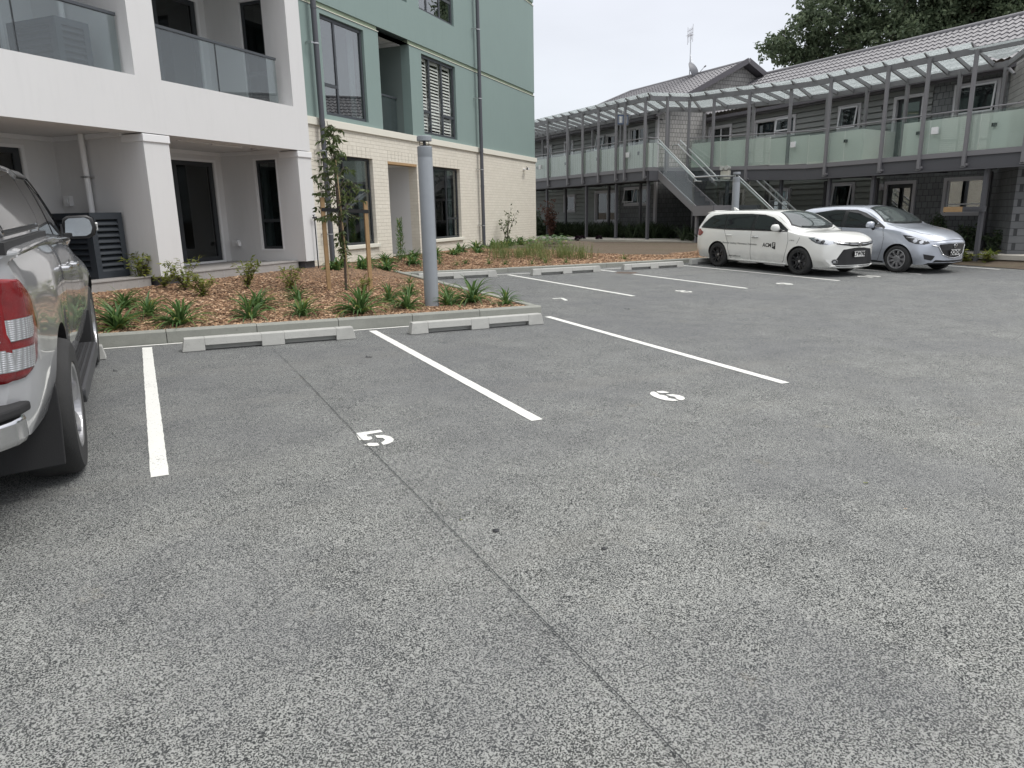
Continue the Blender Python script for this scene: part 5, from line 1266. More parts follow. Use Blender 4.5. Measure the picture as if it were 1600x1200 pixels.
def seats(par, xs, zb, belt, w=.36):
    for i, x in enumerate(xs):
        for y in (-.36, .36):
            mb = MB(); mb.obox((x, y, zb), (x-.16, y, belt+.05), .46, .14, up=(0, 1, 0)); mb.obox((x-.18, y, belt+.10), (x-.20, y, belt+.26), .24, .08, up=(0, 1, 0)); obj('car_seat', mb, 'seat', parent=par, bevel=.03)
# ---------------------------------------------------------------- white station wagon
def car_thing(name, label, cat, x, y, yaw, sc):
    t = thing(name, label, cat, (x, y, G(x, y)), yaw)
    # sit on the sloping asphalt
    dxv = Vector((math.cos(yaw), math.sin(yaw))); e = .5
    sp_ = (G(x+dxv.x*e, y+dxv.y*e)-G(x-dxv.x*e, y-dxv.y*e)); sr_ = (G(x-dxv.y*e, y+dxv.x*e)-G(x+dxv.y*e, y-dxv.x*e))
    t.rotation_euler = (math.atan(sr_), -math.atan(sp_), yaw); t.scale = (sc, sc, sc); return t
def wagon():
    t = car_thing('station_wagon', 'white station wagon with black company lettering and black wheels, reversed against the far kerb', 'car', 14.62, 13.25, -1.573, 1.035)
    #      x      c0        sill        low          mid          belt         gh-mid       rail         roof edge    roof c
    T = [(-2.21, (0, .36), (.62, .36), (.70, .46), (.73, .60), (.71, .84), (.69, .90), (.66, .94), (.50, .965), (0, .975)),
         (-2.17, (0, .27), (.66, .27), (.75, .42), (.78, .60), (.76, .86), (.73, .94), (.69, 1.00), (.52, 1.04), (0, 1.05)),
         (-2.08, (0, .22), (.70, .22), (.79, .40), (.81, .60), (.79, .88), (.74, 1.01), (.68, 1.12), (.54, 1.19), (0, 1.21)),
         (-1.96, (0, .21), (.72, .21), (.815, .40), (.83, .60), (.81, .90), (.745, 1.08), (.66, 1.25), (.54, 1.335), (0, 1.355)),
         (-1.86, (0, .21), (.73, .21), (.825, .40), (.838, .60), (.82, .91), (.745, 1.12), (.645, 1.32), (.52, 1.40), (0, 1.425)),
         (-1.30, (0, .20), (.76, .20), (.838, .40), (.848, .60), (.835, .92), (.75, 1.14), (.64, 1.36), (.51, 1.43), (0, 1.455)),
         (-.40, (0, .19), (.78, .19), (.840, .40), (.848, .60), (.840, .92), (.755, 1.15), (.64, 1.375), (.51, 1.445), (0, 1.475)),
         (.15, (0, .19), (.78, .19), (.840, .40), (.848, .60), (.842, .925), (.76, 1.14), (.64, 1.365), (.50, 1.435), (0, 1.465)),
         (.45, (0, .19), (.78, .19), (.840, .40), (.848, .60), (.842, .925), (.77, 1.12), (.67, 1.31), (.54, 1.385), (0, 1.42)),
         (.80, (0, .19), (.78, .19), (.840, .40), (.848, .60), (.84, .92), (.79, 1.04), (.73, 1.155), (.62, 1.22), (0, 1.26)),
         (1.12, (0, .19), (.77, .19), (.838, .40), (.846, .60), (.835, .90), (.80, .955), (.75, 1.00), (.62, 1.03), (0, 1.06)),
         (1.32, (0, .19), (.76, .20), (.836, .40), (.844, .60), (.825, .86), (.78, .915), (.70, .94), (.55, .965), (0, .99)),
         (1.75, (0, .19), (.72, .20), (.82, .40), (.838, .60), (.81, .82), (.75, .885), (.66, .92), (.50, .95), (0, .97)),
         (2.00, (0, .19), (.68, .20), (.80, .38), (.825, .58), (.79, .77), (.74, .835), (.64, .87), (.46, .895), (0, .91)),
         (2.14, (0, .20), (.66, .21), (.78, .36), (.805, .54), (.77, .71), (.72, .765), (.62, .80), (.45, .825), (0, .84)),
         (2.20, (0, .24), (.64, .25), (.75, .36), (.775, .50), (.74, .63), (.69, .69), (.60, .725), (.44, .745), (0, .76))]
    xm = {.45: .42, .80: .74, 1.12: 1.03, 1.32: 1.24}
    T = [tuple([xm.get(r_[0], r_[0]-.05*smst((-r_[0]-1.7)/.3))] + [(y, z if z < .95 or r_[0] > .9 else .95+(z-.95)*.935) for y, z in r_[1:]]) for r_ in T]
    def bow(x, y, z):
        f = smst((x-1.35)/.85); b = smst((-x-1.75)/.45)
        return x - f*.27*(abs(y)/.8)**2.9 + b*.09*(abs(y)/.78)**3
    body = obj('body', loft_body(T, 120, bow), 'p_white', parent=t, smooth=True); body['_m'] = MT['p_white']
    sk0 = Skin(body); cut_arches(body, [(-1.30, .31), (1.30, .31)], .345, .52, .86); del body['_m']; sk = sk0
    for s_ in (1, -1):
        # glass house
        dlo = [(-2.02, .985), (-1.92, 1.10), (-1.76, 1.24), (-1.66, 1.29), (-1.30, 1.325), (-.40, 1.342), (.06, 1.325), (.36, 1.265), (.64, 1.15), (.90, 1.00), (.92, .965), (.40, .958), (-1.0, .960)]
        sk.patch('window_band', dlo, 'side', 'cartrim', t, s_, .002, .05)
        for q in ([(-1.93, 1.00), (-1.85, 1.09), (-1.72, 1.215), (-1.62, 1.265), (-1.30, 1.297), (-1.20, 1.30), (-1.12, .985), (-1.5, .985)],
                  [(-1.14, 1.302), (-.40, 1.314), (-.22, 1.312), (-.22, .985), (-1.06, .985)],
                  [(-.13, 1.31), (.06, 1.296), (.34, 1.235), (.60, 1.12), (.82, 1.00), (.82, .985), (-.10, .985)]):
            sk.patch('side_window', q, 'side', 'carglass', t, s_, .006, .05)
        sk.patch('sill_trim', stroke([(.92, .958), (-1.0, .950), (-1.99, .975)], .014), 'side', 'cartrim', t, s_, .006, .08)
        for ln in ([(.93, .95), (.97, .75), (.93, .52), (.86, .30), (.80, .235)], [(-.17, .94), (-.16, .50), (-.16, .235)], [(-1.10, .95), (-1.02, .80), (-.93, .62), (-.93, .50), (-.88, .36), (-.84, .235)], [(-.84, .235), (.80, .235)], [(1.28, .84), (1.22, .70)]):
            sk.patch('panel_gap', stroke(ln, .008), 'side', 'cartrim', t, s_, .002, .05)
        sk.patch('side_skirt', [(-.92, .20), (.93, .20), (.93, .245), (-.92, .245)], 'side', 'p_white', t, s_, .022, .08, thick=.02)
        for x_, z_ in ((-.02, .80), (-.90, .815)):
            l, n = sk.hit('side', x_, z_, s_); hb = MB(); y_ = l.y
            hb.tube([(x_-.10, y_+s_*.018, z_), (x_, y_+s_*.032, z_+.004), (x_+.10, y_+s_*.018, z_)], [.012, .017, .012], 10); obj('door_handle', hb, 'chrome' if x_ > -.5 else 'p_white', parent=t, smooth=True)
            sk.patch('handle_recess', circ(x_-.0, z_-.004, .055, 20, .030), 'side', 'p_white', t, s_, .0015, .03)
        mm = obj('mirror', mirror_mesh(1.0), 'p_white', parent=t, smooth=True); mm.location = (.68 if s_ < 0 else .58, s_*(.83 if s_ < 0 else .80), 1.03 if s_ < 0 else .97); mm.rotation_euler = (0, 0, R(8)*s_); mm.scale = (1, s_, 1)
        b_ = MB(); b_.tube([(.74, s_*.78, .95), (.71, s_*.86, .985)], [.03, .035], 10); obj('mirror_base', b_, 'cartrim', parent=t)
        # lamps
        hl = [(1.50, .845), (1.66, .855), (1.86, .825), (2.02, .785), (2.07, .745), (1.99, .700), (1.84, .705), (1.70, .735), (1.60, .785)]
        sk.patch('headlight_housing', hl, 'side', 'lamp_in', t, s_, .002, .04); h_ = sk.patch('headlight', hl, 'side', 'lampglass', t, s_, .010, .04)
        sk.patch('headlight_detail', [circ(1.86, .765, .042, 16, .034), circ(1.74, .79, .03, 16, .024)], 'side', 'cartrim', h_, s_, .006, .03)
        sk.patch('headlight_detail', stroke([(1.58, .80), (1.72, .75), (1.96, .715)], .012), 'side', 'cartrim', h_, s_, .006, .04)
        sk.patch('tail_light', [(-1.86, .86), (-2.02, .94), (-2.16, .94), (-2.18, .79), (-2.0, .76), (-1.9, .80)], 'side', 'lamp_red', t, s_, .006, .04)
        fl = sk.patch('fog_lamp_surround', circ(s_*.60, .335, .062, 20), 'front', 'chrome', t, 1, .004, .03); sk.patch('fog_lamp', circ(s_*.60, .335, .046, 20), 'front', 'cartrim', fl, 1, .008, .03); sk.patch('fog_lens', circ(s_*.60, .335, .030, 16), 'front', 'lamp_in', fl, 1, .012, .03)
    # windscreen
    ws = [(.90, -.70), (1.04, -.50), (1.12, -.25), (1.14, 0), (1.12, .25), (1.04, .50), (.90, .70), (.72, .61), (.36, .50), (.30, .25), (.285, 0), (.30, -.25), (.36, -.50), (.72, -.61)]
    sk.patch('windscreen_border', ws, 'top', 'cartrim', t, 1, .002, .05)
    ws2 = [(.87, -.64), (1.00, -.47), (1.075, -.24), (1.095, 0), (1.075, .24), (1.00, .47), (.87, .64), (.70, .565), (.385, .46), (.335, .25), (.325, 0), (.335, -.25), (.385, -.46), (.70, -.565)]
    sk.patch('windscreen', ws2, 'top', plain('windscreen_glass', (.05, .06, .06), .03, var=.4, vs=4, spec=1.0), t, 1, .006, .05)
    wp_ = sk.patch('wiper', stroke([(1.07, .05), (.98, -.45)], .018) + stroke([(.99, .48), (1.05, .02)], .018), 'top', 'cartrim', t, 1, .018, .05, thick=.012)
    sk.patch('bonnet_gap', stroke([(1.0, -.66), (1.14, -.40), (1.20, 0), (1.14, .40), (1.0, .66)], .012), 'top', 'cartrim', t, 1, .002, .05)
    for s_ in (1, -1): sk.patch('bonnet_gap', stroke([(1.0, .66*s_), (1.5, .67*s_), (1.78, .60*s_), (1.93, .50*s_)], .008), 'top', 'cartrim', t, 1, .002, .05)
    # grille
    sk.patch('upper_grille', [(-.60, .715), (-.20, .665), (.20, .665), (.60, .715), (.55, .775), (.2, .745), (-.2, .745), (-.55, .775)], 'front', 'cartrim', t, 1, .003, .04)
    sk.patch('grille_bar', stroke([(-.64, .755), (-.3, .72), (0, .705), (.3, .72), (.64, .755)], .022), 'front', 'chrome', t, 1, .012, .05, thick=.01)
    gp2 = [(-.62, .265), (.62, .265), (.60, .35), (.44, .60), (.15, .635), (-.15, .635), (-.44, .60), (-.60, .35)]
    sk.patch('lower_grille', gp2, 'front', 'cartrim', t, 1, .004, .04)
    mesh = []
    for i in range(30):
        for j in range(14):
            yy = -.58+i*.04+(j % 2)*.02; zz = .28+j*.0245; lim = .62-(zz-.26)*.58
            if abs(yy) < lim-.02 and not (abs(yy) < .2 and .43 < zz < .57): mesh += [circ(yy, zz, .011, 6, .007)]
    gm_ = sk.patch('grille_mesh', mesh, 'front', plain('grille_mesh', (.06, .06, .062), .4), t, 1, .009, .5, smooth=False)
    sk.patch('bumper_blade', stroke([(-.66, .235), (-.3, .225), (0, .222), (.3, .225), (.66, .235)], .035), 'front', 'p_white', t, 1, .03, .06, thick=.02)
    em = sk.patch('emblem', circ(0, .71, .066, 24, .046), 'front', 'chrome', t, 1, .026, .03, thick=.012); sk.patch('emblem', circ(0, .71, .054, 24, .036), 'front', 'cartrim', em, 1, .028, .03)
    sk.patch('emblem', stroke([(x, z) for x, z in circ(0, .71, .020, 16, .034)], .007) + stroke(circ(0, .72, .044, 20, .013), .006), 'front', 'chrome', em, 1, .031, .2)
    plate_text(t, 'LTW782', (2.235, 0, .50), (R(90), 0, R(90)), .115, .34, .125)
    # lettering on the doors (flat decals draped on the skin)
    def decal(txt, x, z, size, s_, sx=1, bold=.0, mat='cartrim', al='CENTER'):
        vs, fs = text_mesh(txt, size, bold, 0.0, al, sx)
        out = []
        for a, b, c_ in vs:
            X_ = x - a*s_ if s_ > 0 else x + a
            l, n = sk.hit('side', X_, z+b, s_); out.append((X_, l.y+s_*.004, z+b) if l else (X_, s_*.85, z+b))
        return mesh_obj('door_lettering', out, fs, mat, parent=t)
    s_ = -1
    decal('ACM', .36, .625, .125, s_, 1.0, .003); sk.patch('door_logo', rpoly(.515, .615, .560, .70, .01), 'side', 'cartrim', t, s_, .003, .05); decal('F', .565, .630, .125, s_, 1.0, .003, 'p_white')
    for a in (.575,): sk.patch('door_logo', [(.565, .545), (.62, .545), (.62, .560), (.565, .560)], 'side', 'cartrim', t, s_, .003, .05)
    decal('Architectural Cladding | Maintenance | Fabrication', -.58, .625, .062, s_, .98, .0); decal('www.acmf.co.nz', -.70, .315, .062, s_, 1.0, .0); decal('HYBRID', 1.07, .765, .035, s_, 1.2)
    ant = MB(); ant.prism([(-1.62, 1.40), (-1.48, 1.415), (-1.60, 1.475), (-1.66, 1.485)], -.02, .02, 'xz'); obj('roof_aerial', ant, 'p_white', parent=t, bevel=.006)
    sp_ = MB(); sp_.prism([(-2.09, 1.335), (-2.05, 1.36), (-1.80, 1.41), (-1.80, 1.385), (-2.0, 1.34)], -.52, .52, 'xz'); obj('roof_spoiler', sp_, 'p_white', parent=t, bevel=.008)
    wt = MB(); wt.prism([(.80, .19), (.82, .19), (.82, .14), (.80, .14)], -.7, .7, 'xz'); obj('underbody_panel', wt, 'under', parent=t)
    for x_, st in ((1.30, 0), (-1.30, 0)):
        for s_ in (1, -1): make_wheel(t, x_, s_*.745, s_, .31, .19, .215, 'ten', 'rim_d')
    return t
wagon()
# ---------------------------------------------------------------- silver hatchback
def hatch():
    t = car_thing('hatchback', 'small pale silver-blue hatchback parked beyond the white wagon', 'car', 17.10, 12.50, -1.570, 1.06)
    T = [(-1.96, (0, .38), (.58, .38), (.68, .46), (.71, .60), (.70, .80), (.66, .90), (.60, .98), (.48, 1.02), (0, 1.04)),
         (-1.88, (0, .28), (.64, .28), (.74, .44), (.77, .60), (.76, .86), (.70, .98), (.64, 1.08), (.52, 1.15), (0, 1.18)),
         (-1.75, (0, .22), (.70, .22), (.79, .42), (.81, .60), (.80, .90), (.73, 1.06), (.655, 1.20), (.54, 1.29), (0, 1.33)),
         (-1.58, (0, .21), (.72, .21), (.82, .42), (.835, .60), (.82, .93), (.74, 1.12), (.65, 1.29), (.52, 1.375), (0, 1.415)),
         (-1.2, (0, .20), (.75, .20), (.835, .42), (.845, .60), (.83, .96), (.75, 1.15), (.65, 1.34), (.51, 1.425), (0, 1.46)),
         (-.5, (0, .19), (.77, .19), (.838, .42), (.845, .60), (.835, .95), (.755, 1.16), (.65, 1.375), (.51, 1.46), (0, 1.495)),
         (.0, (0, .19), (.77, .19), (.838, .42), (.845, .62), (.838, .93), (.76, 1.15), (.65, 1.365), (.51, 1.45), (0, 1.49)),
         (.30, (0, .19), (.77, .19), (.838, .42), (.845, .62), (.84, .93), (.775, 1.13), (.675, 1.31), (.55, 1.395), (0, 1.44)),
         (.65, (0, .19), (.77, .19), (.836, .42), (.845, .62), (.84, .93), (.79, 1.06), (.73, 1.17), (.62, 1.245), (0, 1.285)),
         (.98, (0, .19), (.76, .19), (.834, .42), (.846, .64), (.835, .93), (.80, .985), (.75, 1.03), (.62, 1.065), (0, 1.10)),
         (1.2, (0, .19), (.75, .20), (.834, .42), (.848, .64), (.82, .91), (.77, .955), (.69, .985), (.54, 1.01), (0, 1.035)),
         (1.6, (0, .19), (.72, .20), (.82, .40), (.838, .60), (.79, .82), (.73, .88), (.64, .925), (.48, .95), (0, .965)),
         (1.88, (0, .19), (.69, .20), (.80, .38), (.82, .56), (.77, .73), (.71, .79), (.62, .835), (.45, .86), (0, .87)),
         (2.02, (0, .20), (.66, .21), (.77, .36), (.79, .50), (.74, .65), (.68, .70), (.59, .745), (.44, .765), (0, .775)),
         (2.08, (0, .24), (.63, .25), (.73, .36), (.75, .46), (.71, .58), (.65, .62), (.57, .66), (.42, .68), (0, .69))]
    def bow(x, y, z):
        f = smst((x-1.25)/.83); b = smst((-x-1.40)/.56)
        return x - f*.30*(abs(y)/.78)**2.7 + b*.18*(abs(y)/.76)**2.6
    T = [tuple([{.30: .28, .65: .60, .98: .92}.get(r_[0], r_[0])] + list(r_[1:])) for r_ in T]
    body = obj('body', loft_body(T, 120, bow), 'p_silver', parent=t, smooth=True); body['_m'] = MT['p_silver']
    sk = Skin(body); cut_arches(body, [(-1.285, .305), (1.285, .305)], .345, .52, .86); del body['_m']
    for s_ in (1, -1):
        sk.patch('window_band', [(-1.52, 1.09), (-1.40, 1.20), (-1.15, 1.305), (-.6, 1.385), (0, 1.385), (.28, 1.315), (.58, 1.185), (.88, 1.01), (.90, .965), (0, .965), (-.9, .985), (-1.35, 1.02)], 'side', 'cartrim', t, s_, .002, .05)
        for q in ([(-1.30, 1.05), (-1.2, 1.24), (-1.02, 1.305), (-.62, 1.355), (-.30, 1.362), (-.28, .99), (-.9, 1.01)], [(-.19, 1.362), (0, 1.355), (.26, 1.29), (.54, 1.165), (.78, 1.015), (.80, .99), (-.16, .988)]):
            sk.patch('side_window', q, 'side', 'carglass', t, s_, .006, .05)
        for ln in ([(.87, .96), (.92, .76), (.90, .52), (.82, .32), (.78, .24)], [(-.235, .97), (-.24, .5), (-.24, .24)], [(-1.12, 1.0), (-1.0, .80), (-.90, .60), (-.86, .36), (-.82, .24)], [(-.82, .24), (.78, .24)]):
            sk.patch('panel_gap', stroke(ln, .008), 'side', 'cartrim', t, s_, .002, .05)
        for x_, z_ in ((-.06, .84), (-.88, .87)):
            l, n = sk.hit('side', x_, z_, s_); hb = MB(); hb.tube([(x_-.09, l.y+s_*.016, z_), (x_, l.y+s_*.03, z_+.004), (x_+.09, l.y+s_*.016, z_)], [.012, .016, .012], 10); obj('door_handle', hb, 'p_silver', parent=t, smooth=True)
        mm = obj('mirror', mirror_mesh(1.02), 'p_silver', parent=t, smooth=True); mm.location = (.62 if s_ < 0 else .50, s_*(.83 if s_ < 0 else .80), 1.04 if s_ < 0 else .97); mm.scale = (1, s_, 1)
        b_ = MB(); b_.tube([(.62, s_*.80, .93), (.62, s_*.88, 1.0)], [.03, .04], 10); obj('mirror_base', b_, 'cartrim', parent=t)
        hl = [(1.36, .845), (1.50, .835), (1.72, .765), (1.86, .715), (1.90, .675), (1.82, .645), (1.66, .655), (1.52, .70), (1.44, .76)]
        sk.patch('headlight_housing', hl, 'side', 'cartrim', t, s_, .002, .04); h_ = sk.patch('headlight', hl, 'side', 'lampglass', t, s_, .012, .04)
        sk.patch('headlight_detail', [circ(1.64, .72, .042, 16, .04), circ(1.76, .695, .034, 16, .034)], 'side', 'lamp_in', h_, s_, .006, .03); sk.patch('headlight_detail', stroke([(1.45, .80), (1.6, .785), (1.84, .715)], .014), 'side', 'lamp_in', h_, s_, .006, .04)
        sk.patch('bumper_intake', [(s_*.52, .40), (s_*.72, .44), (s_*.70, .33), (s_*.58, .30), (s_*.55, .33)][::1 if s_ > 0 else -1], 'front', 'cartrim', t, 1, .004, .04)
        sk.patch('tail_light', [(-1.62, .93), (-1.78, .99), (-1.86, .96), (-1.85, .84), (-1.72, .83)], 'side', 'lamp_red', t, s_, .006, .04)
        sk.patch('character_line', stroke([(.95, .80), (.2, .70), (-.7, .72), (-1.4, .86)], .012), 'side', 'p_silver', t, s_, .004, .05)
        sk.patch('side_skirt', [(-.90, .20), (.92, .20), (.92, .235), (-.90, .235)], 'side', 'cartrim', t, s_, .008, .08)
    sk.patch('windscreen_border', [(.78, -.70), (.92, -.50), (1.0, -.25), (1.02, 0), (1.0, .25), (.92, .50), (.78, .70), (.58, .61), (.22, .50), (.16, .25), (.15, 0), (.16, -.25), (.22, -.50), (.58, -.61)], 'top', 'cartrim', t, 1, .002, .05)
    sk.patch('windscreen', [(.75, -.64), (.88, -.47), (.955, -.24), (.975, 0), (.955, .24), (.88, .47), (.75, .64), (.56, .565), (.245, .46), (.195, .25), (.185, 0), (.195, -.25), (.245, -.46), (.56, -.565)], 'top', bpy.data.materials['windscreen_glass'], t, 1, .006, .05)
    sk.patch('wiper', stroke([(.95, .05), (.86, -.45)], .018) + stroke([(.87, .48), (.93, .02)], .018), 'top', 'cartrim', t, 1, .018, .05, thick=.012)
    for s_ in (1, -1): sk.patch('bonnet_gap', stroke([(.86, .69*s_), (1.4, .69*s_), (1.66, .62*s_), (1.85, .48*s_)], .008), 'top', 'cartrim', t, 1, .002, .05)
    sk.patch('bonnet_gap', stroke([(-.62, .705), (-.3, .735), (0, .745), (.3, .735), (.62, .705)], .008), 'front', 'cartrim', t, 1, .003, .05)
    g = [(-.44, .645), (-.46, .60), (-.36, .44), (-.18, .375), (0, .355), (.18, .375), (.36, .44), (.46, .60), (.44, .645), (.2, .665), (-.2, .665)]
    sk.patch('grille', g, 'front', 'cartrim', t, 1, .003, .04)
    sk.patch('grille_surround', stroke([(-.60, .635), (-.46, .60), (-.36, .432), (-.18, .365), (0, .345), (.18, .365), (.36, .432), (.46, .60), (.60, .635)], .022), 'front', 'chrome', t, 1, .012, .04, thick=.01)
    gb_ = []
    for z in (.41, .44, .54, .57, .60, .63): w_ = .40 if z > .5 else .20+(z-.38)*1.5; gb_ += stroke([(-w_, z), (w_, z)], .008)
    sk.patch('grille_bars', gb_, 'front', plain('grille_bar_grey', (.05, .05, .052), .4), t, 1, .010, .05)
    sk.patch('lower_intake', [(-.58, .235), (.58, .235), (.50, .315), (.30, .30), (-.30, .30), (-.50, .315)], 'front', 'cartrim', t, 1, .004, .04)
    sk.patch('emblem', [tuple(p) for q in (circ(0, .615, .062, 24, .050),) for p in q], 'front', 'chrome', t, 1, .02, .04, thick=.012)
    sk.patch('emblem', circ(0, .615, .052, 24, .041), 'front', 'cartrim', t, 1, .022, .04); sk.patch('emblem', stroke([(-.045, .638), (-.02, .62), (0, .600), (.02, .62), (.045, .638)], .012), 'front', 'chrome', t, 1, .025, .04)
    plate_text(t, 'QQH245', (2.115, 0, .475), (R(90), 0, R(90)), .115, .34, .125)
    ant = MB(); ant.tube([(-1.25, 0, 1.45), (-1.42, 0, 1.60)], .006, 6); obj('roof_aerial', ant, 'cartrim', parent=t)
    for x_ in (1.285, -1.285):
        for s_ in (1, -1): make_wheel(t, x_, s_*.745, s_, .305, .19, .205, 'nine', 'rim_s')
    return t
hatch()
# ---------------------------------------------------------------- silver pickup
def pickup():
    t = car_thing('pickup_truck', 'silver double-cab pickup with a canopy, cut off by the left edge of the photo', 'pickup', -1.49, 6.65, R(90), 1.05)
    T = [(-2.80, (0, .62), (.78, .62), (.84, .72), (.865, .90), (.875, 1.08), (.87, 1.20), (.862, 1.28), (.84, 1.335), (0, 1.345)),
         (-2.74, (0, .56), (.84, .56), (.905, .68), (.925, .90), (.932, 1.08), (.925, 1.20), (.905, 1.28), (.875, 1.340), (0, 1.350)),
         (-2.55, (0, .50), (.875, .50), (.935, .66), (.948, .90), (.948, 1.08), (.935, 1.20), (.905, 1.29), (.875, 1.345), (0, 1.355)),
         (-2.10, (0, .50), (.90, .50), (.948, .66), (.955, .90), (.952, 1.08), (.935, 1.20), (.900, 1.29), (.870, 1.345), (0, 1.355)),
         (-1.55, (0, .50), (.905, .50), (.958, .66), (.966, .90), (.955, 1.08), (.935, 1.20), (.898, 1.29), (.866, 1.345), (0, 1.355)),
         (-.9, (0, .46), (.895, .46), (.932, .62), (.945, .88), (.945, 1.08), (.93, 1.20), (.892, 1.28), (.862, 1.335), (0, 1.345)),
         (-.62, (0, .42), (.89, .42), (.925, .60), (.938, .86), (.940, 1.06), (.925, 1.18), (.888, 1.265), (.858, 1.32), (0, 1.34)),
         (.6, (0, .42), (.89, .42), (.925, .60), (.938, .84), (.935, 1.02), (.918, 1.14), (.88, 1.22), (.85, 1.27), (0, 1.31)),
         (1.0, (0, .42), (.89, .42), (.928, .60), (.945, .84), (.935, 1.00), (.905, 1.11), (.865, 1.17), (.80, 1.21), (0, 1.25)),
         (1.6, (0, .46), (.89, .46), (.955, .60), (.968, .82), (.94, .96), (.88, 1.06), (.82, 1.11), (.74, 1.14), (0, 1.19)),
         (2.3, (0, .40), (.86, .40), (.92, .56), (.935, .78), (.89, .90), (.83, .99), (.77, 1.04), (.68, 1.07), (0, 1.11)),
         (2.52, (0, .40), (.78, .40), (.84, .54), (.86, .72), (.82, .84), (.77, .91), (.70, .96), (.62, .99), (0, 1.03))]
    def bow(x, y, z):
        f = smst((x-1.8)/.72); b = smst((-x-2.35)/.45); return x - f*.25*(abs(y)/.85)**2.5 + b*.10*(abs(y)/.93)**8
    body = obj('body', loft_body(T, 150, bow), 'p_grey', parent=t, smooth=True); body['_m'] = MT['p_grey']
    sk = Skin(body); cut_arches(body, [(-1.61, .40), (1.61, .40)], .475, .60, .97); del body['_m']
    # cab upper
    K = [(-.98, (0, 1.25), (.855, 1.25), (.850, 1.32), (.825, 1.42), (.785, 1.53), (.735, 1.63), (.69, 1.70), (.55, 1.755), (0, 1.775)),
         (-.80, (0, 1.25), (.862, 1.25), (.857, 1.32), (.832, 1.42), (.793, 1.53), (.745, 1.64), (.70, 1.715), (.55, 1.775), (0, 1.80)),
         (-.2, (0, 1.24), (.870, 1.24), (.862, 1.31), (.836, 1.41), (.797, 1.53), (.75, 1.65), (.70, 1.735), (.55, 1.795), (0, 1.82)),
         (.10, (0, 1.23), (.870, 1.23), (.862, 1.30), (.836, 1.40), (.797, 1.52), (.75, 1.64), (.70, 1.72), (.55, 1.78), (0, 1.81)),
         (.45, (0, 1.22), (.872, 1.22), (.864, 1.27), (.845, 1.34), (.815, 1.43), (.785, 1.51), (.74, 1.57), (.6, 1.62), (0, 1.65)),
         (.80, (0, 1.20), (.872, 1.20), (.866, 1.225), (.856, 1.255), (.84, 1.29), (.82, 1.33), (.79, 1.365), (.66, 1.40), (0, 1.42)),
         (1.12, (0, 1.17), (.862, 1.17), (.858, 1.175), (.852, 1.18), (.845, 1.185), (.83, 1.19), (.80, 1.20), (.7, 1.21), (0, 1.23))]
    cab_ = obj('cab', loft_body(K, 70), 'p_grey', parent=t, smooth=True); sc_ = Skin(cab_)
    for s_ in (1, -1):
        sc_.patch('window_band', [(-.93, 1.325), (-.86, 1.50), (-.74, 1.665), (-.55, 1.705), (.0, 1.705), (.30, 1.60), (.62, 1.42), (.96, 1.235), (.96, 1.215), (.3, 1.275), (-.5, 1.315)], 'side', 'cartrim', t, s_, .002, .05)
        for q in ([(-.86, 1.345), (-.80, 1.49), (-.70, 1.64), (-.55, 1.68), (-.16, 1.685), (-.16, 1.315), (-.5, 1.33)], [(-.08, 1.685), (.0, 1.68), (.27, 1.58), (.58, 1.405), (.80, 1.28), (.80, 1.25), (.3, 1.29), (-.08, 1.312)]):
            sc_.patch('side_window', q, 'side', 'carglass', t, s_, .006, .05)
        sc_.patch('window_visor', stroke([(-.74, 1.68), (-.50, 1.712), (.0, 1.712), (.30, 1.61), (.62, 1.43), (.86, 1.30)], .035), 'side', 'cartrim', t, s_, .018, .06, thick=.01)
    sc_.patch('windscreen', [(.28, -.60), (.95, -.76), (1.0, -.4), (1.02, 0), (1.0, .4), (.95, .76), (.28, .60), (.22, 0)], 'top', 'carglass', t, 1, .005, .06)
    # canopy
    A = [(-2.74, (0, 1.30), (.865, 1.30), (.868, 1.36), (.850, 1.44), (.80, 1.56), (.745, 1.66), (.68, 1.73), (.53, 1.775), (0, 1.79)),
         (-2.68, (0, 1.30), (.880, 1.30), (.882, 1.36), (.865, 1.45), (.815, 1.58), (.76, 1.69), (.69, 1.76), (.53, 1.805), (0, 1.825)),
         (-1.9, (0, 1.30), (.878, 1.30), (.880, 1.36), (.862, 1.46), (.812, 1.60), (.765, 1.71), (.70, 1.785), (.54, 1.84), (0, 1.86)),
         (-1.08, (0, 1.30), (.872, 1.30), (.874, 1.36), (.857, 1.46), (.808, 1.60), (.76, 1.70), (.695, 1.775), (.54, 1.83), (0, 1.85)),
         (-1.02, (0, 1.30), (.86, 1.30), (.862, 1.36), (.843, 1.45), (.794, 1.58), (.745, 1.68), (.68, 1.75), (.52, 1.80), (0, 1.82))]
    cn = obj('canopy', loft_body(A, 60), 'p_grey', parent=t, smooth=True); sa = Skin(cn)
    for s_ in (1, -1):
        sa.patch('canopy_window_frame', rpoly(-2.60, -1.12, 1.385, 1.715, .07), 'side', 'chrome' if False else 'p_grey', t, s_, .012, .05, thick=.012)
        sa.patch('canopy_window', rpoly(-2.555, -1.165, 1.415, 1.690, .055), 'side', 'carglass', t, s_, .016, .05)
        sa.patch('canopy_window_seal', stroke(rpoly(-2.575, -1.145, 1.40, 1.702, .06)+[rpoly(-2.575, -1.145, 1.40, 1.702, .06)[0]], .014), 'side', 'blackr', t, s_, .018, .05)
        sa.patch('canopy_seam', stroke([(-2.70, 1.345), (-1.03, 1.345)], .022), 'side', 'blackr', t, s_, .010, .05)
        b_ = MB(); b_.obox((-2.74, s_*.897, 1.345), (-1.0, s_*.888, 1.342), .034, .05); obj('rubber_seal', b_, 'blackr', parent=t)
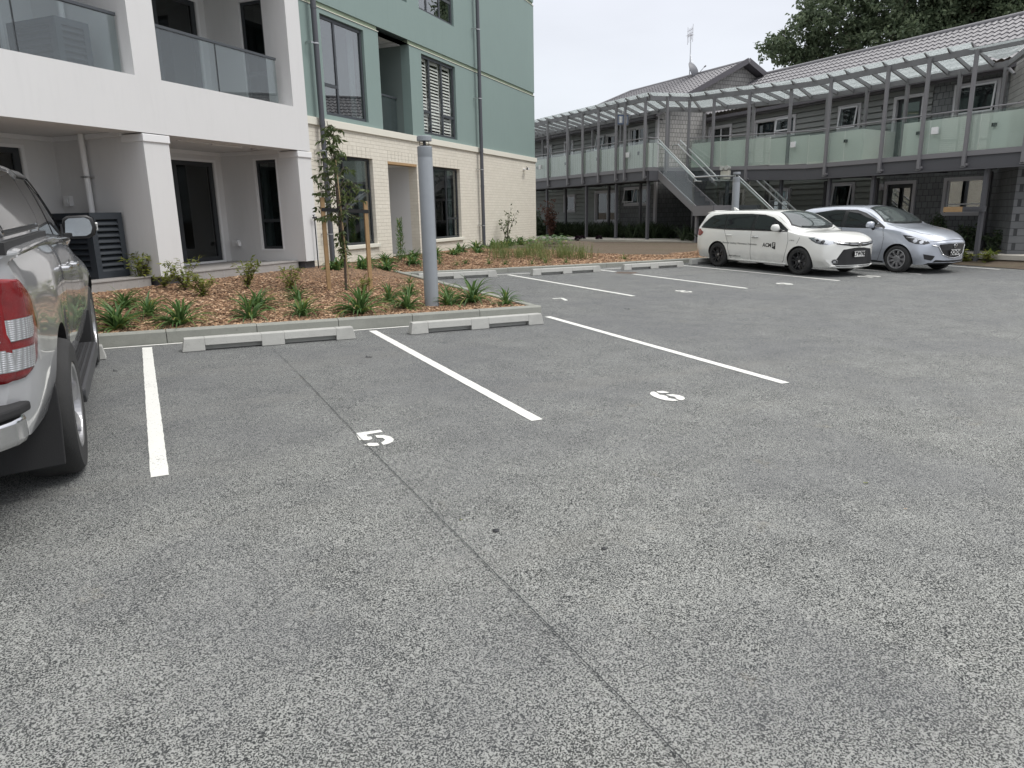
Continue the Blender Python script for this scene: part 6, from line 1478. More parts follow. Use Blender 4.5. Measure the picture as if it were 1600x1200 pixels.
    # body side detail
    for s_ in (1, -1):
        for ln in ([(-.97, 1.31), (-.97, .50)], [(-.93, 1.31), (-.93, .80), (-1.02, .62)], [(-.12, 1.29), (-.12, .46)], [(.88, 1.20), (.90, .80), (.80, .46)], [(-.93, .455), (.80, .455)]):
            sk.patch('panel_gap', stroke(ln, .009), 'side', 'cartrim', t, s_, .002, .04)
        for x_, z_ in ((-.70+.0, 1.12), (.05-.0, 1.09)):
            l, n = sk.hit('side', x_, z_, s_); hb = MB(); y_ = l.y
            hb.tube([(x_-.12, y_+s_*.005, z_), (x_-.10, y_+s_*.035, z_), (x_, y_+s_*.045, z_+.003), (x_+.09, y_+s_*.035, z_), (x_+.11, y_+s_*.005, z_)], [.014, .016, .020, .016, .014], 12)
            obj('door_handle', hb, 'chrome', parent=t, smooth=True)
            sk.patch('handle_recess', circ(x_, z_-.002, .06, 20, .034), 'side', 'cartrim', t, s_, .0015, .03)
        # arch flare
        for ax in (-1.61, 1.61):
            arc_ = [(ax+.50*math.cos(R(a)), .40+.50*math.sin(R(a))) for a in range(-4, 185, 6)]
            pass
        # fuel flap reflection free; side step
        st = MB(); st.prism([(-.86, .22), (.90, .22), (.98, .30), (.98, .335), (-.92, .335), (-.92, .28)], s_*.78, s_*.99, 'xz'); so_ = obj('side_step', st, plain('step_grey', (.045, .046, .05), .55), parent=t, bevel=.02)
        rb_ = MB()
        for k in range(5): rb_.box(-.84, .90, s_*(.815+.036*k)-.008, s_*(.815+.036*k)+.008, .335, .345)
        obj('step_tread', rb_, 'blackr', parent=so_)
        # mudflaps
        for ax, wz in ((-2.07, .17), (1.16, .20)):
            mf = MB(); mf.prism([(s_*.64, wz), (s_*.94, wz+.02), (s_*.95, .45), (s_*.95, .60), (s_*.93, .72 if ax < 0 else .60), (s_*.66, .72 if ax < 0 else .60)], ax-.012, ax+.012, 'yz'); obj('mudflap', mf, 'blackr', parent=t, bevel=.006)
        # mirror
        hs = MB(); n = 18
        for k, (x_, f_) in enumerate(((.0, .90), (.01, 1.0), (.06, 1.0), (.11, .86), (.15, .55))):
            pts = [(-.115, -.085), (-.10, .060), (-.07, .085), (.075, .095), (.118, .070), (.135, -.01), (.115, -.070), (.07, -.095), (-.04, -.098)]
            for a, b in pts: hs.v.append((x_, s_*(a*f_), b*f_))
        m_ = 9
        for k in range(4):
            for i in range(m_): a = k*m_+i; b = k*m_+(i+1) % m_; hs.f.append((a, b, b+m_, a+m_)); hs.mi.append(0)
        hs.f.append(tuple(range(m_))); hs.f.append(tuple(range(4*m_, 5*m_))); hs.mi += [0, 0]
        mo = obj('mirror', hs, 'cartrim', parent=t, bevel=.012, smooth=True); mo.location = (.715, s_*.975, 1.345)
        mg = MB(); mg.prism([(s_*a*.80, b*.78) for a, b in pts], -.006, -.001, 'yz'); go = obj('mirror_glass', mg, plain('mirror_silvering', (.50, .54, .57), .22, metal=1, var=.02, vs=30), parent=mo)
        sh = MB(); hsv = [(.155+.0, 0)]; 
        cp = MB()
        for k, (x_, f_) in enumerate(((.055, 1.03), (.10, .95), (.15, .66), (.165, .3))):
            for a, b in pts: cp.v.append((x_, s_*(a*f_), b*f_))
        for k in range(3):
            for i in range(m_): a = k*m_+i; b = k*m_+(i+1) % m_; cp.f.append((a, b, b+m_, a+m_)); cp.mi.append(0)
        cp.f.append(tuple(range(3*m_, 4*m_))); cp.mi.append(0); obj('mirror_cap', cp, 'p_grey', parent=mo, smooth=True)
        ind = MB(); ind.obox((.07, s_*.137, .03), (.10, s_*.135, -.03), .02, .02); obj('indicator', ind, 'plate', parent=mo, bevel=.004)
        arm = MB(); arm.obox((.74, s_*.85, 1.27), (.75, s_*.94, 1.28), .08, .05); obj('mirror_arm', arm, 'cartrim', parent=t, bevel=.01)
        tri = MB(); tri.prism([(.62, 1.225), (.96, 1.20), (.64, 1.37)], s_*.862, s_*.874, 'xz'); obj('mirror_sail', tri, 'cartrim', parent=t)
        # tail lamp: red housing wraps the corner, clear cells in the middle
        out_ = [(-2.815, .79), (-2.69, .80), (-2.58, .86), (-2.52, 1.00), (-2.56, 1.14), (-2.66, 1.215), (-2.815, 1.235)]
        sk.patch('tail_light', out_, 'side', 'lamp_red', t, s_, .012, .03, thick=.012)
        tr_ = sk.patch('tail_light', rpoly(.60, .872, .79, 1.235, .035) if s_ > 0 else rpoly(-.872, -.60, .79, 1.235, .035), 'front', 'lamp_red', t, -1, .014, .03, thick=.012)
        for z0_, z1_, xo in ((.835, .930, -2.615), (.962, 1.055, -2.60)):
            y0_, y1_ = (.63, .80)
            q = [(s_*y0_, z0_), (s_*y1_, z0_), (s_*y1_, z1_), (s_*y0_, z1_)]
            sk.patch('lamp_cell', q if s_ > 0 else q[::-1], 'front', 'lamp_cell', tr_, -1, .017, .03)
            rb2 = []; rb3 = []
            for k in range(7): yy = s_*(y0_+.02+k*.022); rb2 += stroke([(yy, z0_+.01), (yy, z1_-.01)], .003)
            for k in range(5): zz = z0_+.012+k*.018; rb2 += stroke([(s_*(y0_+.01), zz), (s_*(y1_-.01), zz)], .003); rb3 += stroke([(-2.76, zz), (xo-.03, zz)], .0035)
            for k in range(5): xx = -2.755+k*.016; rb3 += stroke([(xx, z0_+.01), (xx, z1_-.01)], .003)
            sk.patch('lamp_cell', [(-2.79, z0_), (xo-.02, z0_+.004), (xo, z0_+.03), (xo+.005, z1_), (-2.79, z1_)], 'side', 'lamp_cell', tr_, s_, .017, .02)
        sk.patch('lamp_lens', [(-2.805, .80), (-2.69, .81), (-2.59, .865), (-2.53, 1.00), (-2.57, 1.135), (-2.66, 1.205), (-2.805, 1.225)], 'side', 'lampglass', tr_, s_, .022, .03)
    # tailgate, bumper
    sk.patch('panel_gap', stroke([(-.60, .66), (-.60, 1.30)], .010) + stroke([(.60, .66), (.60, 1.30)], .010), 'front', 'cartrim', t, -1, .003, .05)
    sk.patch('tailgate_handle', rpoly(-.12, .12, 1.10, 1.19, .02), 'front', 'chrome', t, -1, .02, .05, thick=.015)
    bp = MB(); bp.prism([(-2.70, -.90), (-2.80, -.865), (-2.88, -.80), (-2.96, -.62), (-2.98, -.3), (-2.98, .3), (-2.96, .62), (-2.88, .80), (-2.80, .865), (-2.70, .90)], .52, .655, 'xy'); obj('rear_bumper', bp, 'chrome', parent=t, bevel=.03, smooth=True)
    bp = MB(); bp.prism([(-2.70, -.915), (-2.80, -.885), (-2.90, -.82), (-2.985, -.62), (-3.0, -.3), (-3.0, .3), (-2.985, .62), (-2.90, .82), (-2.80, .885), (-2.70, .915)], .656, .70, 'xy'); obj('bumper_step', bp, 'blackr', parent=t, bevel=.012)
    plate_text(t, 'LMB418', (-2.99, 0, .59), (R(90), 0, R(-90)), .10, .34, .11)
    un = MB(); un.box(-2.4, 2.3, -.55, .55, .36, .52); un.tube([(-1.61, -.8, .40), (-1.61, .8, .40)], .05, 12); un.tube([(1.61, -.8, .40), (1.61, .8, .40)], .04, 12); obj('chassis', un, 'under', parent=t)
    for x_ in (1.61, -1.61):
        for s_ in (1, -1):
            w_ = make_wheel(t, x_, s_*(.862 if x_ < 0 else .82), s_, .395, .265, .235, 'six', 'rim_s')
    return t
pickup()
# ================================================================ VEGETATION
def leaf_mat(name, c1, c2, trans=.35, rough=.5, yellow=None, yf=0):
    m, t, p = newmat(name)
    g = N(t, 'ShaderNodeNewGeometry'); c = coord(t)
    o = mixc(t, g.outputs['Random Per Island'], c1, c2)
    o = mixc(t, rng_(t, noise(t, c, .9, 3, .6), .4, .7, 0, .5), o, tuple(x*.6 for x in c1))
    if yellow: 
        w = N(t, 'ShaderNodeMath', operation='GREATER_THAN'); w.inputs[1].default_value = 1-yf
        s_ = N(t, 'ShaderNodeMath', operation='FRACT'); q = N(t, 'ShaderNodeMath', operation='MULTIPLY'); q.inputs[1].default_value = 17.3
        t.links.new(g.outputs['Random Per Island'], q.inputs[0]); t.links.new(q.outputs[0], s_.inputs[0]); t.links.new(s_.outputs[0], w.inputs[0])
        o = mixc(t, w.outputs[0], o, yellow)
    t.links.new(o, p.inputs['Base Color']); setp(p, Roughness=rough, Specular_IOR_Level=.35)
    tr = N(t, 'ShaderNodeBsdfTranslucent'); t.links.new(o, tr.inputs[0]); ms = N(t, 'ShaderNodeMixShader'); ms.inputs[0].default_value = trans
    t.links.new(p.outputs[0], ms.inputs[1]); t.links.new(tr.outputs[0], ms.inputs[2]); t.links.new(ms.outputs[0], t.nodes['Material Output'].inputs[0]); return m
MT['l_strap'] = leaf_mat('strap_leaf', (.065, .14, .042), (.16, .26, .085), .38, .42, (.22, .24, .06), .10)
MT['l_dark'] = leaf_mat('dark_strap_leaf', (.028, .045, .024), (.080, .115, .055), .25, .45)
MT['l_yellow'] = leaf_mat('yellow_green_leaf', (.14, .19, .04), (.30, .30, .075), .4, .5)
MT['l_grass'] = leaf_mat('grass_leaf', (.11, .16, .05), (.24, .27, .10), .4, .6)
MT['l_tree'] = leaf_mat('tree_leaf', (.095, .135, .08), (.23, .28, .17), .5, .5)
MT['l_tree2'] = leaf_mat('pale_tree_leaf', (.10, .15, .07), (.23, .29, .14), .5, .5)
MT['l_young'] = leaf_mat('young_tree_leaf', (.055, .085, .028), (.13, .165, .06), .35, .4)
MT['l_purple'] = leaf_mat('purple_leaf', (.022, .010, .018), (.045, .022, .034), .2, .5)
MT['l_red'] = leaf_mat('red_leaf', (.075, .035, .025), (.15, .075, .055), .3, .5)
MT['bark'] = plain('bark', (.085, .065, .05), .9, var=.3, vs=6, bmp=.5, bs=30)
MT['cane'] = plain('bamboo_cane', (.33, .24, .13), .6, var=.2, vs=8)
def blade(mb, base, az, L_, w, rise, droop, n=7, fold=.25):
    """arching strap leaf"""
    ca, sa = math.cos(az), math.sin(az); side = Vector((-sa, ca, 0)); prev = None; th = rise; p = Vector(base); st = L_/n
    rows = []
    for i in range(n+1):
        t = i/n; ww = w*(.55+1.1*t if t < .35 else (1-((t-.35)/.65)**2.2)*.93+.02)
        d = Vector((ca*math.cos(th), sa*math.cos(th), math.sin(th))); up = Vector((-ca*math.sin(th), -sa*math.sin(th), math.cos(th)))
        rows.append((p - side*ww/2 + up*ww*fold, p.copy(), p + side*ww/2 + up*ww*fold)); p = p + d*st; th -= droop/n*(.5+1.0*t)
    b = len(mb.v)
    for r_ in rows: mb.v += [tuple(v) for v in r_]
    for i in range(n):
        for k in (0, 1): a = b+i*3+k; mb.f.append((a, a+1, a+4, a+3)); mb.mi.append(0)
def strappy(seed, n=34, L_=.42, w=.030, spread=1.0):
    r_ = random.Random(seed); mb = MB()
    for i in range(n):
        t = i/n; az = r_.uniform(0, 2*math.pi); rise = R(r_.uniform(35, 88)) if t < .7 else R(r_.uniform(15, 45)); l = L_*r_.uniform(.65, 1.12)
        blade(mb, (r_.uniform(-.03, .03)*spread, r_.uniform(-.03, .03)*spread, -.01), az, l, w*r_.uniform(.75, 1.2), rise, R(r_.uniform(60, 135)))
    return mb
def leaf(mb, p, d, L_, w, nrm=None, curl=.2):
    d = Vector(d).normalized(); n = Vector(nrm) if nrm else Vector((0, 0, 1)); s = d.cross(n)
    if s.length < .01: s = Vector((1, 0, 0))
    s.normalize(); n = s.cross(d); p = Vector(p)
    a = p; b = p+d*L_*.45+s*w/2+n*L_*curl*.12; c = p+d*L_-n*L_*curl; e = p+d*L_*.45-s*w/2+n*L_*curl*.12; m = p+d*L_*.5
    mb.add([a, b, m, e, c], [(0, 1, 2), (0, 2, 3), (1, 4, 2), (2, 4, 3)])
def rv(r_, up=0):
    while True:
        v = Vector((r_.uniform(-1, 1), r_.uniform(-1, 1), r_.uniform(-1, 1)))
        if .01 < v.length < 1: v.normalize(); v.z += up; return v.normalized()
def leafy(seed, h=.45, stems=6, per=12, L_=.09, w=.028, spread=.34):
    r_ = random.Random(seed); mb = MB(); sb = MB()
    for s_ in range(stems):
        az = r_.uniform(0, 6.28); sp_ = r_.uniform(.1, 1)*spread; hh = h*r_.uniform(.6, 1.05); pts = [Vector((math.cos(az)*sp_*t**1.4, math.sin(az)*sp_*t**1.4, hh*t)) for t in (0, .3, .6, .85, 1)]
        sb.tube(pts, [.006, .005, .004, .003, .002], 5)
        for k in range(per):
            t = .12+.88*(k/(per-1)); i = min(3, int(t*4)); p = pts[i].lerp(pts[i+1], t*4-i)
            d = rv(r_, .25); d.z = abs(d.z)*.6-.1; leaf(mb, p, d, L_*r_.uniform(.7, 1.25), w*r_.uniform(.8, 1.2), rv(r_, 1.5), .25)
    return mb, sb
def grass_tuft(seed, n=70, L_=.40, w=.006, spread=.10):
    r_ = random.Random(seed); mb = MB()
    for i in range(n):
        az = r_.uniform(0, 6.28); q = r_.uniform(0, spread); a2 = r_.uniform(0, 6.28)
        blade(mb, (q*math.cos(a2), q*math.sin(a2), -.01), az, L_*r_.uniform(.6, 1.1), w, R(r_.uniform(55, 88)), R(r_.uniform(25, 95)), 5, .1)
    return mb
def inst(src, loc, rz, sc):
    c = src.copy(); C.objects.link(c)
    for ch in src.children: d = ch.copy(); C.objects.link(d); d.parent = c
    c.location = loc; c.rotation_euler = (random.uniform(-.05, .05), random.uniform(-.05, .05), rz); c.scale = (sc,)*3; return c
used = set()
def place(protos, i, x, y, sc, lab, cat, grp, zf=None, name=None):
    p = protos[i % len(protos)]; z = (zf or ZM)(x, y)
    if p.name in used: o = inst(p, (x, y, z), random.uniform(0, 6.28), sc)
    else: used.add(p.name); o = p; o.location = (x, y, z); o.rotation_euler = (0, 0, random.uniform(0, 6.28)); o.scale = (sc,)*3
    return tag(o, lab, cat, grp)
# ---- strappy plants along the near kerb
sp_ = [obj('strappy_plant', strappy(s, n_, l_, .034), 'l_strap', smooth=True) for s, n_, l_ in ((1, 60, .48), (2, 50, .43), (3, 72, .50), (4, 42, .40))]
GR = 'green strappy plants in the planter'
for i, (x, y, sc, lab) in enumerate([
    (-.32, 9.72, 1.08, 'strappy green plant nearest the pickup front wheel, close to the kerb'), (.02, 10.25, .9, 'strappy green plant just behind the first one beside the pickup'),
    (.36, 9.72, 1.0, 'spreading strappy plant above the left end of the bay 5 wheel stop'), (1.21, 9.84, 1.12, 'large bright strappy plant above the middle of the bay 5 wheel stop'),
    (1.40, 10.5, .85, 'strappy plant tucked behind the large one above the bay 5 wheel stop'), (1.89, 9.9, 1.0, 'strappy plant at the kerb, left of the staked tree'),
    (2.66, 9.76, 1.15, 'wide strappy plant at the kerb right below the staked tree'), (3.32, 10.5, .95, 'strappy plant behind and left of the near bollard light'),
    (3.42, 9.95, .85, 'low strappy plant immediately left of the near bollard light'), (4.10, 10.02, .95, 'pale green strappy plant immediately right of the near bollard light'),
    (4.55, 10.15, 1.12, 'tall dark strappy plant right of the near bollard light'), (4.95, 9.76, .88, 'strappy plant in the pointed corner of the planter'),
    (-.24, 10.7, .75, 'small dark strappy plant behind the pickup mirror side plants'), (2.05, 11.0, .7, 'small strappy plant halfway back, left of the staked tree'), (3.9, 11.2, .6, 'small strappy plant behind the near bollard light'), (4.45, 11.0, .65, 'small strappy plant behind the tall dark one')]):
    place(sp_, i, x, y, sc, lab, 'plant', GR)
# ---- leafy shrubs with yellowish leaves
lp_ = []
for s, h_, st_ in ((11, .56, 11), (12, .48, 10), (13, .42, 12)):
    a, b = leafy(s, h_, st_, 22, .11, .034); o = obj('leafy_shrub', a, 'l_yellow', smooth=True); obj('stem', b, 'bark', parent=o); lp_.append(o)
for i, (x, y, sc, lab) in enumerate([(.0, 12.7, 1.0, 'yellow-green leafy shrub in front of the left white pillar'), (.58, 12.0, .95, 'yellow-green leafy shrub just right of the left white pillar'), (.78, 11.4, .8, 'small pale leafy shrub in the middle of the mulch, front of the pillar'),
    (1.48, 12.0, .85, 'green leafy shrub in front of the sliding door step'), (2.10, 11.7, .8, 'leafy shrub left of the tree stakes, halfway back'), (.30, 12.3, .6, 'tiny leafy sprig between the two pillar shrubs'), (3.05, 11.0, .55, 'tiny leafy sprig at the foot of the staked tree')]):
    place(lp_, i, x, y, sc, lab, 'shrub', 'leafy shrubs in the planter')
# ---- staked young tree
def young_tree():
    x, y = 2.94, 11.57; z = ZM(x, y); t = thing('young_tree', 'slim young tree with drooping leaves tied between two timber stakes', 'tree', (x, y, z))
    r_ = random.Random(5); tr_ = MB(); tr_.tube([(0, 0, -.05), (.02, 0, .6), (-.01, .01, 1.2), (-.04, .0, 1.8), (-.07, .01, 2.2), (-.10, 0, 2.62)], [.022, .02, .017, .012, .008, .004], 8); lv = MB()
    for k in range(74):
        h_ = .55+2.0*(k/74); az = r_.uniform(0, 6.28); env = .44 if h_ < 1.75 else .44*(2.65-h_)/.9+.04
        if h_ < .95: env = .08
        l = env*r_.uniform(.55, 1.15); cx = -.0-.03*max(0, h_-1)
        b0 = Vector((cx, 0, h_)); pts = [b0, b0+Vector((math.cos(az)*l*.5, math.sin(az)*l*.5, l*.55)), b0+Vector((math.cos(az)*l, math.sin(az)*l, l*.45))]
        tr_.tube(pts, [.005, .004, .002], 5)
        for j in range(int(6+l*26)):
            t_ = r_.uniform(.15, 1.05); p = pts[0].lerp(pts[1], min(1, t_*2)) if t_ < .5 else pts[1].lerp(pts[2], (t_-.5)*2)
            d = rv(r_, 0); d.z = -abs(d.z)*.9-.15; leaf(lv, p, d, r_.uniform(.075, .125), r_.uniform(.03, .045), rv(r_, .4), r_.uniform(.1, .5))
    obj('trunk', tr_, 'bark', parent=t, smooth=True); obj('leaves', lv, 'l_young', parent=t, smooth=True)
    c_ = MB(); c_.tube([(.05, -.05, -.05), (-.02, -.03, 2.05)], .010, 7); obj('bamboo_cane', c_, 'cane', parent=t)
young_tree()
for x, y, lab in ((2.69, 11.66, 'left square timber stake beside the young tree'), (3.37, 11.62, 'right square timber stake beside the young tree')):
    z = ZM(x, y); mb = MB(); mb.box(-.030, .030, -.030, .030, -.15, 1.46); o = obj('tree_stake', mb, 'timber', bevel=.003); o.location = (x, y, z); tag(o, lab, 'stake', 'timber tree stakes')
mb = MB(); zt = ZM(2.94, 11.57)+1.26
pts = [(2.66, 11.63), (2.80, 11.60), (2.92, 11.545), (3.0, 11.55), (3.18, 11.58), (3.41, 11.59)]; 
for (a, b) in zip(pts, pts[1:]): mb.obox((*a, zt+.04-(a[0]-2.66)*.06), (*b, zt+.04-(b[0]-2.66)*.06), .006, .055)
pts = [(2.66, 11.69), (2.80, 11.64), (2.93, 11.61), (3.0, 11.60), (3.2, 11.62), (3.41, 11.66)]
for (a, b) in zip(pts, pts[1:]): mb.obox((*a, zt+.04-(a[0]-2.66)*.06), (*b, zt+.04-(b[0]-2.66)*.06), .006, .055)
tag(obj('tree_tie', mb, 'blackr', org=(2.94, 11.6, zt)), 'black strap tying the young tree between its stakes', 'strap')
# ---- upright conifer-like shrub in front of the entrance recess
def narrow(x, y, h_, lab, seed, mat='l_strap', w_=.13, n=430, name='upright_shrub', zf=ZM, L_=.075):
    r_ = random.Random(seed); t = thing(name, lab, 'shrub', (x, y, zf(x, y))); mb = MB(); sb = MB(); sb.tube([(0, 0, -.05), (.01, 0, h_*.5), (0, 0, h_)], [.012, .009, .003], 6)
    for k in range(n):
        q = r_.uniform(.03, 1); az = r_.uniform(0, 6.28); rr = w_*r_.uniform(.2, 1)*(1-.55*q); d = Vector((math.cos(az)*.6, math.sin(az)*.6, .8)); leaf(mb, (rr*math.cos(az), rr*math.sin(az), h_*q), d, L_*r_.uniform(.7, 1.2), L_*.32, (math.cos(az), math.sin(az), 0), .1)
    obj('stem', sb, 'bark', parent=t); obj('foliage', mb, mat, parent=t, smooth=True)
narrow(5.63, 16.67, 1.02, 'narrow upright green shrub in front of the entrance recess', 21)
def airy(x, y, h_, lab, seed, mat='l_young', spread=.5, n=9, zf=ZM, L_=.10, per=26, name='airy_shrub'):
    r_ = random.Random(seed); t = thing(name, lab, 'shrub', (x, y, zf(x, y))); lv = MB(); sb = MB()
    for s_ in range(n):
        az = r_.uniform(0, 6.28); sp2_ = r_.uniform(.15, 1)*spread; hh = h_*r_.uniform(.55, 1); pts = [Vector((math.cos(az)*sp2_*q**1.5, math.sin(az)*sp2_*q**1.5, hh*q)) for q in (0, .25, .5, .75, 1)]
        sb.tube(pts, [.012, .010, .008, .005, .002], 5)
        for k in range(per):
            q = r_.uniform(.2, 1.02); i = min(3, int(q*4)); p = pts[i].lerp(pts[i+1], q*4-i)+rv(r_)*.06*h_; leaf(lv, p, rv(r_, -.1), L_*r_.uniform(.6, 1.2), L_*.5, rv(r_, .6), .25)
    obj('stems', sb, 'bark', parent=t); obj('foliage', lv, mat, parent=t, smooth=True)
airy(SQ(22.45, 9.15).x, SQ(22.45, 9.15).y, 1.35, 'airy young shrub growing against the brick wall right of the second downpipe', 31, spread=.42, per=16)
airy(16.9, 28.6, 1.75, 'reddish bushy shrub under the left end of the walkway', 32, 'l_red', .6, 16, zpath, .12, 50, 'red_shrub')
# ---- low groundcover strap plants along the brick wall
cov = [obj('groundcover_plant', strappy(s, 40, .36, .06, 3), 'l_strap', smooth=True) for s in (41, 42, 43)]
spots = [(3.55, 14.75), (3.85, 15.3), (4.25, 15.2), (4.5, 15.75), (4.95, 15.75), (5.2, 16.45), (5.9, 16.65), (6.2, 17.35), (6.75, 17.4), (7.1, 18.2), (7.6, 18.1), (8.1, 18.8), (8.6, 18.7), (9.0, 19.6), (9.7, 19.9), (10.3, 20.4), (11.0, 21.3), (11.6, 21.7)]
def whereabouts(x, y):
    s, q = toSQ(x, y)
    return s
wl = ['at the foot of the first grey downpipe', 'just right of the first downpipe', 'below the left end of the brick wall window', 'below the middle of the left ground window', 'below the right end of the left ground window', 'left of the entrance recess', 'in front of the entrance step', 'right of the upright shrub', 'behind the near bollard light', 'below the left end of the second ground window', 'below the second ground window sill', 'right of the second ground window', 'left of the second grey downpipe', 'beside the second grey downpipe', 'right of the second grey downpipe', 'left of the airy shrub on the brick wall', 'right beside the airy shrub', 'behind the long grass near the brick corner']
for i, (x, y) in enumerate(spots): place(cov, i, x, y, random.uniform(.75, 1.1), 'low spreading green plant ' + wl[i], 'plant', 'groundcover along the brick wall')
# ---- grasses and tufts near the far kerb
gt = [obj('grass_clump', grass_tuft(s, 110, .48, .010, .40), 'l_grass', smooth=True) for s in (51, 52, 53)]
gl = [(8.75, 17.5, 1.0, 'behind the wheel stop of bay 8, leftmost'), (9.4, 17.7, 1.05, 'second from the left'), (9.2, 18.6, 1.05, 'rear left of the mass'), (10.0, 18.1, 1.1, 'in the middle of the mass'), (10.7, 17.6, 1.15, 'front right of the mass, thick'), (11.2, 17.3, 1.15, 'rightmost beside the bare soil'), (10.6, 18.6, 1.1, 'rear right of the mass'), (9.9, 17.3, .8, 'front centre of the mass'), (11.1, 18.0, 1.0, 'behind the rightmost clump')]
for i, (x, y, sc, lab) in enumerate(gl): place(gt, i, x, y, sc, 'fine olive grass clump, ' + lab, 'grass', 'fine grass clumps behind the far kerb')
tf = [obj('small_tuft', strappy(s, 20, .27, .02), 'l_strap', smooth=True) for s in (61, 62)]
tl = [(6.65, 16.75, .9, 'first along the far kerb from the left'), (7.05, 16.6, .8, 'second along the far kerb'), (7.4, 16.85, .9, 'third along the far kerb'), (8.0, 16.7, .85, 'above the gap between two far wheel stops'), (8.4, 16.6, 1.0, 'fifth along the far kerb'), (9.15, 16.5, .9, 'in front of the left grass clumps'), (9.65, 16.65, 1.05, 'in front of the middle grass clumps'), (10.2, 16.5, .8, 'in front of the right grass clumps'), (12.3, 16.75, .95, 'alone on the bare soil behind the bay 9 wheel stop'), (5.9, 17.2, .8, 'near the entrance step'), (4.6, 13.2, .9, 'midway between the staked tree and the entrance')]
for i, (x, y, sc, lab) in enumerate(tl): place(tf, i, x, y, sc, 'small green tuft ' + lab, 'plant', 'small tufts by the far kerb')
# ---- broad-leaved cluster near the building corner
bl_ = []
for s in (71, 72):
    r_ = random.Random(s); mb = MB()
    for k in range(46):
        az = r_.uniform(0, 6.28); q = r_.uniform(0, .30); leaf(mb, (q*math.cos(az), q*math.sin(az), r_.uniform(.05, .28)), (math.cos(az), math.sin(az), r_.uniform(-.1, .5)), r_.uniform(.14, .24), r_.uniform(.09, .14), (0, 0, 1), .25)
    bl_.append(obj('broadleaf_plant', mb, 'l_strap', smooth=True))
for i, (x, y, sc, lab) in enumerate([(11.2, 20.2, 1.1, 'at the left of its cluster'), (12.0, 21.0, 1.1, 'in the middle of its cluster'), (12.9, 21.9, 1.15, 'nearest the brick corner'), (12.6, 20.6, 1.0, 'in front of its cluster'), (13.6, 22.3, 1.0, 'just past the brick corner')]):
    place(bl_, i, x, y, sc, 'broad-leaved pale green plant ' + lab, 'plant', 'broad-leaved plants near the brick corner')
pp = []
for s in (75, 76):
    r_ = random.Random(s); mb = MB()
    for k in range(120): d = rv(r_, .3); leaf(mb, Vector((0, 0, .07))+d*.07, d, .12, .08, rv(r_, 1), .2)
    pp.append(obj('purple_plant', mb, 'l_purple', smooth=True))
for i, (x, y, sc, lab) in enumerate([(15.95, 24.9, .85, 'left one of three round dark purple plants'), (16.3, 25.1, .8, 'middle one of three round dark purple plants'), (16.45, 24.1, .85, 'right front one of three round dark purple plants')]): place(pp, i, x, y, sc, lab, 'plant', 'dark purple plants')
# ---- undergrowth below the walkway (uncountable)
r_ = random.Random(81); mb = MB()
for k in range(230):
    if k < 165: x = r_.uniform(18.0, 19.4); y = r_.uniform(22.8, 33)
    elif k < 195: x = r_.uniform(17.5, 19.6); y = r_.uniform(17.4, 21.5)
    else: x = r_.uniform(21.6, 22.3); y = r_.uniform(17, 24)
    z = zpath(x, y)-.03
    for j in range(20):
        blade(mb, (x+r_.uniform(-.06, .06), y+r_.uniform(-.06, .06), z), r_.uniform(0, 6.28), r_.uniform(.5, .95), r_.uniform(.035, .055), R(r_.uniform(45, 88)), R(r_.uniform(50, 120)), 5)
tag(obj('undergrowth', mb, 'l_dark', org=(19, 25, .4)), 'dense dark strappy undergrowth below the raised walkway', 'undergrowth', kind='stuff')
def bush(x, y, lab, seed, rx, rz_, n, mat, L_=.10, zf=zpath, name='dark_bush', cat='bush', grp=None):
    r_ = random.Random(seed); t = thing(name, lab, cat, (x, y, zf(x, y)-.03), 0, grp); mb = MB(); sb = MB()
    for k in range(7): a = r_.uniform(0, 6.28); q = r_.uniform(.2, .8)*rx; sb.tube([(0, 0, 0), (q*.5*math.cos(a), q*.5*math.sin(a), rz_*.5), (q*math.cos(a), q*math.sin(a), rz_*.9)], [.015, .01, .004], 5)
    for k in range(n):
        d = rv(r_, 0); q = r_.uniform(.45, 1)**.5*(.8+.2*math.sin(d.x*7+seed)+.15*math.sin(d.z*9)); p = Vector((d.x*rx*q, d.y*rx*q, rz_*(.5+.5*d.z*q))); leaf(mb, p, rv(r_, .2), L_*r_.uniform(.6, 1.3), L_*.42, rv(r_, .8), .25)
    obj('stems', sb, 'bark', parent=t); obj('foliage', mb, mat, parent=t, smooth=True)
bush(21.6, 13.6, 'tall pointed dark bush behind the silver hatchback', 91, .30, 1.15, 900, 'l_dark', .10)
bush(21.7, 12.7, 'wide dark bush under the right window, beyond the silver hatchback', 92, .55, .80, 1200, 'l_dark', .11)
bush(22.0, 14.6, 'dark bush against the shingles behind the hatchback windscreen', 93, .45, .7, 800, 'l_dark', .11)
bush(21.5, 11.6, 'dark bush at the right edge of the photo beside a ground post', 94, .45, .7, 800, 'l_dark', .11)
bush(17.0, 30.4, 'dark bush beside the brick corner under the walkway end', 95, .6, 1.2, 1300, 'l_dark', .12)
lb_ = []
for s in (101, 102):
    a, b = leafy(s, .34, 9, 10, .15, .075, .30); o = obj('low_leafy_plant', a, 'l_yellow', smooth=True); obj('stem', b, 'bark', parent=o); lb_.append(o)
for i, (x, y, sc, lab) in enumerate([(20.0, 12.3, 1.1, 'pale leafy plant right beside the silver hatchback nose'), (20.05, 11.75, 1.0, 'pale leafy plant in the middle of the kerb-end bed'), (20.1, 11.2, .95, 'arching pale leafy plant at the far right end of the bed'), (19.75, 11.95, .7, 'low pale plant spilling over the asphalt edge')]):
    place(lb_, i, x, y, sc, lab, 'plant', 'pale leafy plants in the kerb-end bed', lambda x, y: G(x, y)+.03)
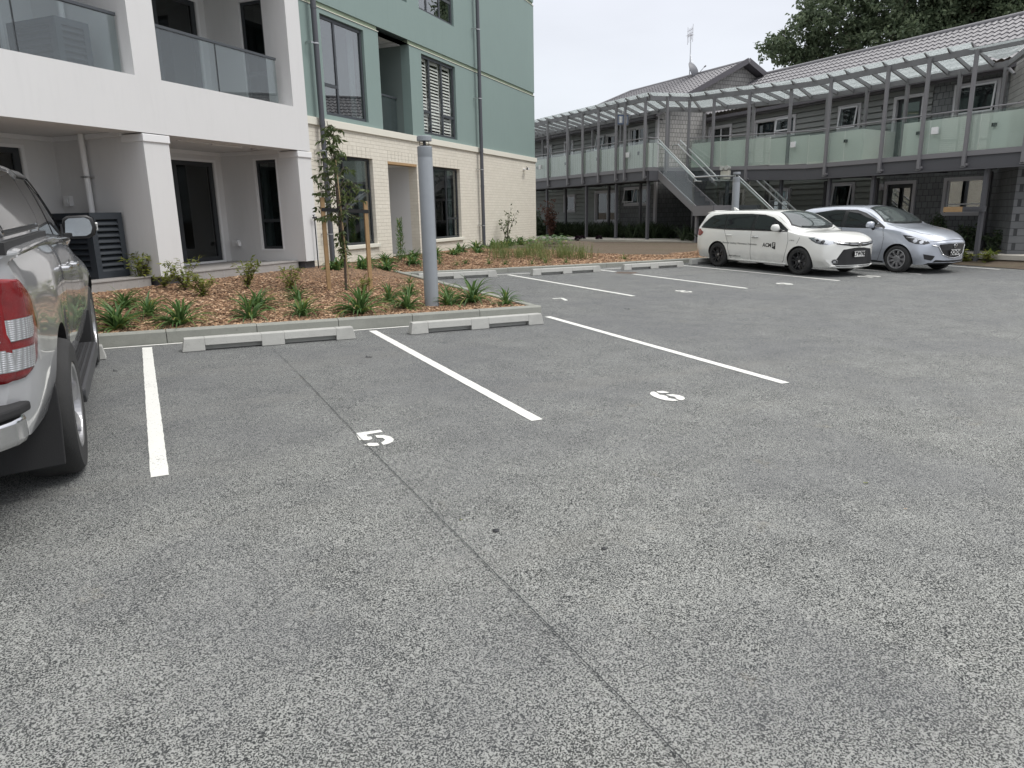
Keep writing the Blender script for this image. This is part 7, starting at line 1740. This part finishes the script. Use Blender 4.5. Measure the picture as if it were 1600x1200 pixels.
# ---- wood chips scattered as real pieces over the mulch
def chips(name, n, area, zf, seed, L0=.020, L1=.055):
    g = np.random.default_rng(seed); V_ = []; F_ = []; k = 0
    while k < n:
        x, y = area(g)
        if x is None: continue
        z = zf(x, y); l = g.uniform(L0, L1); w = l*g.uniform(.25, .55); a = g.uniform(0, 6.28); ti = g.uniform(-.5, .5); tj = g.uniform(-.4, .4)
        ca, sa = math.cos(a), math.sin(a); b = len(V_)
        for u, v, h_ in ((-l/2, -w/2, 0), (l/2, -w/2*.7, 0), (l/2, w/2*.7, 0), (-l/2, w/2, 0), (-l/2, -w/2, .006), (l/2, -w/2*.7, .006), (l/2, w/2*.7, .006), (-l/2, w/2, .006)):
            V_.append((x+u*ca-v*sa, y+u*sa+v*ca, z+.008+h_+u*ti*.6+v*tj))
        F_ += [(b+4, b+5, b+6, b+7), (b, b+1, b+5, b+4), (b+1, b+2, b+6, b+5), (b+2, b+3, b+7, b+6), (b+3, b, b+4, b+7)]; k += 1
    m, t, p = newmat('chip'); gg = N(t, 'ShaderNodeNewGeometry'); rr = N(t, 'ShaderNodeValToRGB'); cr_ = rr.color_ramp
    cr_.elements[0].color = (.11, .066, .04, 1); cr_.elements[1].color = (.58, .43, .29, 1); e_ = cr_.elements.new(.45); e_.color = (.33, .195, .115, 1); e_ = cr_.elements.new(.8); e_.color = (.52, .34, .21, 1)
    t.links.new(gg.outputs['Random Per Island'], rr.inputs[0]); t.links.new(rr.outputs[0], p.inputs['Base Color']); setp(p, Roughness=.85)
    o = mesh_obj(name, V_, F_, m); tag(o, None, None, kind='stuff'); return o
def area1(g):
    x = g.uniform(-1.2, KR-.12); y = g.uniform(KN+.13, KN+.13+g.uniform(.3, 1)**1.2*5.2)
    if toSQ(x, y)[1] > 9.45: return None, None
    return x, y
def area2(g):
    x = g.uniform(KR-.3, 16.5); y = KF+.13+g.uniform(0, 1)*4.5
    lim = 2.6+(1.2 if x < 11 else max(-1.2, 1.2-(x-11)*.8))
    if toSQ(x, y)[1] > 9.4 or y-KF > lim: return None, None
    return x, y
c1 = chips('wood_chips', 19000, area1, ZM, 3); c1['label'] = 'tan and brown wood chips covering the near planter'; c1['category'] = 'wood chips'
c2_ = chips('wood_chips', 16000, area2, ZM, 4, .025, .065); c2_['label'] = 'tan wood chips behind the far kerb by the brick wall'; c2_['category'] = 'wood chips'
# ---- the big trees behind the roofs
def big_tree(x, y, lab, clusters, seed, nleaf, mat, trunk_r=.35, L_=.26):
    r_ = random.Random(seed); g = np.random.default_rng(seed); t = thing('large_tree', lab, 'tree', (x, y, 0), 0, 'large trees behind the roofs')
    tb = MB(); tb.tube([(0, 0, -.5), (.1, 0, 2.5), (-.1, .2, 5.5), (.1, 0, 9)], [trunk_r*1.2, trunk_r, trunk_r*.75, trunk_r*.4], 12)
    for cx, cy, cz, rr in clusters:
        b0 = Vector((0, 0, max(2.5, min(7, cz-3)))); e_ = Vector((cx, cy, cz)); m_ = b0.lerp(e_, .5)+Vector((0, 0, -.3)); tb.tube([b0, m_, e_], [trunk_r*.38, trunk_r*.22, .04], 7)
        for j in range(6): d = rv(r_, .2); tb.tube([m_.lerp(e_, .5), e_+d*rr*.5, e_+d*rr*.95], [.06, .035, .012], 5)
    tot = sum(c[3]**2 for c in clusters); lv = MB()
    for cx, cy, cz, rr in clusters:
        nc = int(nleaf*rr*rr/tot/14)
        for k in range(nc):
            d = rv(r_, .1); q = r_.uniform(.30, 1.0)**.45*(.86+.14*math.sin(d.x*6+cx)+.12*math.sin(d.z*8+cy)); c = Vector((cx, cy, cz))+Vector((d.x, d.y, d.z*.8))*rr*q
            s_ = r_.uniform(.25, .55)
            for j in range(14): leaf(lv, c+rv(r_)*s_*r_.uniform(.2, 1), rv(r_, -.15), L_*r_.uniform(.6, 1.25), L_*.5*r_.uniform(.8, 1.3), rv(r_, .9), .25)
    obj('trunk', tb, 'bark', parent=t, smooth=True); obj('crown', lv, mat, parent=t)
big_tree(52.5, 36.5, 'large dark leafy tree rising behind the tiled roof, left and middle of the treetops', [(-4.6, 3.1, 15.2, 3.7), (-2.6, .6, 13.0, 3.7), (-3.7, 2.1, 19.2, 3.7), (.9, -1.4, 15.7, 4.4), (2.1, -3.1, 11.7, 3.4), (-.7, .7, 20.6, 4.2), (-7.1, 5.7, 13.4, 1.7), (-5.2, 4.5, 12.4, 1.9), (4.3, -4.3, 16.4, 3.7), (3.1, -2.1, 20.6, 3.7), (.3, 0, 11.1, 2.8)], 111, 70000, 'l_tree', .5, .34)
big_tree(58, 31.2, 'paler green tree behind the tiled roof at the top right corner', [(0, 0, 15.0, 4.2), (-2.2, 2.5, 12.7, 3.0), (2.1, -2.1, 13.5, 3.2), (-1.4, 2.8, 17.2, 3.4), (2.0, -1.5, 17.2, 3.2)], 112, 40000, 'l_tree2', .5, .34)
big_tree(53.5, 33, 'dark tree between the two larger ones, behind the long roof ridge', [(0, 0, 17.0, 3.7), (-1.1, 1.7, 13.5, 2.5), (1.4, -1.7, 13.5, 2.5)], 113, 22000, 'l_tree', .4, .34)
# ---- small litter on the asphalt
def litter(name, x, y, lab, cat, mat, f): o = obj(name, f(), mat, smooth=False); o.location = (x, y, G(x, y)+.004); tag(o, lab, cat)
def lf1(s_=.03):
    mb = MB(); leaf(mb, (0, 0, .004), (1, .3, .05), s_, s_*.5, (0, 0, 1), .3); leaf(mb, (.0, 0, .003), (-.2, 1, .1), s_*.7, s_*.4, (0, 0, 1), -.2); return mb
def stone(s_=.03):
    r_ = random.Random(int(s_*1e4)); bm = bmesh.new(); bmesh.ops.create_icosphere(bm, subdivisions=2, radius=s_)
    for v in bm.verts: v.co *= r_.uniform(.85, 1.1); v.co.z = v.co.z*.35
    mb = MB(); mb.add([v.co for v in bm.verts], [tuple(v.index for v in f.verts) for f in bm.faces]); bm.free(); return mb
litter('fallen_leaf', 3.70, 2.58, 'small yellow leaf lying on the right of the asphalt', 'leaf', 'l_yellow', lf1)
litter('fallen_leaf', 3.56, 2.23, 'tiny brown leaf fragment just below the yellow leaf', 'leaf', 'timber', lambda: lf1(.018))
litter('pebble', 1.44, 3.01, 'flat black spot of tar right of the joint, below numeral 5', 'pebble', 'black', lambda: stone(.020))
litter('pebble', 1.82, 2.60, 'small dark pebble right of the black tar spot', 'pebble', 'black', lambda: stone(.014))
litter('fallen_leaf', 2.08, 7.46, 'dark twig-like leaf on bay 5 near the long line', 'leaf', 'black', lambda: lf1(.07))
litter('fallen_leaf', -.35, 7.9, 'dark leaf beside the white line near the pickup', 'leaf', 'black', lambda: lf1(.05))
litter('fallen_leaf', 6.9, 9.3, 'dark leaf on the open asphalt beyond the planter corner', 'leaf', 'black', lambda: lf1(.08))
litter('fallen_leaf', 1.33, 3.2, 'small olive leaf beside the black tar spot', 'leaf', 'l_yellow', lambda: lf1(.016))
